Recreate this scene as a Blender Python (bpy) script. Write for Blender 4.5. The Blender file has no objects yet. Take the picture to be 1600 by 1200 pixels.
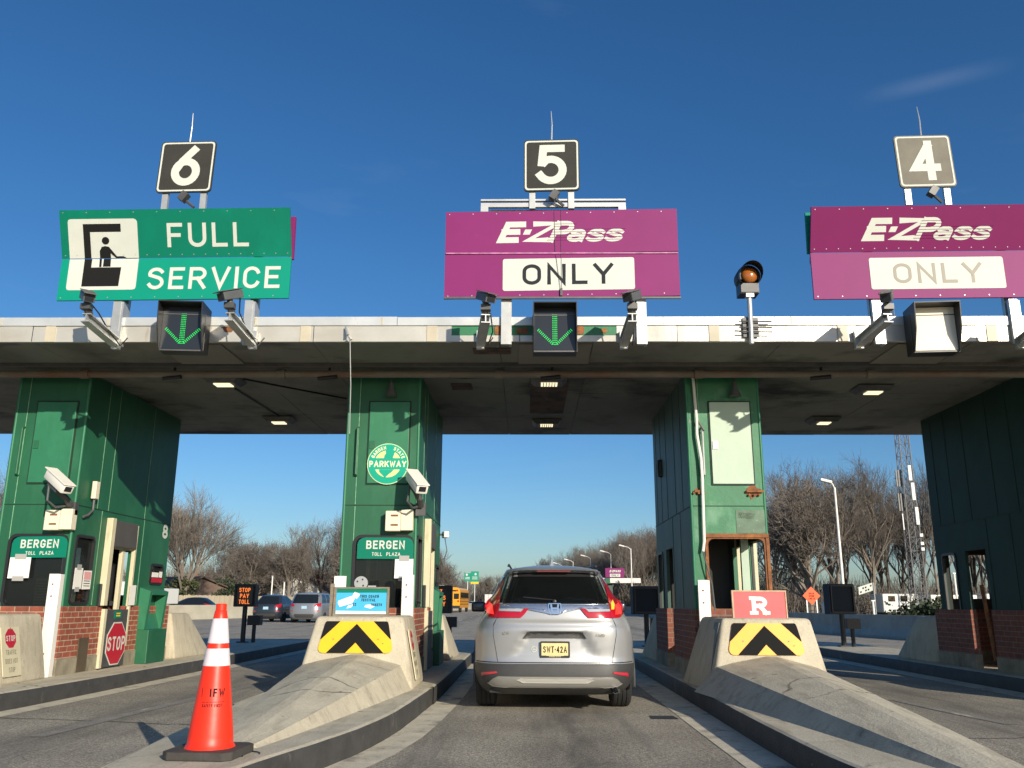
import bpy, bmesh, math, random
from mathutils import Vector, Matrix
R_ = math.radians
C = bpy.context.scene.collection
S = bpy.context.scene

# ------------------------------------------------------------------ camera
PITCH, YAW, ROLL = 14.2, 1.03, 0.25
cam_d = bpy.data.cameras.new('camera'); cam = bpy.data.objects.new('camera', cam_d); C.objects.link(cam)
cam_d.sensor_width = 36.0; cam_d.lens = 1350 / 1600 * 36.0; cam_d.clip_end = 4000; cam_d.clip_start = 0.05
cam.location = (0, 0, 1.2)
cam.rotation_mode = 'QUATERNION'
cam.rotation_quaternion = (Matrix.Rotation(R_(YAW), 3, 'Z') @ Matrix.Rotation(R_(90 + PITCH), 3, 'X') @ Matrix.Rotation(R_(ROLL), 3, 'Z')).to_quaternion()
S.camera = cam
S.view_settings.view_transform = 'Standard'; S.view_settings.look = 'None'
S.view_settings.exposure = 0.15; S.view_settings.gamma = 1.0
try:
    S.cycles.max_bounces = 6; S.cycles.transparent_max_bounces = 12
except Exception: pass

# ------------------------------------------------------------------ sky and sun
SUN_EL, SUN_AZ = 18.0, 30.0           # behind the camera, to its right
to_sun = Vector((math.sin(R_(SUN_AZ)) * math.cos(R_(SUN_EL)), -math.cos(R_(SUN_AZ)) * math.cos(R_(SUN_EL)), math.sin(R_(SUN_EL))))
W = bpy.data.worlds.new('World'); S.world = W; W.use_nodes = True
nt = W.node_tree; nt.nodes.clear()
out = nt.nodes.new('ShaderNodeOutputWorld'); bg = nt.nodes.new('ShaderNodeBackground')
sky = nt.nodes.new('ShaderNodeTexSky'); sky.sky_type = 'NISHITA'; sky.sun_disc = False
sky.sun_elevation = R_(SUN_EL); sky.sun_rotation = R_(180 - SUN_AZ)
sky.altitude = 0; sky.air_density = 1.0; sky.dust_density = 0.8; sky.ozone_density = 4.8
bg.inputs['Strength'].default_value = 0.108
# thin cirrus, a property of the sky itself (direction based)
tc = nt.nodes.new('ShaderNodeTexCoord'); mp = nt.nodes.new('ShaderNodeMapping')
mp.inputs['Scale'].default_value = (2.2, 2.2, 9.0); mp.inputs['Rotation'].default_value = (0.12, 0.1, 0.3)
nz = nt.nodes.new('ShaderNodeTexNoise'); nz.inputs['Scale'].default_value = 1.6; nz.inputs['Detail'].default_value = 7; nz.inputs['Roughness'].default_value = .55
rp = nt.nodes.new('ShaderNodeValToRGB'); rp.color_ramp.elements[0].position = .63; rp.color_ramp.elements[1].position = .92
rp.color_ramp.elements[1].color = (.07, .07, .07, 1)
mx = nt.nodes.new('ShaderNodeMixRGB'); mx.inputs['Color2'].default_value = (6.5, 7.2, 8.2, 1)
nt.links.new(tc.outputs['Generated'], mp.inputs['Vector']); nt.links.new(mp.outputs['Vector'], nz.inputs['Vector'])
nt.links.new(nz.outputs['Fac'], rp.inputs['Fac']); wc, we, wb = (0.4030, 0.7647, 0.5028), (0.8903, -0.4549, -0.0188), (0.2143, 0.4552, -0.8642)     # one thin wisp high on the right: its direction, its length and its width axis
def along(ax, off, half):
    d = nt.nodes.new('ShaderNodeVectorMath'); d.operation = 'DOT_PRODUCT'; d.inputs[1].default_value = ax; nt.links.new(tc.outputs['Generated'], d.inputs[0])
    a = nt.nodes.new('ShaderNodeMath'); a.operation = 'SUBTRACT'; a.inputs[1].default_value = off; nt.links.new(d.outputs['Value'], a.inputs[0])
    q = nt.nodes.new('ShaderNodeMath'); q.operation = 'ABSOLUTE'; nt.links.new(a.outputs[0], q.inputs[0])
    r = nt.nodes.new('ShaderNodeMapRange'); r.interpolation_type = 'SMOOTHSTEP'; r.inputs['From Min'].default_value = half; r.inputs['From Max'].default_value = 0; nt.links.new(q.outputs[0], r.inputs['Value']); return r.outputs['Result']
dot3 = lambda p, q: sum(i * j for i, j in zip(p, q))
def mul(p, q):
    m_ = nt.nodes.new('ShaderNodeMath'); m_.operation = 'MULTIPLY'; nt.links.new(p, m_.inputs[0])
    if isinstance(q, float): m_.inputs[1].default_value = q
    else: nt.links.new(q, m_.inputs[1])
    return m_.outputs[0]
w1 = mul(mul(along(we, dot3(we, wc), .085), along(wb, dot3(wb, wc), .013)), mul(nz.outputs['Fac'], .13))
ad_ = nt.nodes.new('ShaderNodeMath'); ad_.operation = 'ADD'; ad_.use_clamp = True; nt.links.new(w1, ad_.inputs[0]); nt.links.new(rp.outputs['Color'], ad_.inputs[1])
nt.links.new(ad_.outputs[0], mx.inputs['Fac'])
hs = nt.nodes.new('ShaderNodeHueSaturation'); hs.inputs['Saturation'].default_value = 1.16; hs.inputs['Hue'].default_value = .502; nt.links.new(sky.outputs['Color'], hs.inputs['Color']); nt.links.new(hs.outputs['Color'], mx.inputs['Color1']); nt.links.new(mx.outputs['Color'], bg.inputs['Color'])
nt.links.new(bg.outputs['Background'], out.inputs['Surface'])
sun_d = bpy.data.lights.new('sun', 'SUN'); sun_d.energy = 4.9; sun_d.angle = R_(.5); sun_d.color = (1.0, .90, .74)
sun = bpy.data.objects.new('sun', sun_d); C.objects.link(sun)
sun.rotation_mode = 'QUATERNION'; sun.rotation_quaternion = (-to_sun).to_track_quat('-Z', 'Y')

# ------------------------------------------------------------------ materials
def mat(name, col, rough=.6, metal=0.0, var=0.0, vs=3.0, bump=0.0, bs=60.0, stains=(), spec=None, emit=None, estr=0, alpha=None, coat=0, stretch=(1, 1, 1), speck=0, speck_s=90, cracks=None, band=None):
    """principled surface with procedural unevenness in object space; stains = [(colour, scale, lo, hi, stretch)]"""
    m = bpy.data.materials.new(name); m.use_nodes = True
    t = m.node_tree; b = t.nodes['Principled BSDF']
    b.inputs['Roughness'].default_value = rough; b.inputs['Metallic'].default_value = metal
    if spec is not None: b.inputs['Specular IOR Level'].default_value = spec
    if coat: b.inputs['Coat Weight'].default_value = coat; b.inputs['Coat Roughness'].default_value = .06
    if emit: b.inputs['Emission Color'].default_value = (*emit, 1); b.inputs['Emission Strength'].default_value = estr
    if alpha is not None: b.inputs['Alpha'].default_value = alpha
    c4 = (*col, 1)
    b.inputs['Base Color'].default_value = c4
    m.diffuse_color = c4
    cur = None
    def coord(st):
        tcn = t.nodes.new('ShaderNodeTexCoord'); mpn = t.nodes.new('ShaderNodeMapping')
        mpn.inputs['Scale'].default_value = st
        t.links.new(tcn.outputs['Object'], mpn.inputs['Vector']); return mpn.outputs['Vector']
    def noise(sc, st=(1, 1, 1), det=6, ro=.6):
        n = t.nodes.new('ShaderNodeTexNoise'); n.inputs['Scale'].default_value = sc; n.inputs['Detail'].default_value = det
        n.inputs['Roughness'].default_value = ro
        t.links.new(coord(st), n.inputs['Vector']); return n.outputs['Fac']
    def ramp(fac, lo, hi, a=(0, 0, 0, 1), bcol=(1, 1, 1, 1)):
        r = t.nodes.new('ShaderNodeValToRGB'); r.color_ramp.elements[0].position = lo; r.color_ramp.elements[1].position = hi
        r.color_ramp.elements[0].color = a; r.color_ramp.elements[1].color = bcol
        t.links.new(fac, r.inputs['Fac']); return r.outputs['Color']
    if var:
        a = tuple(max(0, x * (1 - var)) for x in col) + (1,); d = tuple(min(1, x * (1 + var)) for x in col) + (1,)
        cur = ramp(noise(vs, stretch), .3, .7, a, d)
    if speck:
        a = tuple(max(0, 1 - speck) for x in col) + (1,); d = tuple(1 + speck for x in col) + (1,)
        s = ramp(noise(speck_s, det=2, ro=.7), .3, .7, a, d)
        x = t.nodes.new('ShaderNodeMixRGB'); x.blend_type = 'MULTIPLY'; x.inputs['Fac'].default_value = 1
        if cur is None: x.inputs['Color1'].default_value = c4
        else: t.links.new(cur, x.inputs['Color1'])
        t.links.new(s, x.inputs['Color2']); cur = x.outputs['Color']
        if speck > .45:
            s2 = ramp(noise(speck_s * .42, det=2, ro=.8), .34, .66, tuple(1 - speck * .6 for _ in col) + (1,), tuple(1 + speck * .6 for _ in col) + (1,))
            x = t.nodes.new('ShaderNodeMixRGB'); x.blend_type = 'MULTIPLY'; x.inputs['Fac'].default_value = 1; t.links.new(cur, x.inputs['Color1']); t.links.new(s2, x.inputs['Color2']); cur = x.outputs['Color']
    for sc_col, sc, lo, hi, st in stains:
        f = ramp(noise(sc, st, 8, .65), lo, hi)
        x = t.nodes.new('ShaderNodeMixRGB')
        if cur is None: x.inputs['Color1'].default_value = c4
        else: t.links.new(cur, x.inputs['Color1'])
        x.inputs['Color2'].default_value = (*sc_col, 1); t.links.new(f, x.inputs['Fac']); cur = x.outputs['Color']
    if band:      # a stain running along y: (x centre, half width, colour, strength)
        for xc, hw, bc, st_ in band:
            tcn = t.nodes.new('ShaderNodeTexCoord'); sx = t.nodes.new('ShaderNodeSeparateXYZ'); t.links.new(tcn.outputs['Object'], sx.inputs[0])
            wob = noise(.5, (.3, 1, 1)); m1 = t.nodes.new('ShaderNodeMath'); m1.operation = 'MULTIPLY_ADD'; m1.inputs[1].default_value = .5; t.links.new(wob, m1.inputs[0]); t.links.new(sx.outputs[0], m1.inputs[2])
            m2 = t.nodes.new('ShaderNodeMath'); m2.operation = 'SUBTRACT'; m2.inputs[1].default_value = xc + .25; t.links.new(m1.outputs[0], m2.inputs[0])
            m3 = t.nodes.new('ShaderNodeMath'); m3.operation = 'ABSOLUTE'; t.links.new(m2.outputs[0], m3.inputs[0])
            f = ramp(m3.outputs[0], 0, hw, (st_, st_, st_, 1), (0, 0, 0, 1)); fm = t.nodes.new('ShaderNodeMixRGB'); fm.blend_type = 'MULTIPLY'; fm.inputs['Fac'].default_value = .7
            t.links.new(f, fm.inputs['Color1']); t.links.new(ramp(noise(2.5, (2, .35, 1)), .3, .6), fm.inputs['Color2'])
            x = t.nodes.new('ShaderNodeMixRGB'); t.links.new(fm.outputs['Color'], x.inputs['Fac']); t.links.new(cur, x.inputs['Color1']); x.inputs['Color2'].default_value = (*bc, 1); cur = x.outputs['Color']
    if cracks:    # thin broken crack lines
        sc, wd, cc = cracks; vo = t.nodes.new('ShaderNodeTexVoronoi'); vo.feature = 'DISTANCE_TO_EDGE'; vo.inputs['Scale'].default_value = sc
        tcn = t.nodes.new('ShaderNodeTexCoord'); nn = t.nodes.new('ShaderNodeTexNoise'); nn.inputs['Scale'].default_value = 4; nn.inputs['Detail'].default_value = 5; t.links.new(tcn.outputs['Object'], nn.inputs['Vector'])
        mm = t.nodes.new('ShaderNodeMixRGB'); mm.inputs['Fac'].default_value = .16; t.links.new(tcn.outputs['Object'], mm.inputs['Color1']); t.links.new(nn.outputs['Color'], mm.inputs['Color2']); t.links.new(mm.outputs['Color'], vo.inputs['Vector'])
        f = ramp(vo.outputs['Distance'], wd * .4, wd, (1, 1, 1, 1), (0, 0, 0, 1)); g = ramp(noise(1.1), .50, .62); x0 = t.nodes.new('ShaderNodeMixRGB'); x0.blend_type = 'MULTIPLY'; x0.inputs['Fac'].default_value = 1
        t.links.new(f, x0.inputs['Color1']); t.links.new(g, x0.inputs['Color2']); x = t.nodes.new('ShaderNodeMixRGB'); t.links.new(x0.outputs['Color'], x.inputs['Fac']); t.links.new(cur, x.inputs['Color1']); x.inputs['Color2'].default_value = (*cc, 1); cur = x.outputs['Color']
    if cur is not None: t.links.new(cur, b.inputs['Base Color'])
    if bump:
        bn = t.nodes.new('ShaderNodeBump'); bn.inputs['Strength'].default_value = bump; bn.inputs['Distance'].default_value = .02
        t.links.new(noise(bs, det=4), bn.inputs['Height']); t.links.new(bn.outputs['Normal'], b.inputs['Normal'])
    return m

def brick_mat(name, c1, c2, mortar, stain=None):
    m = bpy.data.materials.new(name); m.use_nodes = True; t = m.node_tree; b = t.nodes['Principled BSDF']
    b.inputs['Roughness'].default_value = .85
    tcn = t.nodes.new('ShaderNodeTexCoord'); sp = t.nodes.new('ShaderNodeSeparateXYZ'); ad = t.nodes.new('ShaderNodeMath'); cb = t.nodes.new('ShaderNodeCombineXYZ')
    t.links.new(tcn.outputs['Object'], sp.inputs[0]); t.links.new(sp.outputs[0], ad.inputs[0]); t.links.new(sp.outputs[1], ad.inputs[1])
    t.links.new(ad.outputs[0], cb.inputs[0]); t.links.new(sp.outputs[2], cb.inputs[1])
    br = t.nodes.new('ShaderNodeTexBrick'); br.inputs['Scale'].default_value = 1
    br.inputs['Brick Width'].default_value = .205; br.inputs['Row Height'].default_value = .077; br.inputs['Mortar Size'].default_value = .0065
    br.inputs['Mortar Smooth'].default_value = .1; br.inputs['Bias'].default_value = -.2
    br.inputs['Color1'].default_value = (*c1, 1); br.inputs['Color2'].default_value = (*c2, 1); br.inputs['Mortar'].default_value = (*mortar, 1)
    t.links.new(cb.outputs[0], br.inputs['Vector'])
    nzn = t.nodes.new('ShaderNodeTexNoise'); nzn.inputs['Scale'].default_value = 9; nzn.inputs['Detail'].default_value = 8
    t.links.new(tcn.outputs['Object'], nzn.inputs['Vector'])
    r = t.nodes.new('ShaderNodeValToRGB'); r.color_ramp.elements[0].position = .3; r.color_ramp.elements[1].position = .75
    r.color_ramp.elements[0].color = (.6, .6, .6, 1); r.color_ramp.elements[1].color = (1.15, 1.1, 1.05, 1)
    t.links.new(nzn.outputs['Fac'], r.inputs['Fac'])
    x = t.nodes.new('ShaderNodeMixRGB'); x.blend_type = 'MULTIPLY'; x.inputs['Fac'].default_value = .75
    t.links.new(br.outputs['Color'], x.inputs['Color1']); t.links.new(r.outputs['Color'], x.inputs['Color2'])
    cur = x.outputs['Color']
    n2 = t.nodes.new('ShaderNodeTexNoise'); n2.inputs['Scale'].default_value = 2.1; n2.inputs['Detail'].default_value = 9; n2.inputs['Roughness'].default_value = .7
    t.links.new(tcn.outputs['Object'], n2.inputs['Vector'])
    r2 = t.nodes.new('ShaderNodeValToRGB'); r2.color_ramp.elements[0].position = .58; r2.color_ramp.elements[1].position = .78; r2.color_ramp.elements[1].color = (.7, .7, .7, 1)
    t.links.new(n2.outputs['Fac'], r2.inputs['Fac'])
    x2 = t.nodes.new('ShaderNodeMixRGB'); x2.inputs['Color2'].default_value = (*(stain or (.28, .24, .2)), 1)
    t.links.new(r2.outputs['Color'], x2.inputs['Fac']); t.links.new(cur, x2.inputs['Color1'])
    t.links.new(x2.outputs['Color'], b.inputs['Base Color'])
    bn = t.nodes.new('ShaderNodeBump'); bn.inputs['Strength'].default_value = .5; bn.inputs['Distance'].default_value = .006; bn.invert = True
    t.links.new(br.outputs['Fac'], bn.inputs['Height']); t.links.new(bn.outputs['Normal'], b.inputs['Normal'])
    return m

def glass_mat(name, tint, amount, rough=.03):
    """tinted pane: part see-through, part glossy"""
    m = bpy.data.materials.new(name); m.use_nodes = True; t = m.node_tree
    b = t.nodes['Principled BSDF']; o = t.nodes['Material Output']
    b.inputs['Base Color'].default_value = (*tint, 1); b.inputs['Roughness'].default_value = rough
    tr = t.nodes.new('ShaderNodeBsdfTransparent'); tr.inputs['Color'].default_value = (.75, .82, .78, 1)
    mxs = t.nodes.new('ShaderNodeMixShader'); mxs.inputs['Fac'].default_value = amount
    t.links.new(b.outputs[0], mxs.inputs[1]); t.links.new(tr.outputs[0], mxs.inputs[2]); t.links.new(mxs.outputs[0], o.inputs['Surface'])
    return m

M = {}
M['asphalt'] = mat('asphalt', (.33, .298, .238), .9, var=.22, vs=.9, bump=.8, bs=70, speck=.62, speck_s=62, cracks=(.55, .004, (.12, .115, .1)),
                   band=[(.40, .55, (.075, .07, .06), .8), (-4.4, .6, (.10, .095, .085), .6), (5.3, .6, (.09, .085, .075), .7)],
                   stains=[((.13, .124, .108), .35, .52, .74, (3.2, .22, 1)), ((.38, .355, .30), 1.3, .58, .85, (2.4, .35, 1)), ((.07, .066, .06), 2.2, .67, .74, (1, 1, 1))])
M['earth'] = mat('winter grass', (.085, .075, .035), .95, var=.4, vs=.3, speck=.3, speck_s=6)
M['gutter'] = mat('worn pale gutter concrete', (.60, .545, .42), .85, var=.15, vs=4, bump=.2, bs=90, speck=.16, speck_s=70,
                  stains=[((.15, .14, .12), 2.6, .53, .72, (1, 1, 1)), ((.12, .11, .1), 9, .62, .75, (1, .4, 1))])
M['paint_worn'] = mat('almost worn off paint', (.24, .225, .195), .85, var=.2, vs=3, speck=.4, speck_s=62, stains=[((.5, .47, .41), 2.2, .56, .66, (2.5, .5, 1))])
M['paint_white'] = mat('worn road paint', (.55, .53, .46), .8, var=.15, vs=6, stains=[((.12, .11, .10), 5, .5, .62, (1, .5, 1))])
M['concrete'] = mat('weathered concrete', (.53, .485, .37), .85, var=.12, vs=2.2, bump=.35, bs=45, speck=.14, speck_s=55, cracks=(.9, .012, (.13, .115, .09)),
                    stains=[((.33, .30, .23), 1.6, .55, .8, (1, 1, 1)), ((.14, .12, .10), 6, .63, .72, (1, 1, 1)), ((.16, .14, .11), 14, .66, .73, (3, .6, 1)), ((.40, .355, .265), 3.2, .5, .66, (2.4, .5, 1)), ((.07, .065, .06), 24, .72, .76, (1, .5, 1))])
M['concrete_side'] = mat('streaked concrete', (.50, .45, .34), .85, var=.12, vs=2.2, bump=.25, bs=50, speck=.1, speck_s=60,
                         stains=[((.27, .23, .16), 3.2, .5, .8, (2.5, 2.5, .35)), ((.16, .14, .11), 8, .63, .74, (1, 1, .5)), ((.09, .08, .07), 20, .71, .76, (1, 1, 1)), ((.62, .57, .44), 5, .62, .72, (1.5, 1.5, .5))])
M['concrete_grey'] = mat('grey barrier concrete', (.36, .345, .30), .85, var=.14, vs=1.2, bump=.2, stains=[((.2, .19, .17), 1.1, .52, .8, (1, 1, .4))])
M['concrete_pale'] = mat('pale barrier concrete', (.46, .42, .32), .85, var=.1, vs=.8, stains=[((.32, .28, .21), .7, .5, .8, (1, .3, 1))])
M['kerb_dark'] = mat('dark painted kerb face', (.05, .049, .047), .7, var=.25, vs=5, bump=.3, bs=50, stains=[((.38, .34, .27), 7, .70, .74, (1, 1, 1)), ((.2, .18, .15), 3, .6, .75, (1, 1, .5))])
M['green'] = mat('green painted steel', (.014, .108, .050), .52, var=.10, vs=1.4, bump=.04, bs=6,
                 stains=[((.04, .19, .10), 1.1, .5, .85, (1, 1, .5)), ((.01, .075, .04), 4, .58, .85, (1.8, 1.8, .22)), ((.12, .17, .12), 11, .70, .78, (1, 1, .5)), ((.018, .055, .032), 1.4, .60, .85, (2.2, 2.2, .22))])
M['green_panel'] = mat('lighter green door paint', (.024, .168, .084), .5, var=.10, vs=2, bump=.04, bs=6, stains=[((.05, .235, .13), 1.6, .5, .85, (1, 1, .6))])
M['green_worn'] = mat('chipped green paint', (.02, .165, .07), .5, var=.15, vs=3, bump=.12, bs=25,
                      stains=[((.10, .26, .15), 2.4, .55, .72, (1, 1, .7)), ((.17, .19, .15), 6, .66, .70, (1, 1, 1)), ((.14, .055, .025), 4.2, .70, .75, (1, 1, .8))])
M['green_shade'] = mat('green steel darkened for shade', (.016, .046, .036), .6, spec=.2, var=.2, vs=1.5)  # deep shade on the right-edge booth is put into this darker green
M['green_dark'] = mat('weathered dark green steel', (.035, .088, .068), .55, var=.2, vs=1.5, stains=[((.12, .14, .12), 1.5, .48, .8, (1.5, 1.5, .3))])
M['mint'] = mat('pale mint painted panel', (.42, .53, .42), .5, var=.06, vs=2, bump=.1, bs=9, stains=[((.38, .53, .39), 5, .58, .8, (1, 1, .6)), ((.12, .2, .14), 16, .71, .75, (1, 1, 1))])
M['rust'] = mat('rusty steel', (.21, .085, .035), .85, var=.4, vs=9, bump=.4, bs=40, stains=[((.42, .17, .045), 6, .5, .7, (1, 1, 1)), ((.06, .035, .025), 12, .6, .7, (1, 1, 1))])
M['seam_light'] = mat('worn bare seam', (.22, .42, .27), .5, var=.3, vs=12)
M['seam_dark'] = mat('panel joint', (.008, .03, .018), .7)
M['brick'] = brick_mat('red brick', (.36, .095, .055), (.25, .065, .038), (.46, .36, .25))
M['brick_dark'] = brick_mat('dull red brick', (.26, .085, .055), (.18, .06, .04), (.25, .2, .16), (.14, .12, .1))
M['plinth'] = mat('stained plinth concrete', (.28, .25, .18), .9, var=.25, vs=5, bump=.3, bs=40, stains=[((.12, .10, .07), 3, .5, .7, (1, 1, .6))])
M['white'] = mat('white paint', (.78, .76, .70), .5, var=.04, vs=4, stains=[((.55, .50, .40), 3, .62, .85, (1, 1, .3)), ((.3, .2, .12), 14, .72, .77, (1, 1, .5))])
M['paper'] = mat('white paper', (.82, .80, .74), .8, var=.03, vs=6)
M['white_sign'] = mat('white reflective sheeting', (.585, .61, .55), .6, spec=.3, var=.03, vs=5, stains=[((.66, .66, .58), 2, .55, .9, (1, 1, .5))])
M['cream'] = mat('cream door frame', (.60, .55, .38), .6, var=.08, vs=4, stains=[((.4, .34, .22), 4, .58, .8, (1, 1, .3))])
M['fascia'] = mat('white sheet metal fascia', (.55, .53, .465), .33, metal=.25, var=.10, vs=1.3, bump=.22, bs=2.6,
                  stains=[((.44, .40, .31), .9, .5, .8, (1, 1, 3)), ((.33, .24, .15), 3.3, .63, .78, (2.2, 1, .35)), ((.22, .19, .15), 7, .68, .78, (3, 1, .3))])
M['fascia_trim'] = mat('galvanised roof edge trim', (.56, .58, .57), .4, metal=.3, var=.12, vs=1.6, bump=.15, bs=4, stains=[((.42, .34, .24), 3, .66, .78, (3, 1, .4))])
M['fascia_patch'] = mat('yellowed fascia joint cover', (.50, .45, .34), .5, var=.14, vs=3)
M['soffit'] = mat('dirty painted soffit', (.19, .186, .162), .75, var=.14, vs=.8, bump=.08, bs=3,
                  stains=[((.075, .07, .062), .8, .5, .75, (1, .6, 1)), ((.25, .235, .19), 1.5, .62, .85, (1, .6, 1)), ((.02, .02, .018), .45, .54, .66, (.8, 1.2, 1)), ((.05, .045, .04), 3.5, .6, .75, (.4, 1, 1))])
M['soffit_patch'] = mat('lighter soffit patch plate', (.20, .19, .158), .7, var=.08, vs=2)
M['soffit_rust'] = mat('bare rusty soffit patch', (.11, .062, .048), .85, var=.3, vs=4, stains=[((.04, .03, .028), 3, .48, .6, (1, 1, 1)), ((.24, .12, .09), 5, .6, .75, (1, 1, 1))])
M['pipe'] = mat('rust stained pipe', (.17, .15, .12), .6, var=.2, vs=2, stains=[((.16, .07, .035), 1.1, .5, .66, (.4, 1, 1))])
M['steel'] = mat('galvanised steel', (.48, .49, .48), .45, metal=.5, var=.12, vs=6)
M['steel_dark'] = mat('dark weathered steel', (.10, .10, .10), .5, metal=.4, var=.2, vs=6)
M['cam_grey'] = mat('grey camera housing', (.095, .10, .10), .45, var=.1, vs=8)
M['black'] = mat('black plastic', (.018, .018, .02), .45)
M['rubber'] = mat('black rubber', (.02, .02, .02), .75, var=.2, vs=20)
M['interior'] = mat('booth interior with shade in the colour', (.035, .035, .033), .9)  # shade inside the booths is put into this colour; car seats share it
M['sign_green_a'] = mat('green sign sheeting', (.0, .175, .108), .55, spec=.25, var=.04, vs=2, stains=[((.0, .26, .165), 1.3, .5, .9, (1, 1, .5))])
M['sign_green_lit'] = mat('green sign sheeting in sunlit tone', (.0, .26, .175), .55, spec=.25, var=.04, vs=2)  # brightness of the better lit lower panel is put into this green
M['sign_purple'] = mat('purple sign sheeting', (.215, .018, .132), .55, spec=.25, var=.06, vs=1.5, stains=[((.36, .09, .26), 5, .70, .85, (1, 1, .4)), ((.45, .22, .38), 16, .75, .78, (1, 1, .4))])
M['sign_purple_shade'] = mat('purple sign sheeting darkened for shade', (.185, .013, .095), .6, spec=.15, var=.05, vs=1.5, stains=[((.3, .07, .2), 6, .70, .85, (.6, 1, 2))])  # shading of the down-tilted upper panel is put into this darker purple
M['sign_dark'] = mat('dark grey number plate', (.042, .042, .038), .7, spec=.15, var=.12, vs=4, stains=[((.13, .13, .12), 11, .70, .76, (1, 1, 1))])
M['sign_dark_faded'] = mat('faded grey number plate', (.19, .178, .145), .7, spec=.2, var=.14, vs=4, stains=[((.28, .27, .22), 6, .66, .76, (1, 1, 1))])
M['letter_dark'] = mat('dark grey lettering', (.03, .034, .04), .8, spec=.1)
M['letter_fade'] = mat('faded grey lettering', (.2, .18, .14), .5)
M['letter_black'] = mat('black lettering', (.014, .014, .014), .8, spec=.1)
M['yellow'] = mat('yellow reflective sheeting', (.86, .50, .012), .45, var=.04, vs=5, stains=[((.5, .3, .05), 9, .70, .78, (1, 1, 1))])
M['orange_yellow'] = mat('orange yellow sheeting', (.88, .40, .008), .45, var=.04, vs=5)
M['red_sign'] = mat('red stop sign sheeting', (.47, .012, .03), .4, var=.04, vs=5)
M['red_faded'] = mat('faded red board', (.70, .10, .105), .55, var=.12, vs=2.5, stains=[((.78, .2, .19), 1.8, .5, .8, (1, 1, .7))])
M['wood'] = mat('grey weathered wood', (.22, .18, .13), .85, var=.25, vs=8, stretch=(1, 1, 6))
M['blue_ad'] = mat('sun faded blue poster', (.05, .42, .68), .6, var=.06, vs=4, stains=[((.55, .68, .72), 6, .64, .72, (1, 1, 1))])
M['cone_orange'] = mat('fluorescent orange pvc', (.98, .032, .008), .42, var=.05, vs=3, bump=.05, bs=14, stains=[((.55, .03, .012), 7, .62, .8, (1, 1, .6)), ((.10, .03, .02), 18, .71, .76, (1, 1, .4))])
M['cone_white'] = mat('white reflective collar', (.78, .70, .71), .4, var=.05, vs=4, bump=.08, bs=18, stains=[((.55, .48, .46), 9, .66, .8, (1, 1, .4))])
M['cone_base'] = mat('recycled rubber base', (.055, .05, .045), .85, var=.25, vs=12, bump=.25, bs=60)
M['led_green'] = mat('green led', (.0, .3, .05), .4, emit=(.02, 1.0, .14), estr=.8)
M['led_amber'] = mat('amber led', (.4, .1, .0), .4, emit=(1.0, .22, .035), estr=1.2)
M['lamp'] = mat('lit lamp lens', (.9, .85, .7), .4, emit=(1.0, .86, .55), estr=1.1)
M['lens_amber'] = mat('amber beacon lens', (.35, .11, .02), .15, coat=.6)
M['signal_face'] = mat('dark signal window', (.022, .025, .030), .22)
M['screen_off'] = mat('switched off screen', (.026, .032, .04), .7, spec=.15)
M['signal_glare'] = mat('signal window with painted glare', (.88, .80, .62), .2, coat=.3)  # sun glare on the dark glass is put into this pale colour
M['glass_dark'] = glass_mat('tinted booth glass', (.015, .018, .02), .35)
M['glass_car'] = glass_mat('tinted car glass', (.010, .014, .014), .58)
M['glass_far'] = mat('dark vehicle glass', (.012, .016, .02), .08)
M['car_silver'] = mat('silver metallic paint', (.40, .405, .41), .38, metal=.5, coat=.45, var=.02, vs=2)
M['car_dark_blue'] = mat('dark blue grey paint', (.03, .04, .055), .3, metal=.3, coat=.6)
M['car_grey'] = mat('grey metallic paint', (.25, .26, .28), .35, metal=.4, coat=.6)
M['car_black'] = mat('black car paint', (.012, .013, .018), .2, coat=.8)
M['car_white'] = mat('white vehicle paint', (.7, .69, .65), .35, coat=.4)
M['car_plastic'] = mat('black bumper plastic', (.045, .045, .045), .5, var=.12, vs=8, bump=.05, bs=300)
M['car_trim'] = mat('satin silver trim', (.36, .35, .32), .42, metal=.5)
M['chrome'] = mat('chrome', (.75, .75, .76), .14, metal=1.0)
M['lamp_red'] = mat('red tail lamp lens', (.42, .008, .016), .12, coat=.8)
M['lamp_lit'] = mat('lit brake lamp', (.6, .02, .02), .2, emit=(1.0, .05, .035), estr=.9)
M['lamp_clear'] = mat('clear lamp lens', (.55, .55, .54), .12, metal=.4, coat=.6)
M['lamp_turn'] = mat('lit amber turn signal', (.8, .3, .02), .2, emit=(1.0, .38, .03), estr=1.1)
M['plate'] = mat('buff licence plate', (.70, .58, .27), .45, var=.08, vs=20)
M['plate_blue'] = mat('pale licence plate', (.35, .55, .66), .5)
M['bark'] = mat('grey brown bark', (.20, .17, .14), .9, var=.3, vs=4)
M['bark_dark'] = mat('dark bark', (.11, .09, .073), .9, var=.3, vs=4)
M['twig'] = mat('brown twigs', (.135, .115, .097), .9, var=.35, vs=.6)
M['twig_grey'] = mat('grey brown twigs', (.185, .16, .135), .9, var=.3, vs=.6)
M['brush'] = mat('reddish brush', (.11, .083, .066), .95, var=.4, vs=.4)
M['ivy'] = mat('ivy leaves', (.05, .062, .02), .7, var=.5, vs=2)
M['evergreen'] = mat('evergreen leaves', (.028, .045, .018), .8, var=.5, vs=2)
M['fence_wood'] = mat('pale wooden fence', (.40, .34, .24), .85, var=.18, vs=1.2, stretch=(8, 8, .4))
M['roof'] = mat('brown shingle roof', (.10, .075, .06), .9, var=.2, vs=2)
M['wall_brown'] = mat('brown house wall', (.16, .11, .085), .9, var=.1, vs=1)
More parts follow.
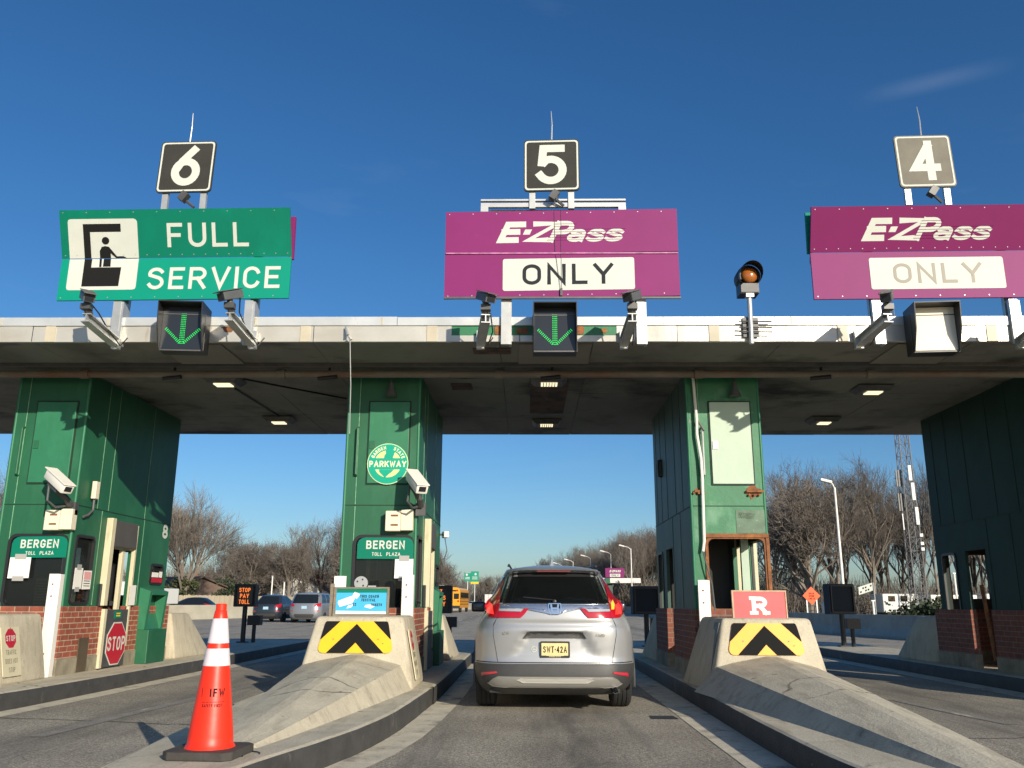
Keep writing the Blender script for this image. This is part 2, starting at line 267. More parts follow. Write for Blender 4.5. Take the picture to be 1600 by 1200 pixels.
M['bus_yellow'] = mat('school bus yellow', (.80, .34, .012), .4, coat=.3)
M['orange_sign'] = mat('fluorescent orange sheeting', (.95, .10, .008), .45)
M['sign_green_far'] = mat('highway guide sign green', (.0, .26, .17), .45)
M['duct_tape'] = mat('grey tape', (.38, .37, .35), .5)
M['cream_box'] = mat('cream equipment box', (.74, .68, .52), .5, var=.05, vs=6, stains=[((.35, .16, .06), 8, .70, .76, (1, 1, .6))])
M['pink'] = mat('pink printed notice', (.72, .35, .36), .7)

# ------------------------------------------------------------------ mesh building
SPLIT = {'leg', 'cable', 'pipe_hanger', 'rust_patch', 'joint_cover', 'soffit_plate', 'bare_patch', 'lower_lip', 'fascia_panel', 'roof_edge_trim', 'door_frame', 'rusty_bracket', 'rub_rail', 'rear_lamp', 'rusty_slot', 'white_label', 'camera_arm', 'seats', 'sun_shade', 'header', 'joint', 'bare_joint', 'corner_trim', 'bolt', 'board', 'equipment', 'posts', 'window', 'added_dark_panel', 'state_outline', 'loose_wire'}
class MB:
    def __init__(s): s.v = []; s.f = []; s.m = []
    def add(s, vs, fs, mi=0):
        o = len(s.v); s.v += [tuple(p) for p in vs]; s.f += [tuple(i + o for i in f) for f in fs]; s.m += [mi] * len(fs); return s
    def box(s, x0, x1, y0, y1, z0, z1, mi=0):
        return s.add([(x0, y0, z0), (x1, y0, z0), (x1, y1, z0), (x0, y1, z0), (x0, y0, z1), (x1, y0, z1), (x1, y1, z1), (x0, y1, z1)],
                     [(0, 3, 2, 1), (4, 5, 6, 7), (0, 1, 5, 4), (1, 2, 6, 5), (2, 3, 7, 6), (3, 0, 4, 7)], mi)
    def obox(s, c, size, rot=None, mi=0):
        rot = rot or Matrix.Identity(3); hx, hy, hz = (q / 2 for q in size); c = Vector(c)
        vs = [c + rot @ Vector(p) for p in [(-hx, -hy, -hz), (hx, -hy, -hz), (hx, hy, -hz), (-hx, hy, -hz), (-hx, -hy, hz), (hx, -hy, hz), (hx, hy, hz), (-hx, hy, hz)]]
        return s.add(vs, [(0, 3, 2, 1), (4, 5, 6, 7), (0, 1, 5, 4), (1, 2, 6, 5), (2, 3, 7, 6), (3, 0, 4, 7)], mi)
    def hexa(s, b, t, mi=0):
        """b, t: four bottom and four top corners, both counter-clockwise from above"""
        return s.add(list(b) + list(t), [(0, 3, 2, 1), (4, 5, 6, 7), (0, 1, 5, 4), (1, 2, 6, 5), (2, 3, 7, 6), (3, 0, 4, 7)], mi)
    def prism(s, poly, vec, mi=0):
        n = len(poly); p = [Vector(q) for q in poly]; q = [a + Vector(vec) for a in p]
        fs = [tuple(range(n)), tuple(range(2 * n - 1, n - 1, -1))] + [(i, n + i, n + (i + 1) % n, (i + 1) % n) for i in range(n)]
        return s.add(p + q, fs, mi)
    def tube(s, pts, r, n=8, cap=True, mi=0):
        pts = [Vector(p) for p in pts]; k = len(pts); rs = r if isinstance(r, (list, tuple)) else [r] * k
        vs = []; up = None
        for i in range(k):
            d = (pts[min(i + 1, k - 1)] - pts[max(i - 1, 0)])
            d = d.normalized() if d.length > 1e-9 else Vector((0, 0, 1))
            if up is None:
                up = Vector((0, 0, 1)) if abs(d.z) < .9 else Vector((1, 0, 0))
            a = d.cross(up); a = a.normalized() if a.length > 1e-6 else Vector((1, 0, 0)); up = a.cross(d)
            for j in range(n):
                t = 2 * math.pi * j / n; vs.append(pts[i] + (a * math.cos(t) + up * math.sin(t)) * rs[i])
        fs = [(i * n + j, i * n + (j + 1) % n, (i + 1) * n + (j + 1) % n, (i + 1) * n + j) for i in range(k - 1) for j in range(n)]
        if cap: fs += [tuple(range(n - 1, -1, -1)), tuple((k - 1) * n + j for j in range(n))]
        return s.add(vs, fs, mi)
    def lathe(s, prof, c=(0, 0, 0), n=32, axis='z', mi=0, cap=True):
        vs = []; cx, cy, cz = c
        for r, h in prof:
            for j in range(n):
                t = 2 * math.pi * j / n; a, b = r * math.cos(t), r * math.sin(t)
                vs.append({'z': (cx + a, cy + b, cz + h), 'x': (cx + h, cy + a, cz + b), 'y': (cx + b, cy + h, cz + a)}[axis])
        k = len(prof)
        fs = [(i * n + j, i * n + (j + 1) % n, (i + 1) * n + (j + 1) % n, (i + 1) * n + j) for i in range(k - 1) for j in range(n)]
        if cap: fs += [tuple(range(n - 1, -1, -1)), tuple((k - 1) * n + j for j in range(n))]
        return s.add(vs, fs, mi)
    def build(s, name, m, parent=None, bevel=0, smooth=False, seg=2):
        if name in SPLIT:
            par = list(range(len(s.v)))
            def find(i):
                while par[i] != i: par[i] = par[par[i]]; i = par[i]
                return i
            for f in s.f:
                for i in f[1:]: par[find(i)] = find(f[0])
            comp = {}
            for f, mi in zip(s.f, s.m): comp.setdefault(find(f[0]), []).append((f, mi))
            if 1 < len(comp) <= 60:
                for fs in comp.values():
                    ids = sorted({i for f, _ in fs for i in f}); mp_ = {i: k for k, i in enumerate(ids)}
                    q = MB(); q.v = [s.v[i] for i in ids]; q.f = [tuple(mp_[i] for i in f) for f, _ in fs]; q.m = [mi for _, mi in fs]
                    o = q.build_one(name, m, parent, bevel, smooth, seg)
                return o
        return s.build_one(name, m, parent, bevel, smooth, seg)
    def build_one(s, name, m, parent=None, bevel=0, smooth=False, seg=2):
        off = wl(parent) if parent else Vector((0, 0, 0))
        me = bpy.data.meshes.new(name)
        me.from_pydata([Vector(p) - off for p in s.v], [], s.f); me.update()
        mats = m if isinstance(m, (list, tuple)) else [m]
        for q in mats: me.materials.append(q)
        for p, i in zip(me.polygons, s.m): p.material_index = i
        bm = bmesh.new(); bm.from_mesh(me)
        if bevel:
            bmesh.ops.remove_doubles(bm, verts=bm.verts, dist=1e-6)
            bmesh.ops.bevel(bm, geom=[e for e in bm.edges if len(e.link_faces) == 2 and e.calc_face_angle(0) > .5], offset=bevel, segments=seg, affect='EDGES', profile=.5)
        bmesh.ops.recalc_face_normals(bm, faces=bm.faces)
        bm.to_mesh(me); bm.free()
        if smooth:
            for p in me.polygons: p.use_smooth = True
            try: me.set_sharp_from_angle(angle=R_(38))
            except Exception: pass
        o = bpy.data.objects.new(name, me); C.objects.link(o)
        if parent: o.parent = parent
        return o

def wl(o):
    v = Vector(o.location); p = o.parent
    while p: v += p.location; p = p.parent
    return v

def tag(o, label, cat, group=None):
    o['label'] = label; o['category'] = cat
    if group: o['group'] = group
    return o
def thing(name, label, cat, loc=(0, 0, 0), group=None):
    o = bpy.data.objects.new(name, None); C.objects.link(o); o.location = loc; o.empty_display_size = .2
    return tag(o, label, cat, group)
def struct(o, kind='structure'): o['kind'] = kind; return o
def copy_tree(o, parent=None):
    c = o.copy(); C.objects.link(c); c.parent = parent
    for ch in list(o.children): copy_tree(ch, c)
    return c

def plane(o, u, v):
    """surface frame: returns P(a, b, d) -> point, d along the outward normal u x v"""
    o, u, v = Vector(o), Vector(u).normalized(), Vector(v).normalized(); n = u.cross(v)
    f = lambda a, b, d=0.0: o + u * a + v * b + n * d
    f.n = n; return f
def rrect(x0, x1, y0, y1, r, n=5):
    pts = []
    for cx, cy, a in ((x1 - r, y1 - r, 0), (x0 + r, y1 - r, 90), (x0 + r, y0 + r, 180), (x1 - r, y0 + r, 270)):
        for i in range(n + 1):
            t = R_(a + 90 * i / n); pts.append((cx + r * math.cos(t), cy + r * math.sin(t)))
    return pts
def plate2d(mb, P, pts, d0, d1, mi=0):
    """flat sheet with outline pts, from depth d0 to d1 of frame P"""
    n = len(pts); a = [P(x, y, d0) for x, y in pts]; b = [P(x, y, d1) for x, y in pts]
    mb.add(a + b, [tuple(range(n)), tuple(range(2 * n - 1, n - 1, -1))] + [(i, n + i, n + (i + 1) % n, (i + 1) % n) for i in range(n)], mi)
def ring2d(mb, P, outer, inner, d0, d1, mi=0):
    n = len(outer); v = [P(x, y, d) for d in (d0, d1) for pl in (outer, inner) for x, y in pl]
    f = []
    for i in range(n):
        j = (i + 1) % n
        f += [(i, j, n + j, n + i), (2 * n + i, 2 * n + j, 3 * n + j, 3 * n + i), (i, j, 2 * n + j, 2 * n + i), (n + i, n + j, 3 * n + j, 3 * n + i)]
    mb.add(v, f, mi)

# ------------------------------------------------------------------ stroke lettering (road sign alphabet)
def arc(cx, cy, rx, ry, a0, a1, n=12):
    return [(cx + rx * math.cos(R_(a0 + (a1 - a0) * i / n)), cy + ry * math.sin(R_(a0 + (a1 - a0) * i / n))) for i in range(n + 1)]
GL = {
 'A': (.78, [[(0, 0), (.5, 1), (1, 0)], [(.17, .33), (.83, .33)]]),
 'B': (.68, [[(0, 0), (0, 1)], [(.05, 1), (.55, 1)] + arc(.6, .76, .34, .24, 90, -90, 8) + [(.05, .52)], [(.05, 0), (.6, 0)] + arc(.62, .26, .38, .26, -90, 80, 8)]),
 'C': (.66, [arc(.5, .68, .5, .32, 20, 180, 10) + arc(.5, .32, .5, .32, 180, 340, 10)]),
 'D': (.68, [[(0, .5), (0, 1), (.5, 1)] + arc(.5, .66, .5, .34, 90, 0, 8) + arc(.5, .34, .5, .34, 0, -90, 8) + [(0, 0), (0, .5)]]),
 'E': (.60, [[(1, 1), (0, 1), (0, 0), (1, 0)], [(0, .52), (.85, .52)]]),
 'F': (.58, [[(1, 1), (0, 1), (0, 0)], [(0, .5), (.85, .5)]]),
 'G': (.68, [arc(.5, .68, .5, .32, 20, 180, 10) + arc(.5, .32, .5, .32, 180, 360, 10) + [(1, .44), (.58, .44)]]),
 'H': (.68, [[(0, 0), (0, 1)], [(1, 0), (1, 1)], [(0, .5), (1, .5)]]),
 'I': (.12, [[(.5, 0), (.5, 1)]]),
 'K': (.70, [[(0, 0), (0, 1)], [(.95, 1), (.05, .42)], [(.36, .62), (1, 0)]]),
 'L': (.58, [[(0, 1), (0, 0), (1, 0)]]),
 'M': (.82, [[(0, 0), (0, 1), (.5, .2), (1, 1), (1, 0)]]),
 'N': (.70, [[(0, 0), (0, 1), (1, 0), (1, 1)]]),
 'O': (.70, [arc(.5, .68, .5, .32, 0, 180, 12) + arc(.5, .32, .5, .32, 180, 360, 12) + [(1, .68)]]),
 'P': (.66, [[(0, 0), (0, 1)], [(.05, 1), (.55, 1)] + arc(.58, .73, .42, .27, 90, -90, 8) + [(.05, .46)]]),
 'R': (.68, [[(0, 0), (0, 1)], [(.05, 1), (.55, 1)] + arc(.58, .74, .42, .26, 90, -90, 8) + [(.05, .48)], [(.5, .48), (1, 0)]]),
 'S': (.66, [arc(.5, .76, .47, .24, 25, 180, 9) + [(.05, .68)] + arc(.5, .28, .5, .28, 62, -155, 12)]),
 'T': (.62, [[(0, 1), (1, 1)], [(.5, 1), (.5, 0)]]),
 'U': (.68, [[(0, 1), (0, .32)] + arc(.5, .32, .5, .32, 180, 360, 10) + [(1, 1)]]),
 'V': (.74, [[(0, 1), (.5, 0), (1, 1)]]),
 'W': (.95, [[(0, 1), (.25, 0), (.5, .8), (.75, 0), (1, 1)]]),
 'Y': (.74, [[(0, 1), (.5, .45), (1, 1)], [(.5, .45), (.5, 0)]]),
 'Z': (.66, [[(0, 1), (1, 1), (0, 0), (1, 0)]]),
 '2': (.62, [arc(.5, .72, .48, .28, 165, -30, 10) + [(0, 0), (1, 0)]]),
 '4': (.68, [[(.72, 0), (.72, 1)], [(.69, .93), (.02, .28), (1, .28)]]),
 '5': (.62, [[(.92, 1), (.13, 1), (.06, .56)], [(.17, .575)] + arc(.46, .33, .54, .33, 112, -150, 20)]),
 '6': (.60, [[(.80, 1), (.30, .66), (.09, .44)], arc(.5, .32, .5, .32, 0, 360, 26)]),
 '8': (.60, [arc(.5, .74, .42, .26, -90, 270, 16), arc(.5, .25, .5, .25, 90, 450, 18)]),
 '-': (.34, [[(0, .5), (1, .5)]]), '.': (.14, [[(.5, .45), (.5, .55)]]),
 'a': (.64, [[(.12, .56)] + arc(.5, .50, .42, .20, 140, 0, 8) + [(.92, 0)], arc(.46, .2, .46, .2, 0, 360, 14)]),
 's': (.58, [arc(.5, .53, .46, .17, 20, 180, 7) + arc(.5, .18, .5, .18, 70, -160, 10)]),
}
def ribbon(pts, t, cap0=True, cap1=True):
    p = [Vector(q) for q in pts]; q = [p[0]]
    for a in p[1:]:
        if (a - q[-1]).length > 1e-5: q.append(a)
    p = q; closed = (p[0] - p[-1]).length < 1e-4
    if closed: p = p[:-1]
    n = len(p); h = t / 2
    if not closed:
        if cap0: p[0] = p[0] - (p[1] - p[0]).normalized() * h
        if cap1: p[-1] = p[-1] + (p[-1] - p[-2]).normalized() * h
    L = []; Rr = []
    for i in range(n):
        a = p[i] - p[i - 1] if (i > 0 or closed) else p[1] - p[0]
        b = p[(i + 1) % n] - p[i] if (i < n - 1 or closed) else p[-1] - p[-2]
        a = a.normalized(); b = b.normalized(); na = Vector((-a.y, a.x)); nb = Vector((-b.y, b.x)); m = (na + nb)
        m = m.normalized() if m.length > 1e-6 else na
        k = h / max(.42, m.dot(na)); L.append(p[i] + m * k); Rr.append(p[i] - m * k)
    return L, Rr, closed
def letters(mb, P, text, x, y, h, t=.16, wide=1.0, gap=.2, d=.003, align='c', shear=0.0, mi=0, space=.45):
    """lettering of height h; (x, y) is the baseline anchor in frame P"""
    tt = t * h; tot = 0; items = []
    for ch in text:
        if ch == ' ': tot += space * h; continue
        w = GL[ch][0] * h * wide if ch != 'I' else tt
        if ch == '.': w = tt
        items.append((ch, tot, w)); tot += w + gap * h
    tot -= gap * h
    ox = {'c': -tot / 2, 'l': 0, 'r': -tot}[align]; lay = 0
    for ch, cx, w in items:
        for st in GL[ch][1]:
            pts = []
            for a, b in st:
                xx = tt / 2 + a * (w - tt) if w > tt * 1.01 else w / 2
                yy = tt / 2 + b * (h - tt)
                pts.append((xx + shear * yy, yy))
            cap = ch not in 'VWAY' or True
            L, Rr, cl = ribbon(pts, tt, cap, cap)
            dd = d + .0005 * (lay % 4); lay += 1
            vs = [P(x + ox + cx + q.x, y + q.y, dd) for q in L] + [P(x + ox + cx + q.x, y + q.y, dd) for q in Rr]
            n = len(L); rng = range(n if cl else n - 1)
            mb.add(vs, [(i, (i + 1) % n, n + (i + 1) % n, n + i) for i in rng], mi)
    return tot
def lettering(P, parent, m, *rows, name='lettering', **kw):
    mb = MB()
    for r in rows:
        a = dict(kw); a.update(r[4] if len(r) > 4 else {}); letters(mb, P, r[0], r[1], r[2], r[3], **a)
    return mb.build(name, m, parent)
FX = Vector((1, 0, 0)); FZ = Vector((0, 0, 1)); FY = Vector((0, 1, 0))
def front(x, y, z): return plane((x, y, z), FX, FZ)          # a face looking at -y (towards the camera)
def right(x, y, z): return plane((x, y, z), FY, FZ)          # a face looking at +x

# ------------------------------------------------------------------ ground and road
def sheet(name, pts, z, m, kind='structure'):
    mb = MB(); mb.add([(x, y, z) for x, y in pts], [tuple(range(len(pts)))]); o = mb.build(name, m); struct(o, kind); return o
sheet('ground', [(-900, -40), (900, -40), (900, 1500), (-900, 1500)], -.06, M['earth'])
sheet('road', [(-48, -25), (22, -25), (15.6, 22), (13.2, 45), (13, 90), (13.5, 125), (12.4, 150), (8.5, 190), (1, 230), (-10, 290), (-26, 370), (-60, 370), (-44, 290), (-34, 200), (-34, 90), (-48, 45)], 0, M['asphalt'])
def strip(name, line, w, z, m):
    mb = MB(); L = [Vector((*p, 0)) for p in line]; vs = []
    for i, p in enumerate(L):
        d = (L[min(i + 1, len(L) - 1)] - L[max(i - 1, 0)]).normalized(); n = Vector((-d.y, d.x, 0)) * w / 2
        vs += [p + n + FZ * z, p - n + FZ * z]
    mb.add(vs, [(2 * i, 2 * i + 1, 2 * i + 3, 2 * i + 2) for i in range(len(L) - 1)])
    return struct(mb.build(name, m))
ISL = {   # edges of the four islands, nose to tail: left and right kerb lines
 'L': ([(-7.5, 5.2), (-8.0, 6.2), (-8.15, 8), (-8.2, 10), (-8.2, 24)], [(-6.9, 5.2), (-6.25, 6.2), (-5.98, 8), (-5.86, 10), (-5.80, 12), (-5.74, 24)]),
 'C': ([(-2.42, 5.05), (-2.62, 5.5), (-2.72, 6.3), (-2.82, 7.4), (-2.95, 9), (-3.04, 11), (-3.05, 24)], [(-2.05, 5.05), (-1.83, 5.6), (-1.70, 6.15), (-1.52, 6.85), (-1.37, 7.55), (-1.26, 8.4), (-1.20, 9.4), (-1.145, 11), (-1.12, 12.3), (-1.12, 24)]),
 'R': ([(2.5, 4.7), (2.22, 5.15), (2.08, 5.9), (2.03, 7), (2.03, 9), (2.04, 11), (2.04, 24)], [(2.75, 4.75), (2.93, 5.3), (3.08, 6.0), (3.34, 6.9), (3.56, 7.9), (3.67, 9.2), (3.7, 11), (3.7, 24)]),
 'Q': ([(7.43, 4.7), (7.15, 5.15), (7.01, 5.9), (6.96, 7), (6.96, 9), (6.97, 11), (6.97, 24)], [(7.68, 4.75), (7.86, 5.3), (8.01, 6.0), (8.27, 6.9), (8.49, 7.9), (8.6, 9.2), (8.63, 11), (8.63, 24)]),
}
def offs(line, d):
    L = [Vector(p) for p in line]; r = []
    for i, p in enumerate(L):
        t = (L[min(i + 1, len(L) - 1)] - L[max(i - 1, 0)]).normalized(); r.append((p.x + t.y * d, p.y - t.x * d))
    return r
for k in 'LCRQ':
    for side, sg in ((0, -1), (1, 1)):
        w = .30 if (k, side) in (('C', 1), ('L', 1)) else .38
        a = ISL[k][side]; b = offs(a, sg * w); n = len(a)
        mb = MB(); mb.add([(x, y, .004) for x, y in a] + [(x, y, .004) for x, y in b], [(i, i + 1, n + i + 1, n + i) for i in range(n - 1)])
        struct(mb.build('gutter', M['gutter']))
# lane markings ahead of and beyond the plaza
strip('lane_marking', [(13.6, 22), (12.9, 30), (11.6, 42), (10.9, 60), (10.6, 90), (10.8, 125), (9.6, 150), (5.6, 190), (-2, 230)], .16, .005, M['paint_white'])
for x in (-4.6, -.9, 2.8, 6.5):
    for y in (48, 60, 72, 84, 96):
        strip('lane_marking', [(x, y), (x + .05, y + 3.2)], .14, .005, M['paint_white'])
strip('lane_marking', [(-24, 44), (-19.6, 60), (-15.5, 86), (-11.4, 125), (-8.9, 160), (-7.5, 230)], .18, .005, M['paint_white'])
strip('lane_marking', [(-4.45, 8.3), (-4.35, 9.9), (-4.2, 11.6), (-4.05, 13.2)], .16, .005, M['paint_worn'])
strip('lane_marking', [(5.0, 9.6), (4.86, 10.6), (4.75, 11.9)], .14, .005, M['paint_worn'])

rc = random.Random(12)
def wander(x0, y0, x1, y1, amp, n=14): return [(x0 + (x1 - x0) * i / n + rc.uniform(-amp, amp), y0 + (y1 - y0) * i / n + rc.uniform(-amp, amp)) for i in range(n + 1)]
M['sealant'] = mat('crack sealant', (.04, .039, .037), .6, var=.3, vs=8)
for ln, w in ((wander(-5.6, 9.6, -3.1, 9.1, .04), .018), (wander(3.9, 8.6, 6.8, 8.9, .03), .016)):
    strip('crack_seal', ln, w, .0045, M['sealant'])
sheet('road_patch', [(1.33, 9.85), (1.62, 9.83), (1.60, 10.12), (1.34, 10.1)], .0052, M['sealant'])

# ------------------------------------------------------------------ traffic islands
def smooth_line(line, n=4):
    P = [Vector(p) for p in line]; o = []
    for i in range(len(P) - 1):
        p0, p1, p2, p3 = P[max(i - 1, 0)], P[i], P[i + 1], P[min(i + 2, len(P) - 1)]
        for j in range(n):
            t = j / n; o.append(.5 * ((2 * p1) + (p2 - p0) * t + (2 * p0 - 5 * p1 + 4 * p2 - p3) * t * t + (-p0 + 3 * p1 - 3 * p2 + p3) * t ** 3))
    o.append(P[-1]); return [(p.x, p.y) for p in o]
def island(k, label, cx, tipx, tipy):
    lft, rgt = ISL[k]; lft = smooth_line(lft); rgt = smooth_line(rgt)
    t = thing('traffic_island', label, 'traffic island', (cx, 12, 0), 'concrete islands between the toll lanes')
    poly = lft + rgt[::-1]
    rnd = random.Random(ord(k)); n = len(poly)
    # rounded kerb edge: wall, lip, top
    c = Vector((cx, 12)); vs = []; prof = [(0, 0), (.0, .165), (.018, .19), (.05, .2)]
    pl = [Vector(p) for p in poly]
    def inset(i, d):
        a = (pl[i] - pl[i - 1]).normalized(); b = (pl[(i + 1) % n] - pl[i]).normalized(); na = Vector((a.y, -a.x)); nb = Vector((b.y, -b.x)); m = (na + nb).normalized()
        return pl[i] + m * d
    kb = MB(); kv = []
    for d, z in prof[:3]:
        for i in range(n):
            p = inset(i, d + rnd.uniform(-.004, .004)); kv.append((p.x, p.y, z))
    kb.add(kv, [(r * n + i, r * n + (i + 1) % n, (r + 1) * n + (i + 1) % n, (r + 1) * n + i) for r in range(2) for i in range(n)])
    kb.build('kerb', M['kerb_dark'], t, smooth=True)
    sl = MB(); a = [kv[2 * n + i] for i in range(n)]; b = []
    for i in range(n):
        p = inset(i, .05); b.append((p.x, p.y, .2))
    sl.add(a + b, [(i, (i + 1) % n, n + (i + 1) % n, n + i) for i in range(n)] + [tuple(range(n, 2 * n))])
    sl.build('slab', M['concrete'], t)
    # ramp that rises from the nose to the crash block
    rb = MB(); N = 18; rings = []; side = []
    tl, tr = tipx - .20, tipx + .22
    for i in range(N + 1):
        s = i / N; y = tipy + (10.74 - tipy) * s; e = s ** .86
        xl = tl + (cx - .86 - tl) * e; xr = tr + (cx + .74 - tr) * e
        xlt = tl + .03 + (cx - .58 - tl - .03) * e; xrt = tr - .03 + (cx + .59 - tr + .03) * e
        zt = .225 + .25 * s; zc = .235 + .37 * s ** .9; xc = (xlt * .45 + xrt * .55)
        j = lambda q: rnd.uniform(-q, q)
        rings.append([(xlt, y, zt + j(.002)), (xlt * .7 + xc * .3, y, zt * .64 + zc * .36 + j(.002)), (xc - .05, y, zc - .008), (xc + .05, y, zc - .008), (xrt * .6 + xc * .4, y, zt * .58 + zc * .42 + j(.002)), (xrt, y, zt + j(.002))])
        side.append(((xl, y, .198), (xlt, y, zt), (xrt, y, zt), (xr, y, .198)))
    m_ = len(rings[0]); rb.add([p for r in rings for p in r], [(i * m_ + j, i * m_ + j + 1, (i + 1) * m_ + j + 1, (i + 1) * m_ + j) for i in range(N) for j in range(m_ - 1)], 0)
    for a_, b_ in ((0, 1), (2, 3)):
        rb.add([s_[q] for s_ in side for q in ((a_, b_))], [(2 * i, 2 * i + 1, 2 * i + 3, 2 * i + 2) for i in range(N)], 1)
    rb.add([side[0][0]] + rings[0] + [side[0][3]], [tuple(range(m_ + 2))], 1)
    rb.build('ramp', [M['concrete'], M['concrete_side']], t)
    # crash block
    cb = MB(); y0, y1 = 10.68, 11.95
    c0 = cx; cx = cx - (.12 if k == 'L' else 0)
    b_ = [(cx - .66, y0, .19), (cx + .76, y0, .19), (cx + .74, y1, .19), (cx - .80, y1, .19)]
    t_ = [(cx - .47, y0 + .15, 1.03), (cx + .59, y0 + .15, 1.03), (cx + .57, y1, 1.03), (cx - .5, y1, 1.03)]
    cb.hexa(b_, t_); cb.build('crash_block', M['concrete_side'], t, bevel=.045, seg=3, smooth=True); cx = c0
    # trailing block and low nose behind the booth
    bb = MB(); bb.hexa([(cx - .55, 16.0, .19), (cx + .72, 16.0, .19), (cx + .78, 17.7, .19), (cx - .6, 17.7, .19)], [(cx - .42, 16.02, 1.0), (cx + .58, 16.02, 1.0), (cx + .52, 17.0, .98), (cx - .42, 17.0, .98)])
    bb.build('rear_block', M['concrete_side'], t, bevel=.05, seg=3, smooth=True)
    return t
IX = {'L': -6.99, 'C': -2.09, 'R': 2.82, 'Q': 7.76}
island('L', 'concrete island under the leftmost green toll booth, its crash block carrying a notice', IX['L'], -7.1, 6.4)
island('C', 'concrete island with the traffic cone on its nose, left of the silver car', IX['C'], -2.12, 6.5)
island('R', 'concrete island with a long ramp right of the silver car, below the red board', IX['R'], 2.85, 5.55)
island('Q', 'shaded concrete island under the dark booth at the right edge', IX['Q'], 7.78, 5.55)

# ------------------------------------------------------------------ canopy
cano = thing('toll_canopy', 'long flat toll plaza canopy with white metal fascia and dirty grey soffit above the booths', 'canopy', (0, 13.9, 4.4))
X0, X1 = -15.0, 17.0; Y0, Y1 = 10.7, 17.1; ZS = 4.48
MB().box(X0, X1, Y0 + .06, Y1, ZS + .02, ZS + .30).build('roof_slab', M['steel_dark'], cano)
sb = MB(); rnd = random.Random(4); x = X0
while x < X1:
    w = rnd.choice((1.22, 1.22, 2.44, 1.83)); 
    for ya, yb in ((Y0 + .03, 11.72), (11.735, 13.6), (13.61, 15.4), (15.41, Y1)):
        j = rnd.uniform(-.004, .004); sb.box(x + .004, min(x + w, X1) - .004, ya, yb, ZS + j, ZS + .018)
    x += w
sb.build('soffit', M['soffit'], cano)
# fascia: lower panels, upper trim, a stretch with the old green band laid bare
fb = MB(); ub = MB(); pb = MB(); x = X0; rnd = random.Random(11)
def wavy(mb, xa, xb, za, zb, y, amp):
    nx = max(2, int((xb - xa) / .12)); vs = []
    for i in range(nx + 1):
        for k in range(4):
            u = xa + (xb - xa) * i / nx; v = za + (zb - za) * k / 3
            e = amp * math.sin(u * 5.1 + v * 7) * math.sin(u * 2.3 + 1) if 0 < i < nx else 0
            vs.append((u, y - e * (1 if 0 < k < 3 else .3), v))
    mb.add(vs, [(i * 4 + k, (i + 1) * 4 + k, (i + 1) * 4 + k + 1, i * 4 + k + 1) for i in range(nx) for k in range(3)])
    mb.add([(xa, y, za), (xb, y, za), (xb, y + .05, za), (xa, y + .05, za)], [(0, 1, 2, 3)])
while x < X1:
    w = rnd.uniform(1.5, 2.6); xe = min(x + w, X1)
    zt = 4.69 + rnd.choice((0, 0, .018))
    seg = [(x, xe)]
    lo, hi = -.98, 1.16
    for a, b in seg:
        if b <= lo or a >= hi: wavy(fb, a + .004, b - .004, ZS - .005, zt, Y0 - rnd.uniform(0, .006), .010)
        else:
            if a < lo: wavy(fb, a + .004, lo, ZS - .005, zt, Y0 - .004, .008)
            if b > hi: wavy(fb, hi, b - .004, ZS - .005, zt, Y0 - .004, .012)
    x = xe
x = X0
while x < X1:
    w = rnd.uniform(1.9, 3.1); xe = min(x + w, X1)
    wavy(ub, x + .003, xe - .003, 4.69, 4.805 + rnd.uniform(-.006, .004), Y0 - .022, .006); x = xe
ub.box(X0, X1, Y0 - .018, Y0 + .3, 4.79, 4.798)
for px in (-6.3, -4.9, -2.95, -1.3, 2.35, 4.0, 5.9):
    pb.box(px, px + .13, Y0 - .012, Y0 + .01, ZS - .006, 4.688)
    pb.box(px - .6, px - .575, Y0 - .026, Y0, 4.70, 4.80)
fb.build('fascia_panel', M['fascia'], cano, smooth=True); ub.build('roof_edge_trim', M['fascia_trim'], cano, smooth=True); pb.build('joint_cover', M['fascia_patch'], cano)
gb = MB(); gb.box(-.98, 1.16, Y0 + .004, Y0 + .02, 4.56, 4.69); gb.build('bare_green_band', M['green_worn'], cano)
rb = MB()
for a, b, za, zb in ((-.42, -.24, 4.565, 4.685), (.62, .74, 4.57, 4.68), (-.14, .02, 4.58, 4.66), (.96, 1.04, 4.59, 4.65), (-4.0, -3.84, 4.60, 4.68)):
    plate2d(rb, front(0, Y0 - .001, 0), rrect(a, b, za, zb, .03), 0, .006)
rb.build('rust_patch', M['rust'], cano)
lb = MB(); lb.box(-.98, -.10, Y0 - .006, Y0 + .02, ZS - .005, 4.556); lb.box(-.09, 1.16, Y0 - .004, Y0 + .02, ZS - .005, 4.556); lb.build('lower_lip', M['fascia'], cano)
# flashing bent down under the joints, pipe, drip rail, hangers
pp = MB(); pp.tube([(X0, 12.0, 4.385), (-8.2, 12.0, 4.385), (X1, 12.02, 4.385)], .055, 12)
for px in (-9.5, -6.4, -3.55, -.4, 2.45, 4.9, 7.2): pp.tube([(px - .06, 12.0, 4.385), (px + .06, 12.0, 4.385)], .07, 12)
pp.build('pipe', M['pipe'], cano, smooth=True)
hb = MB()
for px in (-5.1, -2.85, .36, 4.2): hb.box(px - .015, px + .015, 11.985, 12.015, 4.43, 4.48); hb.tube([(px - .16, 12.0, 4.32), (px + .12, 11.95, 4.33)], .03, 8)
hb.build('pipe_hanger', M['black'], cano)
db = MB(); db.box(X0, X1, 11.72, 11.75, 4.425, 4.478); i = X0
while i < X1: db.box(i, i + .035, 11.716, 11.722, 4.43, 4.47); i += .075
db.build('drip_rail', M['steel_dark'], cano)
cb2 = MB()
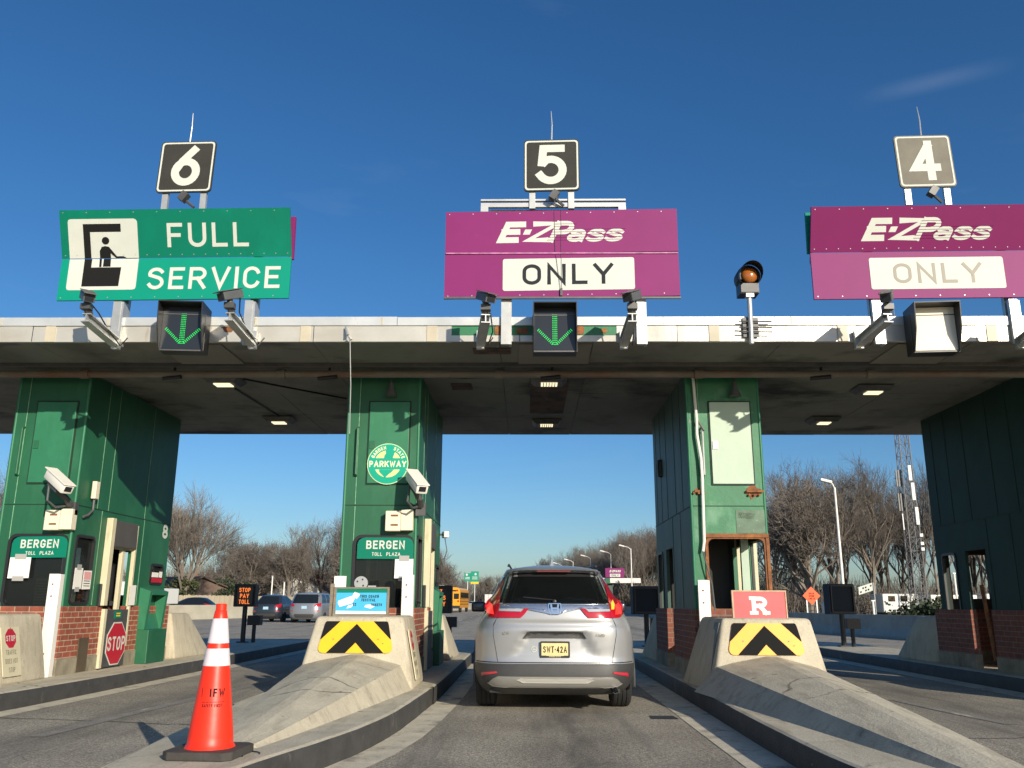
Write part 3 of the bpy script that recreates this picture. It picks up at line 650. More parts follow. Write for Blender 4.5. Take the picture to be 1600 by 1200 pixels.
for pts in ([(-4.3, 12.6, 4.465), (-3.0, 13.9, 4.465)], [(-4.5, 15.4, 4.46), (-4.62, 13.2, 4.46)], [(.3, 12.1, 4.42), (.32, 12.6, 4.465)], [(-1.5, 12.06, 4.37), (-.9, 12.03, 4.33), (-.3, 12.05, 4.36), (1.2, 12.05, 4.34), (2.2, 12.06, 4.36)], [(-8.4, 15.0, 4.46), (-7.2, 13.4, 4.46)]):
    cb2.tube(pts, .014, 6)
cb2.build('cable', M['black'], cano)
sp = MB()
for a, b in ((-4.86, -4.02), (-.10, .84), (4.80, 5.68)): sp.hexa([(a, 10.80, 4.462), (b, 10.80, 4.462), (b + .02, 11.70, 4.452), (a - .02, 11.70, 4.452)], [(a, 10.80, 4.474), (b, 10.80, 4.474), (b + .02, 11.70, 4.474), (a - .02, 11.70, 4.474)])
sp.build('soffit_plate', M['soffit_patch'], cano)
sr = MB(); sr.box(.05, .64, 12.75, 15.05, 4.466, 4.474); sr.box(-.72, -.22, 10.98, 11.25, 4.462, 4.473); sr.box(-1.18, -.86, 12.9, 13.3, 4.466, 4.474)
sr.build('bare_patch', M['soffit_rust'], cano)
for i, (px, py, ww) in enumerate(((-4.60, 12.65, .30), (-4.55, 15.5, .28), (.33, 12.62, .30), (.36, 15.72, .28), (5.37, 13.15, .28), (5.39, 15.5, .24), (-8.85, 15.9, .28))):
    lab = ['lit canopy light over the left lane, near the front edge', 'lit canopy light over the left lane, towards the back edge', 'lit canopy light over the rusty patch above the silver car', 'lit canopy light near the back edge above the silver car',
           'bright lit canopy light over the right lane, nearest the front', 'small lit canopy light over the right lane, at the back', 'canopy light at the far left beyond the leftmost booth'][i]
    t = thing('canopy_light', lab, 'light', (px, py, 4.4), 'lights under the canopy')
    hb = MB(); z0 = 4.462; hb.hexa([(px - .20, py - .17, z0 - .075), (px + .20, py - .17, z0 - .075), (px + .20, py + .17, z0 - .075), (px - .20, py + .17, z0 - .075)], [(px - .28, py - .23, z0), (px + .28, py - .23, z0), (px + .28, py + .23, z0), (px - .28, py + .23, z0)])
    hb.build('housing', M['steel_dark'], t, bevel=.01)
    gl = MB(); gl.box(px - ww * .42, px + ww * .42, py - .12, py + .07, z0 - .092, z0 - .077); gl.build('lens', M['lamp'], t)
    if i == 2 or i == 3:
        br_ = MB()
        for q in range(7): br_.box(px - ww / 2 + ww * (q + .5) / 7 - .006, px - ww / 2 + ww * (q + .5) / 7 + .006, py - .165, py + .11, z0 - .1, z0 - .093)
        br_.build('guard', M['steel_dark'], t)

# ------------------------------------------------------------------ toll booths
def wall(mb, P, a0, a1, b0, b1, holes, th, mi=0, inner=None):
    """wall of thickness th with rectangular openings (a0, a1, b0, b1)"""
    xs = sorted({a0, a1} | {min(max(h[i], a0), a1) for h in holes for i in (0, 1)}); ys = sorted({b0, b1} | {min(max(h[i], b0), b1) for h in holes for i in (2, 3)})
    solid = lambda i, j: 0 <= i < len(xs) - 1 and 0 <= j < len(ys) - 1 and not any(h[0] < (xs[i] + xs[i + 1]) / 2 < h[1] and h[2] < (ys[j] + ys[j + 1]) / 2 < h[3] for h in holes)
    for i in range(len(xs) - 1):
        for j in range(len(ys) - 1):
            if not solid(i, j): continue
            q = [(xs[i], ys[j]), (xs[i + 1], ys[j]), (xs[i + 1], ys[j + 1]), (xs[i], ys[j + 1])]
            mb.add([P(a, b, 0) for a, b in q], [(0, 1, 2, 3)], mi); mb.add([P(a, b, -th) for a, b in q], [(3, 2, 1, 0)], inner if inner is not None else mi)
            for (di, dj), (e, f) in (((0, -1), (0, 1)), ((1, 0), (1, 2)), ((0, 1), (2, 3)), ((-1, 0), (3, 0))):
                if not solid(i + di, j + dj): mb.add([P(*q[e], 0), P(*q[f], 0), P(*q[f], -th), P(*q[e], -th)], [(0, 1, 2, 3)], mi)
def seam(mb, P, pts, w=.012, d0=.001, d1=.005):
    for (a, b), (c, e) in zip(pts, pts[1:]):
        if abs(a - c) > abs(b - e): plate2d(mb, P, [(a, b - w / 2), (c, e - w / 2), (c, e + w / 2), (a, b + w / 2)], d0, d1)
        else: plate2d(mb, P, [(a - w / 2, b), (a + w / 2, b), (c + w / 2, e), (c - w / 2, e)], d0, d1)
def booth(cx, label, worn=False, glazed=True, cabinet=.22, dark=False):
    t = thing('toll_booth', label, 'toll booth', (cx, 14, .2), 'green toll booths under the canopy')
    x0, x1, y0, y1 = cx - .525, cx + .525, 12.3, 15.72; zb, zt = 1.12, 4.474
    gm = M['green_worn'] if worn else M['green']
    fr = (x0 + .20, x1 - .05, 1.12, 2.09)                                     # front opening
    rs = [(12.46, 12.97, 1.17, 2.10), (13.42, 14.25, .2, 2.40), (15.06, 15.54, 1.50, 1.80)]
    ls = [(14.02, 14.68, .2, 2.06), (15.02, 15.48, 1.06, 2.03)]
    if worn: ls = [(14.02, 14.68, .2, 2.06), (15.02, 15.48, 1.06, 2.03)]; rs = [(12.38, 13.2, 1.14, 2.08), (13.42, 14.25, .2, 2.06), (14.6, 15.5, 1.2, 2.08)]
    sh = MB(); F0 = front(0, y0, 0); Rt = right(x1, 0, 0); Lt = plane((x0, 0, 0), -FY, FZ); Bk = plane((0, y1, 0), -FX, FZ)
    wall(sh, F0, x0, x1, zb, zt, [fr], .05, 0, 2); wall(sh, Rt, y0 + .05, y1 - .05, zb, zt, rs, .05, 0, 2)
    wall(sh, Lt, -y1 + .05, -y0 - .05, zb, zt, [(-b, -a, c, d) for a, b, c, d in ls], .05, 1, 2)
    wall(sh, Bk, -x1, -x0, zb, zt, [(-x1 + .2, -x0 - .2, 1.3, 2.05)], .05, 0, 2)
    sh.box(x0 + .05, x1 - .05, y0 + .05, y1 - .05, 2.55, 2.58)
    sh.build('shell', [M['green_shade'] if dark else gm, M['green_shade'] if dark else (M['green_dark'] if worn else gm), M['interior']], t)
    if worn: q_ = MB(); q_.box(x0 + .06, x0 + .70, 13.22, 13.28, 1.0, 2.5); q_.box(x0 + .06, x1 - .06, 15.5, 15.55, 1.0, 2.5); q_.box(x0 + .055, x0 + .07, 12.4, 13.2, .3, 2.5); q_.build('added_dark_panel', M['interior'], t)  # added dark panels that keep the inside of the worn booth black
    # brick dwarf wall with door gaps, on a concrete plinth
    bk = MB(); g = .022; y2 = 15.95
    wall(bk, front(0, y0 - g, 0), x0 - g, x1 + g, .42, zb, [], .1); wall(bk, plane((0, y2, 0), -FX, FZ), -x1 - g, -x0 + g, .42, zb, [], .1)
    wall(bk, right(x1 + g, 0, 0), y0 - g + .1, y2 - .1, .42, zb, [(13.42, 14.25, .1, 1.3)], .1)
    wall(bk, plane((x0 - g, 0, 0), -FY, FZ), -y2 + .1, -y0 + g - .1, .42, zb, [(-14.68, -14.02, .1, 1.3)], .1)
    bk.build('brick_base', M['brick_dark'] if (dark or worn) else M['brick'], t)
    pl = MB(); g = .035
    wall(pl, front(0, y0 - g, 0), x0 - g, x1 + g, .2, .42, [], .12); wall(pl, plane((0, y2 + .01, 0), -FX, FZ), -x1 - g, -x0 + g, .2, .42, [], .12)
    wall(pl, right(x1 + g, 0, 0), y0 - g + .12, y2 - .11, .2, .42, [(13.42, 14.25, .1, 1.3)], .12)
    wall(pl, plane((x0 - g, 0, 0), -FY, FZ), -y2 + .11, -y0 + g - .12, .2, .42, [(-14.68, -14.02, .1, 1.3)], .12)
    pl.build('plinth', M['plinth'], t)
    # panel joints and bare edges
    sd = MB(); sl = MB()
    seam(sd, F0, [(x0 + .01, 2.535), (x1 - .01, 2.535)]); seam(sd, Rt, [(y0 + .01, 2.535), (y1, 2.535)]); seam(sd, Lt, [(-y1, 2.535), (-y0 - .01, 2.535)])
    seam(sl, F0, [(x0 + .17, 1.14), (x0 + .17, 2.52)], .008); seam(sl, F0, [(x0 + .17, 2.55), (x0 + .17, 4.44)], .008)
    cb = MB(); cb.tube([(x1 - .01, y0 + .01, 1.125), (x1 - .01, y0 + .01, 4.46)], .022, 10); cb.tube([(x0 + .01, y0 + .01, 1.125), (x0 + .01, y0 + .01, 4.46)], .022, 10)
    cb.build('corner_trim', M['green_panel'] if not dark else M['green_shade'], t, smooth=True)
    for yy in (12.95, 13.3, 14.6): seam(sl if not dark else sd, Rt, [(yy, 2.545), (yy, 4.45)], .007); 
    for yy in (13.12, 14.62): seam(sl if not dark else sd, Rt, [(yy, 1.14), (yy, 2.525)], .007)
    for yy in (12.9, 13.5, 14.3, 14.9, 15.4): seam(sd, Lt, [(-yy, 2.545), (-yy, 4.45)], .008)
    for yy in (13.2, 13.9): seam(sd, Lt, [(-yy, 1.14), (-yy, 2.525)], .008)
    sd.build('joint', M['seam_dark'], t)
    if not dark: sl.build('bare_joint', M['seam_light'], t)
    # access door with pull bar
    ac = MB(); pm = M['mint'] if worn else M['green_panel']
    pa = rrect(x0 + .325, x1 - .145, 2.845, 4.035, .008, 2)
    plate2d(ac, F0, pa, .001, .03); d = ac.build('access_door', pm, t, bevel=.006)
    ed = MB(); ring2d(ed, F0, rrect(x0 + .305, x1 - .125, 2.825, 4.055, .01, 2), rrect(x0 + .325, x1 - .145, 2.845, 4.035, .008, 2), .001, .012); ed.build('door_rebate', M['seam_dark'], d)
    lk = MB(); plate2d(lk, F0, rrect(x0 + .345, x0 + .42, 3.34, 3.46, .005, 2), .03, .042); lk.build('latch', M['steel'] if worn else M['green'], d)
    hd = MB(); hx = x0 + .20 if worn else x0 + .165
    hd.tube([(hx, y0 - .005, 3.66), (hx, y0 - .06, 3.64), (hx, y0 - .06, 2.97), (hx, y0 - .005, 2.95)], .016, 8); hd.build('pull_bar', M['steel'] if worn else M['green'], t, smooth=True)
    # rubber gasket and glass of the front and side windows
    gk = MB(); o = .03
    ring2d(gk, F0, rrect(fr[0] - o, fr[1] + o, fr[2] - o + .012, fr[3] + o, .12), rrect(fr[0] + .012, fr[1] - .012, fr[2] + .012, fr[3] - .012, .085), -.02, .02)
    wf = gk.build('window_frame', M['rust'] if worn else M['black'], t)
    for h in rs[:1] + rs[2:]:
        k = MB(); ring2d(k, Rt, rrect(h[0] - o, h[1] + o, h[2] - o, h[3] + o, .09), rrect(h[0] + .012, h[1] - .012, h[2] + .012, h[3] - .012, .05), -.02, .016)
        s_ = k.build('side_window', M['black'], t)
        if glazed: g2 = MB(); plate2d(g2, Rt, rrect(h[0], h[1], h[2], h[3], .04), -.03, -.022); g2.build('pane', M['glass_dark'], s_)
    for h in ls[1:]:
        k = MB(); ring2d(k, Lt, rrect(-h[1] - o, -h[0] + o, h[2] - o, h[3] + o, .09), rrect(-h[1] + .012, -h[0] - .012, h[2] + .012, h[3] - .012, .05), -.02, .016); k.build('side_window', M['black'], t)
    if glazed:
        g1 = MB(); plate2d(g1, F0, rrect(fr[0], fr[1], fr[2], fr[3], .06), -.03, -.022); g1.build('pane', M['glass_dark'], wf)
        it = MB(); it.box(x0 + .3, x0 + .62, 12.9, 13.25, 1.0, 1.52); it.box(x0 + .1, x1 - .1, 12.5, 12.95, 1.04, 1.09)
        it.build('counter', M['cream_box'], t)
        lo = MB()
        for q in range(9): lo.box(x0 + .32, x0 + .60, 12.885, 12.899, 1.14 + q * .04, 1.155 + q * .04)
        lo.build('louvre', M['plinth'], t)
        ch = MB(); ch.lathe([(.20, 0), (.22, .25), (.19, .55), (.1, .62)], (cx + .1, 14.3, 1.2), 14); ch.build('chair_back', M['black'], t, smooth=True)
    # door way on the right: frame, shutter box, half door
    jm = MB(); jm.box(x1 + .001, x1 + .10, 13.30, 13.42, 1.13, 2.44); jm.box(x1 + .001, x1 + .06, 14.25, 14.31, .5, 2.40); jm.box(x1 - .06, x1 - .002, 13.95, 14.05, .9, 2.3); jm.box(x1 - .30, x1 - .24, 13.9, 13.98, .9, 2.3)
    jm.build('door_frame', M['cream'] if not dark else M['green_shade'], t, bevel=.006)
    if glazed:
        ab = MB(); ab.hexa([(x1 + .001, 13.425, 1.98), (x1 + .085, 13.425, 2.02), (x1 + .085, 14.245, 2.02), (x1 + .001, 14.245, 1.98)], [(x1 + .001, 13.425, 2.42), (x1 + .075, 13.425, 2.42), (x1 + .075, 14.245, 2.42), (x1 + .001, 14.245, 2.42)])
        ab.build('shutter_box', mat_shutter, t, bevel=.01)
        hdm = MB(); hdm.box(x1 + .002, x1 + .055, 13.50, 14.27, .22, 1.07); hdoor = hdm.build('half_door', M['steel_dark'], t, bevel=.005)
        e = MB(); e.box(x1 + .002, x1 + .075, 13.42, 13.498, .22, 1.08); e.build('door_post', M['cream'], hdoor)
        bx = MB(); bx.box(x1 + .001, x1 + .05, 13.27, 13.41, 1.12, 1.45); bx.build('terminal', M['black'], t, bevel=.01)
    if cabinet:
        c1 = MB(); xa = x1 + .002; kd = cabinet / .26
        c1.hexa([(xa, 14.72, .2), (xa + .26 * kd, 14.72, .2), (xa + .26 * kd, 15.46, .2), (xa, 15.46, .2)], [(xa, 14.72, .74), (xa + .26 * kd, 14.72, .74), (xa + .26 * kd, 15.46, .74), (xa, 15.46, .74)])
        kk = c1.build('coin_cabinet', M['green'], t, bevel=.012)
        c2 = MB(); c2.hexa([(xa, 14.72, .742), (xa + .16 * kd, 14.72, .742), (xa + .16 * kd, 14.80, .742), (xa, 14.80, .742)], [(xa, 14.72, 1.42), (xa + .22 * kd, 14.72, 1.36), (xa + .22 * kd, 14.80, 1.36), (xa, 14.80, 1.42)])
        c2.hexa([(xa, 15.38, .742), (xa + .16 * kd, 15.38, .742), (xa + .16 * kd, 15.46, .742), (xa, 15.46, .742)], [(xa, 15.38, 1.42), (xa + .22 * kd, 15.38, 1.36), (xa + .22 * kd, 15.46, 1.36), (xa, 15.46, 1.42)])
        c2.hexa([(xa, 14.803, 1.30), (xa + .22 * kd, 14.803, 1.30), (xa + .22 * kd, 15.377, 1.30), (xa, 15.377, 1.30)], [(xa, 14.803, 1.42), (xa + .22 * kd, 14.803, 1.36), (xa + .22 * kd, 15.377, 1.36), (xa, 15.377, 1.42)])
        c2.hexa([(xa, 14.803, .742), (xa + .13 * kd, 14.803, .742), (xa + .13 * kd, 15.377, .742), (xa, 15.377, .742)], [(xa, 14.803, 1.0), (xa + .03 * kd, 14.803, 1.0), (xa + .03 * kd, 15.377, 1.0), (xa, 15.377, 1.0)])
        c2.build('chute', M['green_panel'], kk)
    return t
mat_shutter = mat('grey roller shutter', (.11, .10, .09), .55, metal=.3, var=.1, vs=3)
bL = booth(IX['L'], 'green toll booth at the left, with a STOP sign on its half door')
bC = booth(IX['C'], 'green toll booth left of the silver car, carrying the round parkway emblem', cabinet=.13)
bR = booth(IX['R'] + .02, 'worn rusty green toll booth with pale mint door, right of the silver car', worn=True, glazed=False, cabinet=0)
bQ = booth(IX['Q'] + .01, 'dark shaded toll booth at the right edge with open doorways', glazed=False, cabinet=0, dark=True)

# ------------------------------------------------------------------ signs over the canopy
YS = 10.6
def bolts(mb, P, xs, y, d): 
    for x in xs: mb.lathe_at = None; plate2d(mb, P, [(x + .0075 * math.cos(k * 1.05), y + .0075 * math.sin(k * 1.05)) for k in range(6)], d, d + .004)
def ezpass(P, parent, h, face, stripe, x, y):
    def put(ch, u, w, hh, t, d):
        mb = MB(); letters(mb, P, ch, x + u * h, y, hh * h, t=t / hh, wide=w / (GL[ch][0] * hh), gap=0, d=d, align='l', shear=.45); mb.build('lettering', face, parent)
    put('E', 0, .93, 1, .27, .0015); put('Z', 1.24, 1.22, 1, .25, .0015); put('P', 2.26, .86, 1, .22, .0028)
    put('a', 3.02, .80, .80, .165, .0041); put('s', 3.86, .78, .80, .165, .0015); put('s', 4.68, .78, .80, .165, .0015)
    mb = MB(); plate2d(mb, P, [(x + (1.0 + .45 * .38) * h, y + .38 * h), (x + (1.30 + .45 * .38) * h, y + .38 * h), (x + (1.30 + .45 * .62) * h, y + .62 * h), (x + (1.0 + .45 * .62) * h, y + .62 * h)], .0008, .0016); mb.build('hyphen', face, parent)
    sb_ = MB()
    for k in range(7):
        yy = y + h * (.10 + .125 * k); sx = .45 * (yy - y); xa = x + 2.20 * h + sx; xb = x + (5.44 if k < 5 else 3.16) * h + sx
        plate2d(sb_, P, [(xa, yy), (xb, yy), (xb + .45 * .013 * h, yy + .013 * h), (xa + .45 * .013 * h, yy + .013 * h)], .0062, .0066)
    sb_.build('stripes', stripe, parent)
def folded_sign(name, label, xa, xb, zlo, zmid, zhi, fold, mats, third, third_side, tilt):
    """two-panel sign, hinged along zmid and folded back by fold there; tilt = rise of the right end"""
    t = thing(name, label, 'overhead sign', ((xa + xb) / 2, YS, zlo), 'overhead lane signs'); cx = (xa + xb) / 2; w = xb - xa
    U = Vector((w, 0, tilt)).normalized()
    up = plane((cx, YS, zmid), U, Vector((0, -fold, zhi - zmid)))
    lo = plane((cx, YS, zmid), U, FZ)
    hu = math.hypot(fold, zhi - zmid); hl = zmid - zlo
    a = MB(); plate2d(a, up, [(-w / 2, .004), (w / 2, .004), (w / 2, hu), (-w / 2, hu)], -.03, 0); pu = a.build('upper_panel', mats[0], t)
    a = MB(); plate2d(a, lo, [(-w / 2, -hl), (w / 2, -hl), (w / 2, -.004), (-w / 2, -.004)], -.03, 0); pl = a.build('lower_panel', mats[1], t)
    b = MB(); n = int(w / .155)
    for i in range(n + 1):
        x = -w / 2 + .05 + (w - .1) * i / n
        if i % 2 == 0: bolts(b, up, [x], hu - .035, 0); bolts(b, lo, [x], -hl + .035, 0)
        if third: bolts(b, up, [x], .045, 0)
    b.build('bolts', M['steel'], t)
    if third:
        s = -1 if third_side == 'l' else 1; xe = cx + s * w / 2
        a = MB(); a.hexa([(xe - s * .06, YS + .10, zmid + .02), (xe + s * .0, YS + .10, zmid + .02), (xe + s * .0, YS + .14, zmid + .02), (xe - s * .06, YS + .14, zmid + .02)],
                         [(xe - s * .06, YS - .02, zhi - .02), (xe + s * .028, YS - .02, zhi - .02), (xe + s * .028, YS + .02, zhi - .02), (xe - s * .06, YS + .02, zhi - .02)]); a.build('side_panel', third, t)
    a = MB(); a.tube([(xa + .1, YS + .30, zmid), (xb - .1, YS + .30, zmid)], .06, 10)
    for px in (xa + .82, xb - .5): a.box(px - .055, px + .055, YS + .17, YS + .24, 4.80, zlo + .9); a.box(px - .075, px + .03, YS + .03, YS + .09, 4.42, zlo - .005); a.box(px + .03, px + .06, YS + .035, YS + .16, 4.42, zlo - .02)
    a.box(cx - .95, cx + .95, YS + .13, YS + .18, zhi + .04, zhi + .08)
    a.build('support', M['steel'], t)
    return t, up, lo, hu, hl
# FULL SERVICE
t, up, lo, hu, hl = folded_sign('overhead_sign', 'green FULL SERVICE sign over the left lane with attendant pictogram', -6.165, -3.112, 5.025, 5.605, 6.20, .23, (M['sign_green_a'], M['sign_green_lit']), M['sign_purple'], 'r', .03)
lettering(up, t, M['white_sign'], ('FULL', .43, .14, .315), t=.155, wide=1.12, gap=.24)
lettering(lo, t, M['white_sign'], ('SERVICE', .52, -.44, .305), t=.155, wide=1.10, gap=.21)
a = MB(); plate2d(a, up, [(-1.42, .006), (-.50, .006), (-.50, .48)] + [(-.52, .51), (-.55, .52), (-1.38, .52), (-1.41, .51), (-1.42, .48)], .001, .004)
plate2d(a, lo, [(-.50, -.006), (-1.42, -.006), (-1.42, -.40), (-1.41, -.43), (-1.38, -.44), (-.54, -.44), (-.51, -.43), (-.50, -.40)], .001, .004)
pic = a.build('pictogram', M['white_sign'], t)
a = MB(); f = lambda P, pts, dd=.0055: plate2d(a, P, pts, dd, dd + .001)
f(up, [(-1.22, .35), (-.72, .35), (-.72, .455), (-1.22, .455)]); f(up, [(-1.22, .006), (-1.13, .006), (-1.13, .349), (-1.22, .349)])
f(lo, [(-1.22, -.39), (-.73, -.39), (-.72, -.125), (-1.12, -.125), (-1.12, -.006), (-1.22, -.006)])
f(up, [(-.93 + .05 * math.cos(k * .3927), .235 + .05 * math.sin(k * .3927)) for k in range(16)])
f(up, [(-1.015, .006), (-1.015, .10), (-.985, .155), (-.94, .165), (-.89, .155), (-.79, .03), (-.70, .03), (-.66, .008), (-.80, .006), (-.87, .07), (-.87, .006)])
f(lo, [(-1.015, -.12), (-1.02, -.006), (-.99, -.006), (-.985, -.12)]); f(lo, [(-.965, -.115), (-.965, -.006), (-.87, -.006), (-.865, -.115)])
a.build('pictogram_figure', M['letter_black'], pic)
# E-ZPass ONLY, lane 5
t, up, lo, hu, hl = folded_sign('overhead_sign', 'purple toll pass ONLY sign in the middle, over the silver car, evenly lit', -1.08, 1.985, 5.045, 5.66, 6.26, .015, (M['sign_purple'], M['sign_purple']), None, 'r', .04)
ezpass(up, t, .30, M['white_sign'], M['sign_purple'], -.86, .15)
a = MB(); plate2d(a, lo, rrect(-.77, .95, -.52, -.075, .03), .001, .004); pb = a.build('white_panel', M['white_sign'], t)
lettering(lo, pb, M['letter_dark'], ('ONLY', .08, -.44, .285), t=.17, wide=1.22, gap=.28, d=.0055)
a = MB(); a.tube([(.36, YS - .02, 6.25), (.37, YS - .012, 5.7), (.44, YS - .02, 5.1)], .0028, 5); a.tube([(.45, YS - .02, 6.27), (.45, YS - .012, 5.08)], .002, 5)
a.box(.43, .46, YS - .03, YS - .015, 5.06, 5.16); a.box(-1.08, 1.985, YS - .035, YS - .005, 5.015, 5.04)
a.build('dangling_cable', M['steel_dark'], t)
a = MB(); a.box(-1.07, 1.975, YS - .015, YS - .002, 5.645, 5.662); a.build('hinge_strip', mat('scuffed purple hinge', (.42, .16, .32), .5, var=.4, vs=12, stretch=(1, 1, 1)), t)
a = MB(); a.box(-.62, 1.32, YS + .04, YS + .09, 6.43, 6.455); a.box(-.62, 1.32, YS + .04, YS + .09, 6.34, 6.40); a.box(-.62, -.52, YS + .03, YS + .1, 6.27, 6.34); a.box(1.22, 1.32, YS + .03, YS + .1, 6.27, 6.34); a.build('top_rail', M['steel'], t)
# E-ZPass ONLY, lane 4
t, up, lo, hu, hl = folded_sign('overhead_sign', 'purple toll pass ONLY sign at the right, its upper half darker', 3.705, 6.78, 5.025, 5.67, 6.235, .18, (M['sign_purple_shade'], M['sign_purple']), M['sign_green_lit'], 'l', .03)
ezpass(up, t, .30, M['white_sign'], M['sign_purple_shade'], -.88, .14)
a = MB(); plate2d(a, lo, rrect(-.79, .94, -.52, -.085, .03), .001, .004); pb = a.build('white_panel', M['white_sign'], t)
lettering(lo, pb, M['letter_fade'], ('ONLY', .08, -.44, .275), t=.155, wide=1.22, gap=.28, d=.0055)
# lane numbers
for ch, xc, zc, sl, lab, pm in (('6', -4.635, 6.93, .045, 'black lane number 6 plate over the green sign', 'sign_dark'), ('5', .331, 6.93, .0, 'dark grey lane number 5 plate over the middle sign', 'sign_dark'), ('4', 5.335, 6.965, -.05, 'faded grey lane number 4 plate over the right sign', 'sign_dark_faded')):
    t = thing('number_sign', lab, 'number sign', (xc, YS, zc - .38), 'lane number plates'); P = plane((xc, YS - .01, zc), Vector((1, 0, .02)), Vector((sl * .6, 0, 1)))
    a = MB(); plate2d(a, P, rrect(-.375, .375, -.38, .38, .05), -.025, 0); pl = a.build('plate', M[pm], t)
    a = MB(); ring2d(a, P, rrect(-.36, .36, -.365, .365, .045), rrect(-.338, .338, -.343, .343, .035), .001, .003); a.build('border', M['white_sign'], pl)
    lettering(P, pl, M['white_sign'], (ch, 0, -.285, .585), t=.185, wide=1.12 if ch != '4' else 1.0)
    a = MB(); 
    for px in (-.26, .26): a.box(xc + px - .04, xc + px + .04, YS + .02, YS + .07, zc - .62, zc - .1)
    a.build('leg', M['steel'], t); 
    a = MB(); a.tube([(xc, YS + .02, zc + .3), (xc + .01, YS + .02, zc + .62), (xc + .0, YS + .03, zc + .84)], [.012, .009, .004], 6); a.build('lightning_rod', M['steel'], t)
    a = MB(); R1 = Matrix.Rotation(R_(35), 3, 'Y'); a.obox((xc + .03, YS - .05, zc - .47), (.09, .10, .13), R1); a.tube([(xc + .06, YS - .03, zc - .52), (xc + .16, YS, zc - .60)], .02, 6); a.build('spotlight', M['steel_dark'], t)

# ------------------------------------------------------------------ lane signals
def lane_signal(xc, zc, lab, on=True, yaw=0):
    t = thing('lane_signal', lab, 'lane signal', (xc, 10.45, zc - .3), 'lane signals hung on the fascia')
    rot = Matrix.Rotation(R_(yaw), 3, 'Z'); o = Vector((xc, 10.42, zc)); U = rot @ FX; P = plane(o, U, FZ); w, h = .275, .30
    a = MB(); plate2d(a, P, [(-w, -h), (w, -h), (w, h), (-w, h)], -.22, 0)
    # visor: top and two sides, deeper at the top
    a.add([P(-w, h, 0), P(w, h, 0), P(w, h, .20), P(-w, h, .20), P(-w, h - .015, 0), P(w, h - .015, 0), P(w, h - .015, .20), P(-w, h - .015, .20)], [(0, 1, 2, 3), (4, 7, 6, 5), (3, 2, 6, 7), (0, 3, 7, 4), (1, 5, 6, 2)])
    for s in (-1, 1):
        q = [(h - .015, 0), (h - .015, .20), (-.02, .17), (-h, .04), (-h, 0)]
        a.add([P(s * w, z, d) for z, d in q] + [P(s * (w - .012), z, d) for z, d in q], [(0, 1, 2, 3, 4), (9, 8, 7, 6, 5)] + [(i, 5 + i, 5 + (i + 1) % 5, (i + 1) % 5) for i in range(5)])
    a.build('housing', M['black'], t)
    a = MB(); plate2d(a, P, [(-w + .014, -h + .02), (w - .014, -h + .02), (w - .014, h - .02), (-w + .014, h - .02)], .002, .006); face = a.build('face', M['signal_face'] if on else M['signal_glare'], t)
    if on:
        a = MB(); pts = []
        for k in range(17):
            for q in (-1.5, -.5, .5, 1.5): pts.append((q * .0165, .185 - k * .0245))
        for k in range(1, 12):
            for q in (-1, 0, 1):
                for s in (-1, 1): pts.append((s * (.012 + k * .0178 + q * .0085), -.225 + k * .0178 - q * .0095 + .012))
        for x, y in pts: plate2d(a, P, [(x + .0058 * math.cos(k * 1.0472), y + .0058 * math.sin(k * 1.0472)) for k in range(6)], .007, .010)
        a.build('green_arrow', M['led_green'], face)
    a = MB(); ring2d(a, P, rrect(-w - .006, w + .006, -h - .006, h * .62, .01, 2), rrect(-w + .012, w - .012, -h + .012, h * .62 - .012, .01, 2), .001, .012); a.build('bezel', M['steel_dark'], t)
    a = MB(); a.box(xc - .08, xc + .08, 10.6, 10.68, zc - .1, zc + .12); a.build('bracket', M['steel_dark'], t)
lane_signal(-4.38, 4.575, 'lane signal with lit green down arrow under the FULL SERVICE sign', True, 5)
lane_signal(.35, 4.555, 'lane signal with lit green down arrow above the silver car', True, 0)
lane_signal(5.10, 4.55, 'lane signal with sun glare painted as a pale face, no arrow, at the right', False, -5)

# ------------------------------------------------------------------ plate cameras on arms in front of the fascia
def plate_camera(xa, xc, zc, yaw, lab):
    t = thing('plate_camera', lab, 'camera', (xa, 10.66, 4.42), 'grey plate cameras on arms along the fascia')
    a = MB(); A = Vector((xa, 10.66, 4.44)); B = Vector((xc, 9.92, zc - .26)); d = (B - A).normalized(); s = d.cross(FZ).normalized(); u = s.cross(d)
    rot = Matrix((s, d, u)).transposed(); c = (A + B) / 2; L = (B - A).length
    a.obox(c + u * .05, (.11, L, .012), rot); a.obox(c - u * .05, (.11, L, .012), rot); a.obox(c, (.014, L, .09), rot)
    a.box(xa - .05, xa + .05, 10.62, 10.685, 4.36, 4.60); a.build('arm', M['steel'], t)
    a = MB(); a.tube([B + u * .05 - d * .08, B + Vector((0, -.01, .15)), B + Vector((0, -.02, .22))], [.045, .05, .03], 8); a.obox(B + Vector((0, -.01, .13)), (.12, .09, .07)); a.build('pan_head', M['steel_dark'], t)
    a = MB(); r2 = Matrix.Rotation(R_(yaw), 3, 'Z') @ Matrix.Rotation(R_(24), 3, 'X'); cc = Vector((xc, 9.90, zc))
    a.obox(cc, (.135, .30, .10), r2); a.obox(cc + r2 @ Vector((0, -.02, .062)), (.155, .36, .012), r2); h = a.build('housing', M['cam_grey'], t, bevel=.008)
    a = MB(); a.obox(cc + r2 @ Vector((0, -.153, 0)), (.10, .006, .07), r2); a.build('lens_window', M['signal_face'], h)
    a = MB(); a.tube([cc + r2 @ Vector((0, .15, -.02)), B + Vector((.05, .2, .12)), B + Vector((.07, .45, -.02)), A + Vector((.10, -.1, -.06)), A + Vector((.16, -.05, .06))], .009, 6); a.build('cable', M['black'], t, smooth=True)
plate_camera(-5.33, -5.38, 4.81, 38, 'grey plate camera on an arm left of the first green arrow')
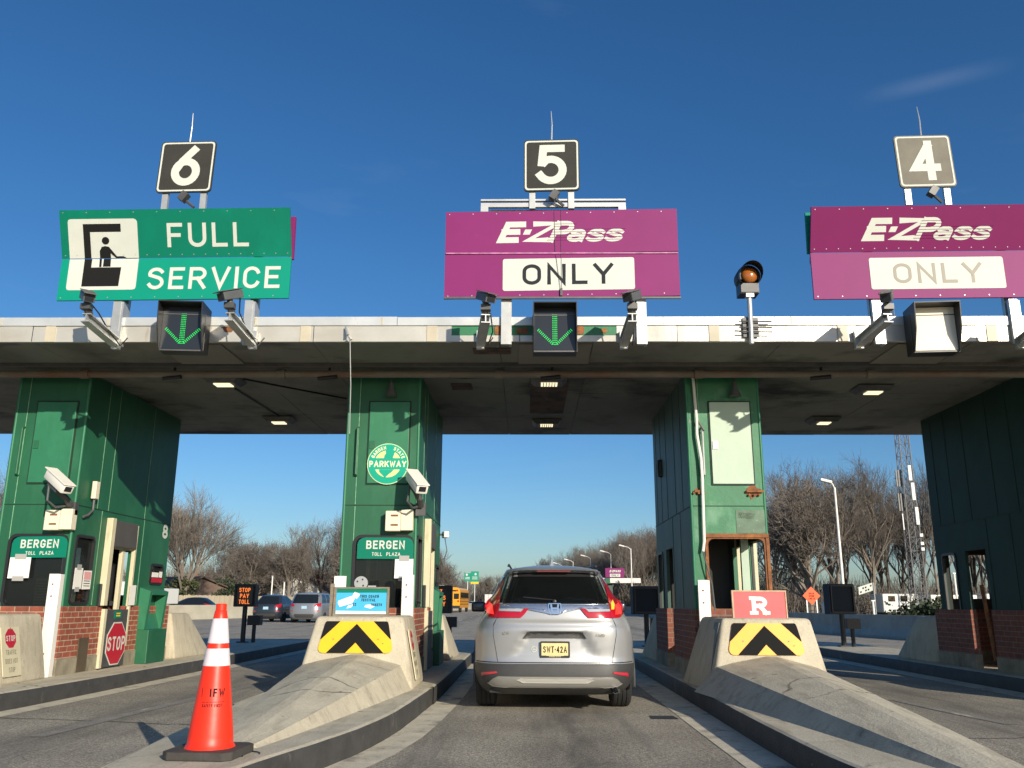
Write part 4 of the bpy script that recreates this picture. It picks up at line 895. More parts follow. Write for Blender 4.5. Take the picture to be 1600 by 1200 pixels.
plate_camera(-3.55, -3.62, 4.82, -32, 'grey plate camera on an arm right of the first green arrow')
plate_camera(-.60, -.50, 4.79, 30, 'grey plate camera on an arm left of the middle arrow')
plate_camera(1.24, 1.27, 4.80, -30, 'grey plate camera on an arm right of the middle arrow')
plate_camera(4.24, 4.33, 4.79, -28, 'grey plate camera beside the pale blank lane signal')
plate_camera(6.28, 6.10, 4.66, -20, 'grey plate camera on an arm at the right edge of the picture')
# amber beacon
t = thing('beacon', 'single amber beacon on a short pole, left of the right purple sign', 'beacon', (2.87, 10.64, 4.45))
a = MB(); a.tube([(2.87, 10.63, 4.42), (2.88, 10.63, 5.09)], .032, 10); a.box(2.83, 2.93, 10.58, 10.66, 5.04, 5.09); a.build('pole', M['steel'], t, smooth=True)
a = MB(); a.box(2.76, 3.0, 10.58, 10.80, 5.09, 5.28); a.lathe([(.14, 0), (.155, .02), (.155, .20), (.10, .25)], (2.885, 10.58, 5.33), 20, 'y'); a.build('housing', M['black'], t, smooth=True)
a = MB(); a.box(2.765, 2.995, 10.565, 10.58, 5.10, 5.22); a.build('plate', M['steel_dark'], t)
a = MB()
vs = []; n = 18
for i in range(n + 1):
    tt_ = R_(-50 + 280 * i / n); L = .06 + .16 * max(0, math.sin(R_(-20 + 220 * i / n)))
    vs += [(2.885 + .15 * math.cos(tt_), 10.58, 5.33 + .15 * math.sin(tt_)), (2.885 + .15 * math.cos(tt_), 10.58 - L, 5.33 + .15 * math.sin(tt_) - L * .12)]
a.add(vs, [(2 * i, 2 * i + 1, 2 * i + 3, 2 * i + 2) for i in range(n)]); a.build('visor', M['black'], t, smooth=True)
a = MB(); a.lathe([(.001, -.05), (.05, -.045), (.09, -.025), (.105, 0), (.105, .01)], (2.885, 10.57, 5.33), 24, 'y'); a.build('lens', M['lens_amber'], t, smooth=True)
a = MB()
for z in (4.58, 4.64, 4.72): a.tube([(2.72, 10.62, z), (3.14, 10.62, z - .005)], .009, 6)
a.box(2.78, 2.98, 10.655, 10.672, 4.52, 4.78); a.build('clamp', M['steel_dark'], t)
# rope and bracket at the centre booth, rope at the left edge
for x, y, lab in ((-2.28, 10.62, 'thin rope hanging from a bracket on the fascia in front of the emblem booth'), (-7.0, 10.62, 'thin rope hanging from the fascia at the left edge')):
    t = thing('rope', lab, 'rope', (x, y, 4.5)); a = MB()
    if x > -3: a.tube([(x - .07, 10.66, 4.66), (x - .03, 10.60, 4.53)], .02, 6); a.tube([(x - .02, 10.60, 4.52), (x + .02, 10.6, 4.47)], .018, 6)
    else: a.box(x - .08, x + .03, 10.62, 10.68, 4.46, 4.6)
    a.build('bracket', M['steel'], t)
    a = MB(); a.tube([(x, 10.6, 4.5), (x + .01, 10.75, 3.9), (x - .005, 10.9, 3.3 if x > -3 else 3.7)], .007, 5); a.build('line', M['steel'], t)

# ------------------------------------------------------------------ things on the booths
# booth floodlights under the canopy
for x, lab in ((-1.98, 'small grey floodlight at the top of the emblem booth'), (3.0, 'small dark floodlight at the top of the rusty booth')):
    t = thing('floodlight', lab, 'light', (x, 12.25, 4.2)); a = MB(); a.lathe([(.03, .2), (.045, .12), (.09, 0)], (x, 12.18, 4.1), 14); a.build('shade', M['cam_grey'], t, smooth=True)
    a = MB(); a.tube([(x, 12.18, 4.28), (x, 12.19, 4.44)], .02, 8); a.build('stem', M['steel_dark'], t)
# white enforcement cameras and their equipment boxes
def booth_camera(xc, bx, lab, lab2, yaw, d1):
    t = thing('security_camera', lab, 'camera', (xc, 12.2, 2.5), 'white cameras on the booth fronts')
    r2 = Matrix.Rotation(R_(yaw), 3, 'Z') @ Matrix.Rotation(R_(30), 3, 'X'); cc = Vector((xc, 11.86, 2.80))
    a = MB(); a.obox(cc, (.17, .50, .13), r2); b = a.build('housing', M['white'], t, bevel=.02, smooth=True)
    a = MB(); a.obox(cc + r2 @ Vector((0, .02, .072)), (.185, .56, .014), r2); a.build('sunshield', M['white'], b, bevel=.004)
    a = MB(); a.obox(cc + r2 @ Vector((.0, -.252, .01)), (.10, .008, .07), r2); a.build('lens_window', M['black'], b)
    a = MB(); a.obox(cc + r2 @ Vector((0, .02, -.09)), (.11, .24, .06), r2); a.tube([cc + r2 @ Vector((0, .05, -.12)), (xc + .02, 12.05, 2.60), (xc + .02, 12.2, 2.52)], [.035, .045, .05], 8); a.box(xc - .05, xc + .09, 12.21, 12.296, 2.38, 2.56)
    a.build('mount', M['steel_dark'], t)
    a = MB(); a.tube([cc + r2 @ Vector((-.03, .16, -.06)), cc + Vector((-.12, -.02, -.26)), cc + Vector((-.06, .10, -.34)), (xc - .02, 12.15, 2.50)], .016, 8); a.build('cable', M['cam_grey'], t, smooth=True)
    t2 = thing('equipment_box', lab2, 'equipment box', (bx, 12.29, 2.15), 'cream boxes under the booth cameras'); a = MB(); a.box(bx - .19, bx + .02, 12.13, 12.297, 2.16, 2.44); a.box(bx + .022, bx + .19, 12.15, 12.297, 2.17, 2.46)
    c = a.build('case', M['cream_box'], t2, bevel=.01)
    a = MB(); 
    for z in (2.245, 2.375): a.box(bx - .11, bx - .01, 12.12, 12.129, z - .011, z + .011)
    a.build('rusty_slot', M['rust'], t2)
booth_camera(-6.50, -6.60, 'white camera over the BERGEN window of the leftmost booth, turned left', 'cream box with rusty slots above the left BERGEN sign', 62, 0)
booth_camera(-1.52, -1.79, 'white camera beside the round parkway emblem', 'cream box with rusty slots under the camera beside the emblem', 28, 0)
# grey conduit box on the side of the left booth
t = thing('junction_box', 'tall cream junction box on the side of the left booth beside the camera', 'junction box', (-6.45, 12.75, 2.6)); a = MB(); a.box(-6.44, -6.37, 12.66, 12.78, 2.66, 2.92); a.build('case', M['cream_box'], t, bevel=.012)
a = MB(); a.tube([(-6.41, 12.72, 2.66), (-6.41, 12.72, 2.5), (-6.42, 12.62, 2.42), (-6.43, 12.5, 2.38)], .018, 8); a.build('conduit', M['cam_grey'], t, smooth=True)
# BERGEN TOLL PLAZA signs in the windows
for cx, tilt, lab in ((-6.88, .012, 'green BERGEN toll plaza sign in the window of the leftmost booth'), (-1.985, 0, 'green BERGEN toll plaza sign in the window of the emblem booth')):
    P = plane((cx, 12.272, 1.785), Vector((1, 0, tilt)), FZ); t = thing('plaza_sign', lab, 'sign', (cx, 12.27, 1.78), 'green plaza name signs')
    a = MB(); pts = [(-.395, 0), (.395, 0)] + [(.395, .20), (.375, .255), (.335, .285), (.28, .295), (-.28, .295), (-.335, .285), (-.375, .255), (-.395, .20)]
    plate2d(a, P, pts, -.004, .004); a.build('plate', M['sign_green_a'], t)
    lettering(P, t, M['white_sign'], ('BERGEN', 0, .135, .118), ('TOLL', -.115, .04, .05), ('PLAZA', .115, .04, .05), t=.18, wide=.95, gap=.17, d=.006)
# notices taped to the windows
def notice(P, x0, x1, y0, y1, lab, tape=True, extra=None, cat='notice', m='paper'):
    o = P((x0 + x1) / 2, y0); t = thing('paper_notice', lab, cat, o, 'white notices taped to the booths'); a = MB(); plate2d(a, P, [(x0, y0), (x1, y0 + .006), (x1, y1), (x0 + .004, y1 - .004)], .0, .004); a.build('sheet', M[m], t)
    if tape: a = MB(); c = (x0 + x1) / 2; w = (x1 - x0) * .27; plate2d(a, P, [(c - w, y1 - .03), (c + w, y1 - .03), (c + w, y1 + .045), (c - w, y1 + .045)], .0045, .006); plate2d(a, P, [(c - w, y0 - .035), (c + w, y0 - .035), (c + w, y0 + .03), (c - w, y0 + .03)], .0045, .006); a.build('tape', M['duct_tape'], t)
    return t
notice(front(0, 12.262, 0), -1.845, -1.585, 1.52, 1.785, 'blank white notice with grey tape, right of centre below the emblem booth sign')
notice(front(0, 12.262, 0), -7.27, -6.97, 1.50, 1.79, 'blank white notice with grey tape in the leftmost booth window')
Ps = right(-6.440, 0, 0)
notice(Ps, 12.47, 12.70, 1.36, 1.66, 'white notice with black clips on the narrow side window of the leftmost booth', True)
t = notice(right(-6.436, 0, 0), 12.72, 12.96, 1.36, 1.63, 'white notice with a pink block beside the narrow side window', False)
a = MB(); plate2d(a, right(-6.436, 0, 0), [(12.74, 1.50), (12.94, 1.50), (12.94, 1.61), (12.74, 1.61)], .005, .006); a.build('pink_block', M['pink'], t)
a = MB(); [plate2d(a, right(-6.436, 0, 0), [(12.75, 1.475 - k * .035), (12.93, 1.475 - k * .035), (12.93, 1.485 - k * .035), (12.75, 1.485 - k * .035)], .005, .006) for k in range(3)]; a.build('print_lines', M['letter_black'], t)
t = notice(right(-6.40, 0, 0), 14.20, 14.42, 1.13, 1.45, 'creased white sheet clipped beside the open booth doorway', False)
t = thing('window_sticker', 'small white and red sticker in the rear side window above the coin cabinet', 'sticker', (-6.44, 15.3, 1.5)); Pw = right(-6.442, 0, 0)
a = MB(); plate2d(a, Pw, [(15.08, 1.60), (15.35, 1.60), (15.35, 1.68), (15.08, 1.68)], 0, .004); plate2d(a, Pw, [(15.38, 1.60), (15.50, 1.60), (15.50, 1.70), (15.38, 1.70)], 0, .004); a.build('white_label', M['paper'], t)
a = MB(); plate2d(a, Pw, [(15.08, 1.51), (15.52, 1.51), (15.52, 1.59), (15.08, 1.59)], 0, .004); a.build('red_label', M['red_sign'], t)
# number 8 on the booth side
t = thing('number_mark', 'white painted number 8 on the side of the leftmost booth', 'number', (-6.46, 15.6, 2.3)); lettering(right(-6.464, 0, 0), t, M['white_sign'], ('8', 15.50, 2.28, .25), t=.22, wide=1.5, name='digit')
# STOP sign on the half door, small stickers above
Pd = right(-6.408, 0, 0); t = thing('stop_sign', 'red octagonal STOP sign on the half door of the leftmost booth', 'stop sign', (-6.41, 13.95, .25))
oct_ = lambda r: [(13.93 + r * math.cos(R_(22.5 + 45 * k)), .56 + r * math.sin(R_(22.5 + 45 * k))) for k in range(8)]
a = MB(); plate2d(a, Pd, oct_(.345), 0, .006); a.build('border', M['white_sign'], t)
a = MB(); plate2d(a, Pd, oct_(.325), .0065, .009); a.build('plate', M['red_sign'], t)
lettering(Pd, t, M['white_sign'], ('STOP', 13.93, .455, .21), t=.17, wide=.86, gap=.16, d=.010)
t = thing('door_sticker', 'small green and yellow sticker above the STOP sign on the half door', 'sticker', (-6.41, 13.9, .93)); a = MB(); plate2d(a, Pd, [(13.78, .935), (14.02, .935), (14.02, 1.05), (13.78, 1.05)], 0, .004); a.build('label', M['sign_green_a'], t)
a = MB(); plate2d(a, Pd, [(13.84, .965), (13.97, .965), (13.97, .985), (13.84, .985)], .0045, .006); plate2d(a, Pd, [(13.84, 1.0), (13.97, 1.0), (13.97, 1.02), (13.84, 1.02)], .0045, .006); a.build('print_lines', M['yellow'], t)
# brown plate on the brick of the left booth
t = thing('access_plate', 'narrow brown metal plate low on the brick side of the leftmost booth', 'plate', (-6.42, 12.95, .2)); a = MB(); a.box(-6.442, -6.425, 12.82, 13.10, .21, .68); a.build('plate', mat('brown paint', (.10, .075, .045), .5, var=.2), t)
# white guard posts
for x, y, z1, tx, lab, in ((-6.53, 12.14, 1.56, -.03, 'white guard post in front of the leftmost BERGEN booth'), (-1.64, 12.14, 1.57, 0, 'white guard post in front of the emblem booth, right of the blue poster'), (2.395, 12.10, 1.51, .02, 'white guard post at the left corner of the rusty booth, beside the red R board')):
    t = thing('guard_post', lab, 'guard post', (x, y, .2), 'white guard posts before the booths'); a = MB(); a.box(x - .075, x + .06, y - .02, y + .02, .2, z1); a.box(x + .045, x + .085, y - .018, y + .09, .2, z1 - .004); a.build('board', M['white'], t, bevel=.004)
    a = MB(); 
    for z in (z1 - .14, z1 - .3, .5): plate2d(a, front(x - .01, y - .02, z), [(.012 * math.cos(k), .012 * math.sin(k)) for k in range(6)], .0, .006)
    a.build('bolt', M['rust'], t)
# round parkway emblem
t = thing('parkway_emblem', 'round teal and cream garden state parkway emblem on the booth left of the silver car', 'emblem', (-1.995, 12.26, 2.83)); Pe = front(-1.998, 12.262, 3.122)
cir = lambda r, a0=0, a1=360, n=40: [(r * math.cos(R_(a0 + (a1 - a0) * k / n)), r * math.sin(R_(a0 + (a1 - a0) * k / n))) for k in range(n + (0 if abs(a1 - a0) == 360 else 1))]
cream = mat('cream sheeting', (.80, .68, .30), .45, var=.05, vs=6); teal = mat('teal sheeting', (.0, .36, .235), .42, var=.06, vs=5)
a = MB(); plate2d(a, Pe, cir(.297), -.004, 0); a.build('rim', mat('pale rim', (.55, .72, .42), .5), t)
a = MB(); plate2d(a, Pe, cir(.285), .0005, .003); a.build('disc', teal, t)
a = MB()
hh = .082
for s in (1, -1):
    a0 = math.degrees(math.asin(hh / .195)); plate2d(a, Pe, [(x, y * s) for x, y in cir(.195, a0, 180 - a0, 20)], .0035, .005)
a.build('field', cream, t)
a = MB(); plate2d(a, Pe, [(-.055, .083), (-.05, .12), (-.03, .15), (-.035, .185), (.0, .25), (.03, .235), (.10, .17), (.085, .13), (.07, .083)], .0055, .007)
plate2d(a, Pe, [(-.12, -.083), (-.115, -.12), (-.07, -.165), (-.03, -.20), (.02, -.15), (.06, -.12), (.09, -.083)], .0055, .007); a.build('state_outline', teal, t)
a = MB(); letters(a, Pe, 'PARKWAY', 0, -.045, .088, t=.2, wide=.98, gap=.15, d=.004)
for word, ang0, da in (('GARDEN', 154, -10.4), ('STATE', 66, -10.6)):
    for k, ch in enumerate(word):
        th = ang0 + da * k; q = plane(Pe(.208 * math.cos(R_(th)), .208 * math.sin(R_(th)), 0), FX * math.cos(R_(th - 90)) + FZ * math.sin(R_(th - 90)), -FX * math.sin(R_(th - 90)) + FZ * math.cos(R_(th - 90)))
        letters(a, q, ch, 0, .005, .05, t=.2, wide=.95, d=.004)
a.build('lettering', mat('pale cream lettering', (.82, .80, .50), .5), t)
# rust and conduit of the worn booth
xr = bR.location.x; t = bR
a = MB(); a.tube([(xr - .50 + .08, 12.25, 4.45), (xr - .40, 12.23, 3.75), (xr - .405, 12.235, 3.55), (xr - .365, 12.23, 3.2), (xr - .36, 12.235, 2.9), (xr - .375, 12.235, 2.05), (xr - .40, 12.235, 1.9)], .022, 8); a.build('conduit', M['white'], t, smooth=True)
a = MB(); a.tube([(xr - .40, 12.235, 1.9), (xr - .36, 12.22, 1.7), (xr - .30, 12.22, 1.45), (xr - .28, 12.2, 1.1)], .010, 6); a.tube([(xr - .38, 12.24, 3.75), (xr - .30, 12.22, 3.6)], .016, 6); a.build('loose_wire', M['cam_grey'], t)
a = MB()
for cx_, cz_, sc in ((xr - .42, 2.74, .5), (xr + .36, 2.74, 1.0)):
    plate2d(a, front(cx_, 12.298, cz_), [((.11 + .04 * math.sin(k * 2.7)) * sc * math.cos(k * .449), (.09 + .03 * math.cos(k * 1.9)) * sc * math.sin(k * .449)) for k in range(14)], .001, .004)
    a.box(cx_ - .10 * sc, cx_ + .14 * sc, 12.25, 12.275, cz_ - .015, cz_ + .015)
    for q in range(3): a.lathe([(.018, 0), (.018, .04)], (cx_ - .06 + q * .07, 12.255, cz_ - .05 * sc), 6, 'y')
plate2d(a, front(xr + .24, 12.298, 2.40), [(-.12, -.035), (.1, -.05), (.13, .03), (-.1, .045)], .001, .004)
a.box(xr - .36, xr + .53, 12.262, 12.299, 2.095, 2.15); a.box(xr + .49, xr + .535, 12.266, 12.31, 1.12, 2.09)
a.build('rusty_bracket', M['rust'], t)
a = MB(); a.box(xr + .10, xr + .52, 12.294, 12.2985, 2.16, 2.48); a.build('repair_patch', mat('grey green repair', (.10, .17, .11), .6, var=.3, vs=6, stains=[((.3, .34, .28), 7, .6, .66, (1, 1, 1))]), t)
a = MB(); a.box(xr + .30, xr + .41, 12.95, 13.02, 1.12, 2.12); a.build('inner_post', M['mint'], t); a = MB(); a.box(xr + .19, xr + .25, 13.0, 13.06, 1.12, 2.0); a.build('inner_trim', M['green'], t)
a = MB(); a.lathe([(.001, -.16), (.06, -.14), (.07, 0), (.06, .14), (.001, .16)], (xr - .535, 14.83, 3.45), 12); a.build('side_lamp', M['black'], t, smooth=True)
# rusty pole standing in the doorway of the dark booth
t = tag(MB().tube([(7.215, 14.05, .35), (7.235, 14.25, 1.5)], .03, 8).build('leaning_pole', M['rust']), 'rusty orange pole leaning in the doorway of the dark booth', 'pole')
t = thing('wall_camera', 'small white camera on the rear corner of the emblem booth', 'camera', (-1.55, 15.6, 2.3)); a = MB(); a.obox((-1.47, 15.72, 2.38), (.09, .22, .11), Matrix.Rotation(.3, 3, 'Z')); a.build('housing', M['white'], t, bevel=.01); a = MB(); a.tube([(-1.56, 15.7, 2.38), (-1.47, 15.72, 2.38)], .02, 6); a.tube([(-1.48, 15.75, 2.32), (-1.44, 15.78, 2.1), (-1.5, 15.75, 1.9)], .008, 5); a.build('bracket', M['cam_grey'], t)

# ------------------------------------------------------------------ boards on the crash blocks
def chevron(cx, lab, m):
    P = plane((cx, 10.668, .19), FX, Vector((0, .15, .84))); t = thing('chevron_board', lab, 'chevron sign', (cx, 10.68, .6), 'yellow and black chevron boards')
    y0, y1 = .425, .795; ym = y1 - y0
    out_ = [(-.39, y0), (.39, y0)] + [(.42, y0 + .01), (.44, y0 + .035), (.442, y0 + .07)] + [(.385, y1 - .03), (.375, y1 - .008), (.36, y1), (-.36, y1), (-.375, y1 - .008), (-.385, y1 - .03)] + [(-.442, y0 + .07), (-.44, y0 + .035), (-.42, y0 + .01)]
    a = MB(); plate2d(a, P, out_, .0, .006); a.build('plate', M[m], t)
    a = MB(); f = lambda pts: plate2d(a, P, pts, .0065, .008)
    f([(-.345, y0), (0, y1 - .03), (0, y0 + .12), (-.115, y0)]); f([(.345, y0), (.115, y0), (0, y0 + .12), (0, y1 - .03)])
    f([(-.20, y1), (-.36, y1), (-.375, y1 - .008), (-.385, y1 - .03), (-.422, y0 + .17), (-.42, y0 + .155)]); f([(.20, y1), (.42, y0 + .155), (.422, y0 + .17), (.385, y1 - .03), (.375, y1 - .008), (.36, y1)])
    a.build('black_stripes', M['letter_black'], t)
    a = MB()
    for x, y in ((-.27, .16), (.27, .16), (.33, .11)): bolts(a, P, [x], y0 + y, .008)
    a.build('bolts', M['steel_dark'], t)
chevron(-2.055, 'yellow and black chevron board on the block below the blue poster', 'yellow'); chevron(2.84, 'orange yellow and black chevron board on the block below the red R board', 'orange_yellow')
# notices on the sloping right side of the blocks
for cx, lab in ((-6.99, 'cream board reading STOP, traffic does not stop, on the leftmost block'), (-2.09, 'narrow board on the right side of the block below the blue poster')):
    P = plane((cx + (.763 if cx > -5 else .643), 11.12, .19), FY * .9 - FX * .014, Vector((-.17, 0, .84))); t = thing('warning_board', lab, 'sign', (cx + .7, 11.1, .3), 'warning boards on the block sides')
    a = MB(); plate2d(a, P, rrect(-.20, .20, .10, .70, .02), .004, .016); a.build('plate', M['cream'], t); a = MB()
    plate2d(a, P, [(.125 * math.cos(R_(22.5 + 45 * k)), .56 + .125 * math.sin(R_(22.5 + 45 * k))) for k in range(8)], .0165, .018); a.build('red_octagon', M['red_sign'], t)
    lettering(P, t, M['white_sign'], ('STOP', 0, .525, .07), t=.18, wide=.85, d=.0185); lettering(P, t, M['letter_fade'], ('TRAFFIC', 0, .36, .06), ('DOES NOT', 0, .255, .06), ('STOP', 0, .15, .06), t=.14, wide=.72, gap=.14, d=.0165, space=.3)
    a = MB(); bolts(a, P, [0], .685, .016); a.build('bolts', M['steel_dark'], t)
t = thing('metal_strip', 'grey metal strip bolted up the left side of the right crash block', 'plate', (2.15, 11.1, .2)); P = plane((2.82 - .655, 11.0, .19), -FY, Vector((.185, .0, .84)))
a = MB(); plate2d(a, P, [(-.13, .05), (.13, .05), (.13, .80), (-.13, .80)], .006, .02); a.build('strip', M['steel_dark'], t); a = MB(); [bolts(a, P, [0], q, .02) for q in (.12, .42, .74)]; a.build('bolts', M['steel'], t)
# blue poster board
P = plane((-2.055, 11.0, 1.035), Vector((1, 0, .004)), Vector((0, .06, 1))); t = thing('poster_board', 'wood framed board with a torn faded blue poster, left of the silver car', 'poster', (-2.05, 11.0, 1.03))
a = MB(); plate2d(a, P, [(-.345, -.005), (.345, -.005), (.345, .345), (-.345, .345)], -.03, 0); ring2d(a, P, [(-.345, -.005), (.345, -.005), (.345, .345), (-.345, .345)], [(-.315, .02), (.32, .02), (.32, .325), (-.315, .325)], 0, .014); a.box(-2.45, -2.405, 11.02, 11.06, 1.03, 1.42); a.build('frame', M['wood'], t)
a = MB(); plate2d(a, P, [(-.314, .021), (.319, .021), (.319, .324), (-.314, .324)], .001, .003); po = a.build('poster', M['blue_ad'], t)
a = MB(); plate2d(a, P, [(-.31, .278), (.318, .278), (.318, .322), (-.31, .322)], .004, .005); a.build('green_band', M['sign_green_a'], po)
a = MB(); plate2d(a, P, [(-.31, .024), (.315, .022), (.312, .050), (-.308, .060)], .004, .005); plate2d(a, P, [(-.29, .155), (-.265, .105), (-.11, .15), (-.075, .215), (-.10, .245), (-.16, .225), (-.285, .18)], .0055, .007); plate2d(a, P, [(-.11, .252), (-.06, .20), (-.03, .235), (-.02, .26), (-.085, .29)], .0042, .005); plate2d(a, P, [(.04, .105), (.12, .085), (.17, .11), (.12, .135), (.06, .13)], .0042, .005); plate2d(a, P, [(-.18, .085), (-.12, .10), (-.09, .14), (-.16, .12)], .0042, .005); a.build('torn_paper', M['paper'], po)
lettering(P, po, M['letter_dark'], ('THIS COACH', .10, .215, .036), ('FESTIVAL', .09, .172, .034), ('EZ', -.08, .12, .032), ('TICKETS', .19, .115, .032), t=.2, wide=.8, gap=.18, d=.0056)
t = thing('paper_notice', 'small white card standing behind the left end of the blue poster', 'notice', (-2.35, 11.1, 1.38)); a = MB(); a.box(-2.42, -2.27, 11.08, 11.09, 1.36, 1.515); a.build('sheet', M['paper'], t)
t = thing('reel', 'round grey metal disc bracket behind the top of the blue poster', 'bracket', (-2.09, 11.15, 1.38)); a = MB(); a.lathe([(.001, 0), (.085, 0), (.085, .02), (.001, .02)], (-2.09, 11.12, 1.43), 22, 'y'); a.box(-2.0, -1.9, 11.12, 11.14, 1.36, 1.40); a.box(-2.12, -2.06, 11.13, 11.16, 1.03, 1.42); a.build('disc', M['steel'], t); a = MB(); [plate2d(a, front(-2.09, 11.118, 1.43), [(q[0] + .012 * math.cos(k), q[1] + .012 * math.sin(k)) for k in range(6)], 0, .003) for q in ((-.045, .02), (.02, .045), (.03, -.03))]; a.build('hole', M['black'], t)
# red R board
P = plane((2.855, 11.0, 1.0), FX, Vector((0, .05, 1))); t = thing('letter_board', 'faded red board with a white slab letter R on the right crash block', 'board', (2.85, 11.0, 1.0))
a = MB(); plate2d(a, P, [(-.335, -.005), (.335, -.005), (.335, .36), (-.335, .36)], -.025, 0); ring2d(a, P, [(-.335, -.005), (.335, -.005), (.335, .36), (-.335, .36)], [(-.315, .015), (.32, .015), (.32, .342), (-.315, .342)], 0, .012); a.build('frame', mat('sun bleached wood', (.52, .36, .24), .8, var=.2, vs=10), t)
a = MB(); plate2d(a, P, [(-.314, .016), (.319, .016), (.319, .341), (-.314, .341)], .001, .003); pa = a.build('face', M['red_faded'], t)
a = MB(); letters(a, P, 'R', .0, .07, .215, t=.235, wide=1.3, d=.004)
for x0_, x1_, yy in ((-.125, -.02, .07), (.03, .125, .07), (-.125, -.03, .245)): plate2d(a, P, [(x0_, yy), (x1_, yy), (x1_, yy + .042), (x0_, yy + .042)], .0062, .0070)
a.build('lettering', M['paper'], pa)

# ------------------------------------------------------------------ traffic cone on the nose of the island
cx, cy, cz = -2.125, 6.17, .2
t = thing('traffic_cone', 'tall orange traffic cone with two white bands on the island nose', 'traffic cone', (cx, cy, cz))
a = MB(); b = .235
pts = [(-b, -b + .05), (-b + .05, -b), (b - .05, -b), (b, -b + .05), (b, b - .05), (b - .05, b), (-b + .05, b), (-b, b - .05)]
rotc = Matrix.Rotation(R_(-4), 3, 'Z'); Pc = plane((cx, cy, cz), rotc @ FX, rotc @ FY); plate2d(a, Pc, pts, .002, .055); a.build('base', M['cone_base'], t, bevel=.008)
H_ = .985; rad = lambda h: .152 - (.152 - .036) * h
a = MB(); a.lathe([(.165, .056), (.160, .066), (rad(.03), .085)] + [(rad(q / 20), .085 + (H_ - .085) * q / 20) for q in range(1, 19)] + [(.040, H_ - .05), (.036, H_ - .045), (.036, H_ - .005), (.030, H_), (.022, H_), (.022, H_ - .1)], (cx, cy, cz), 48); a.build('cone', M['cone_orange'], t, smooth=True)
a = MB()
for za, zb_ in ((.575, .688), (.722, .885)):
    h0, h1 = (za - .085) / (H_ - .085), (zb_ - .085) / (H_ - .085); a.lathe([(rad(h0) + .0005, za), (rad(h0) + .002, za + .002), (rad(h1) + .002, zb_ - .002), (rad(h1) + .0005, zb_)], (cx, cy, cz), 48, cap=False)
a.build('reflective_collar', M['cone_white'], t, smooth=True)
face_a = math.atan2(-cy, -cx); 
def conemap(x, y, d):
    r = rad((y - .085) / (H_ - .085)) + .0008 + d * .15; th = face_a + x / r
    return Vector((cx + r * math.cos(th), cy + r * math.sin(th), cz + y))
a = MB(); letters(a, conemap, 'IFW', .022, .382, .052, t=.2, wide=.85, gap=.22, d=.0); letters(a, conemap, 'SAFETY FIRST', -.008, .318, .020, t=.22, wide=.68, gap=.16, d=.0)
vs = [conemap(-.086, .378, 0), conemap(-.086, .438, 0), conemap(-.032, .438, 0)]; a.add(vs, [(0, 1, 2)])
for k in range(6): a.add([conemap(-.078 + k * .026, .347, 0), conemap(-.056 + k * .026, .347, 0), conemap(-.056 + k * .026, .351, 0), conemap(-.078 + k * .026, .351, 0)], [(0, 1, 2, 3)])
a.build('lettering', M['letter_black'], t)
t = tag(MB().tube([(-1.92 + .12 * math.cos(k * .42), 6.22 + .10 * math.sin(k * .42), .207) for k in range(13)], .004, 5).build('wire', M['black']), 'loop of thin wire lying on the island right of the cone', 'wire')

# ------------------------------------------------------------------ message signs on the island tails
def message_sign(x, y, rows, lab, w=.27, h=.28, z=1.35, yaw=0):
    t = thing('message_sign', lab, 'message sign', (x, y, .2), 'message signs on the island tails'); rot = Matrix.Rotation(R_(yaw), 3, 'Z'); P = plane((x, y, z), rot @ FX, FZ)
    a = MB(); a.tube([(x, y + .12, .2), (x, y + .12, z - h)], .06, 10); a.box(x - .12, x + .12, y, y + .24, .2, .23); a.build('post', M['black'], t)
    a = MB(); plate2d(a, P, rrect(-w, w, -h, h, .02), -.28, 0); hs = a.build('housing', M['black'] if rows else mat('dark slate housing', (.05, .058, .07), .7, spec=.2), t)
    a = MB(); plate2d(a, P, rrect(-w + .06, w - .06, -h + .06, h - .06, .03), .001, .004); a.build('screen', M['signal_face'] if rows else M['screen_off'], hs)
    a = MB(); ring2d(a, P, rrect(-w + .04, w - .04, -h + .04, h - .04, .04), rrect(-w + .06, w - .06, -h + .06, h - .06, .03), .001, .05); a.build('visor', M['black'], hs)
    if rows:
        lettering(P, hs, M['led_amber'], *[(r, 0, h - .20 - k * .145, .105) for k, r in enumerate(rows)], t=.17, wide=.85, gap=.16, d=.006)
    a = MB(); a.box(x + .10, x + .42, y + .05, y + .3, .62, .86); a.tube([(x + .25, y + .17, .2), (x + .25, y + .17, .62)], .05, 8); a.build('control_box', M['black'], t)
message_sign(-7.15, 22.4, ('STOP', 'PAY', 'TOLL'), 'amber message sign reading STOP PAY TOLL, right of the leftmost booth')
message_sign(-2.13, 21.6, ('EZ', 'PASS', 'ONLY'), 'amber message sign half hidden behind the emblem booth, before the yellow bus', .30, .33, 1.27)
message_sign(2.86, 21.4, (), 'dark blank message sign to the right of the silver car', .33, .33, 1.27, 4)
message_sign(7.66, 21.8, (), 'dark blank message sign right of the red R board', .33, .36, 1.32, 8)

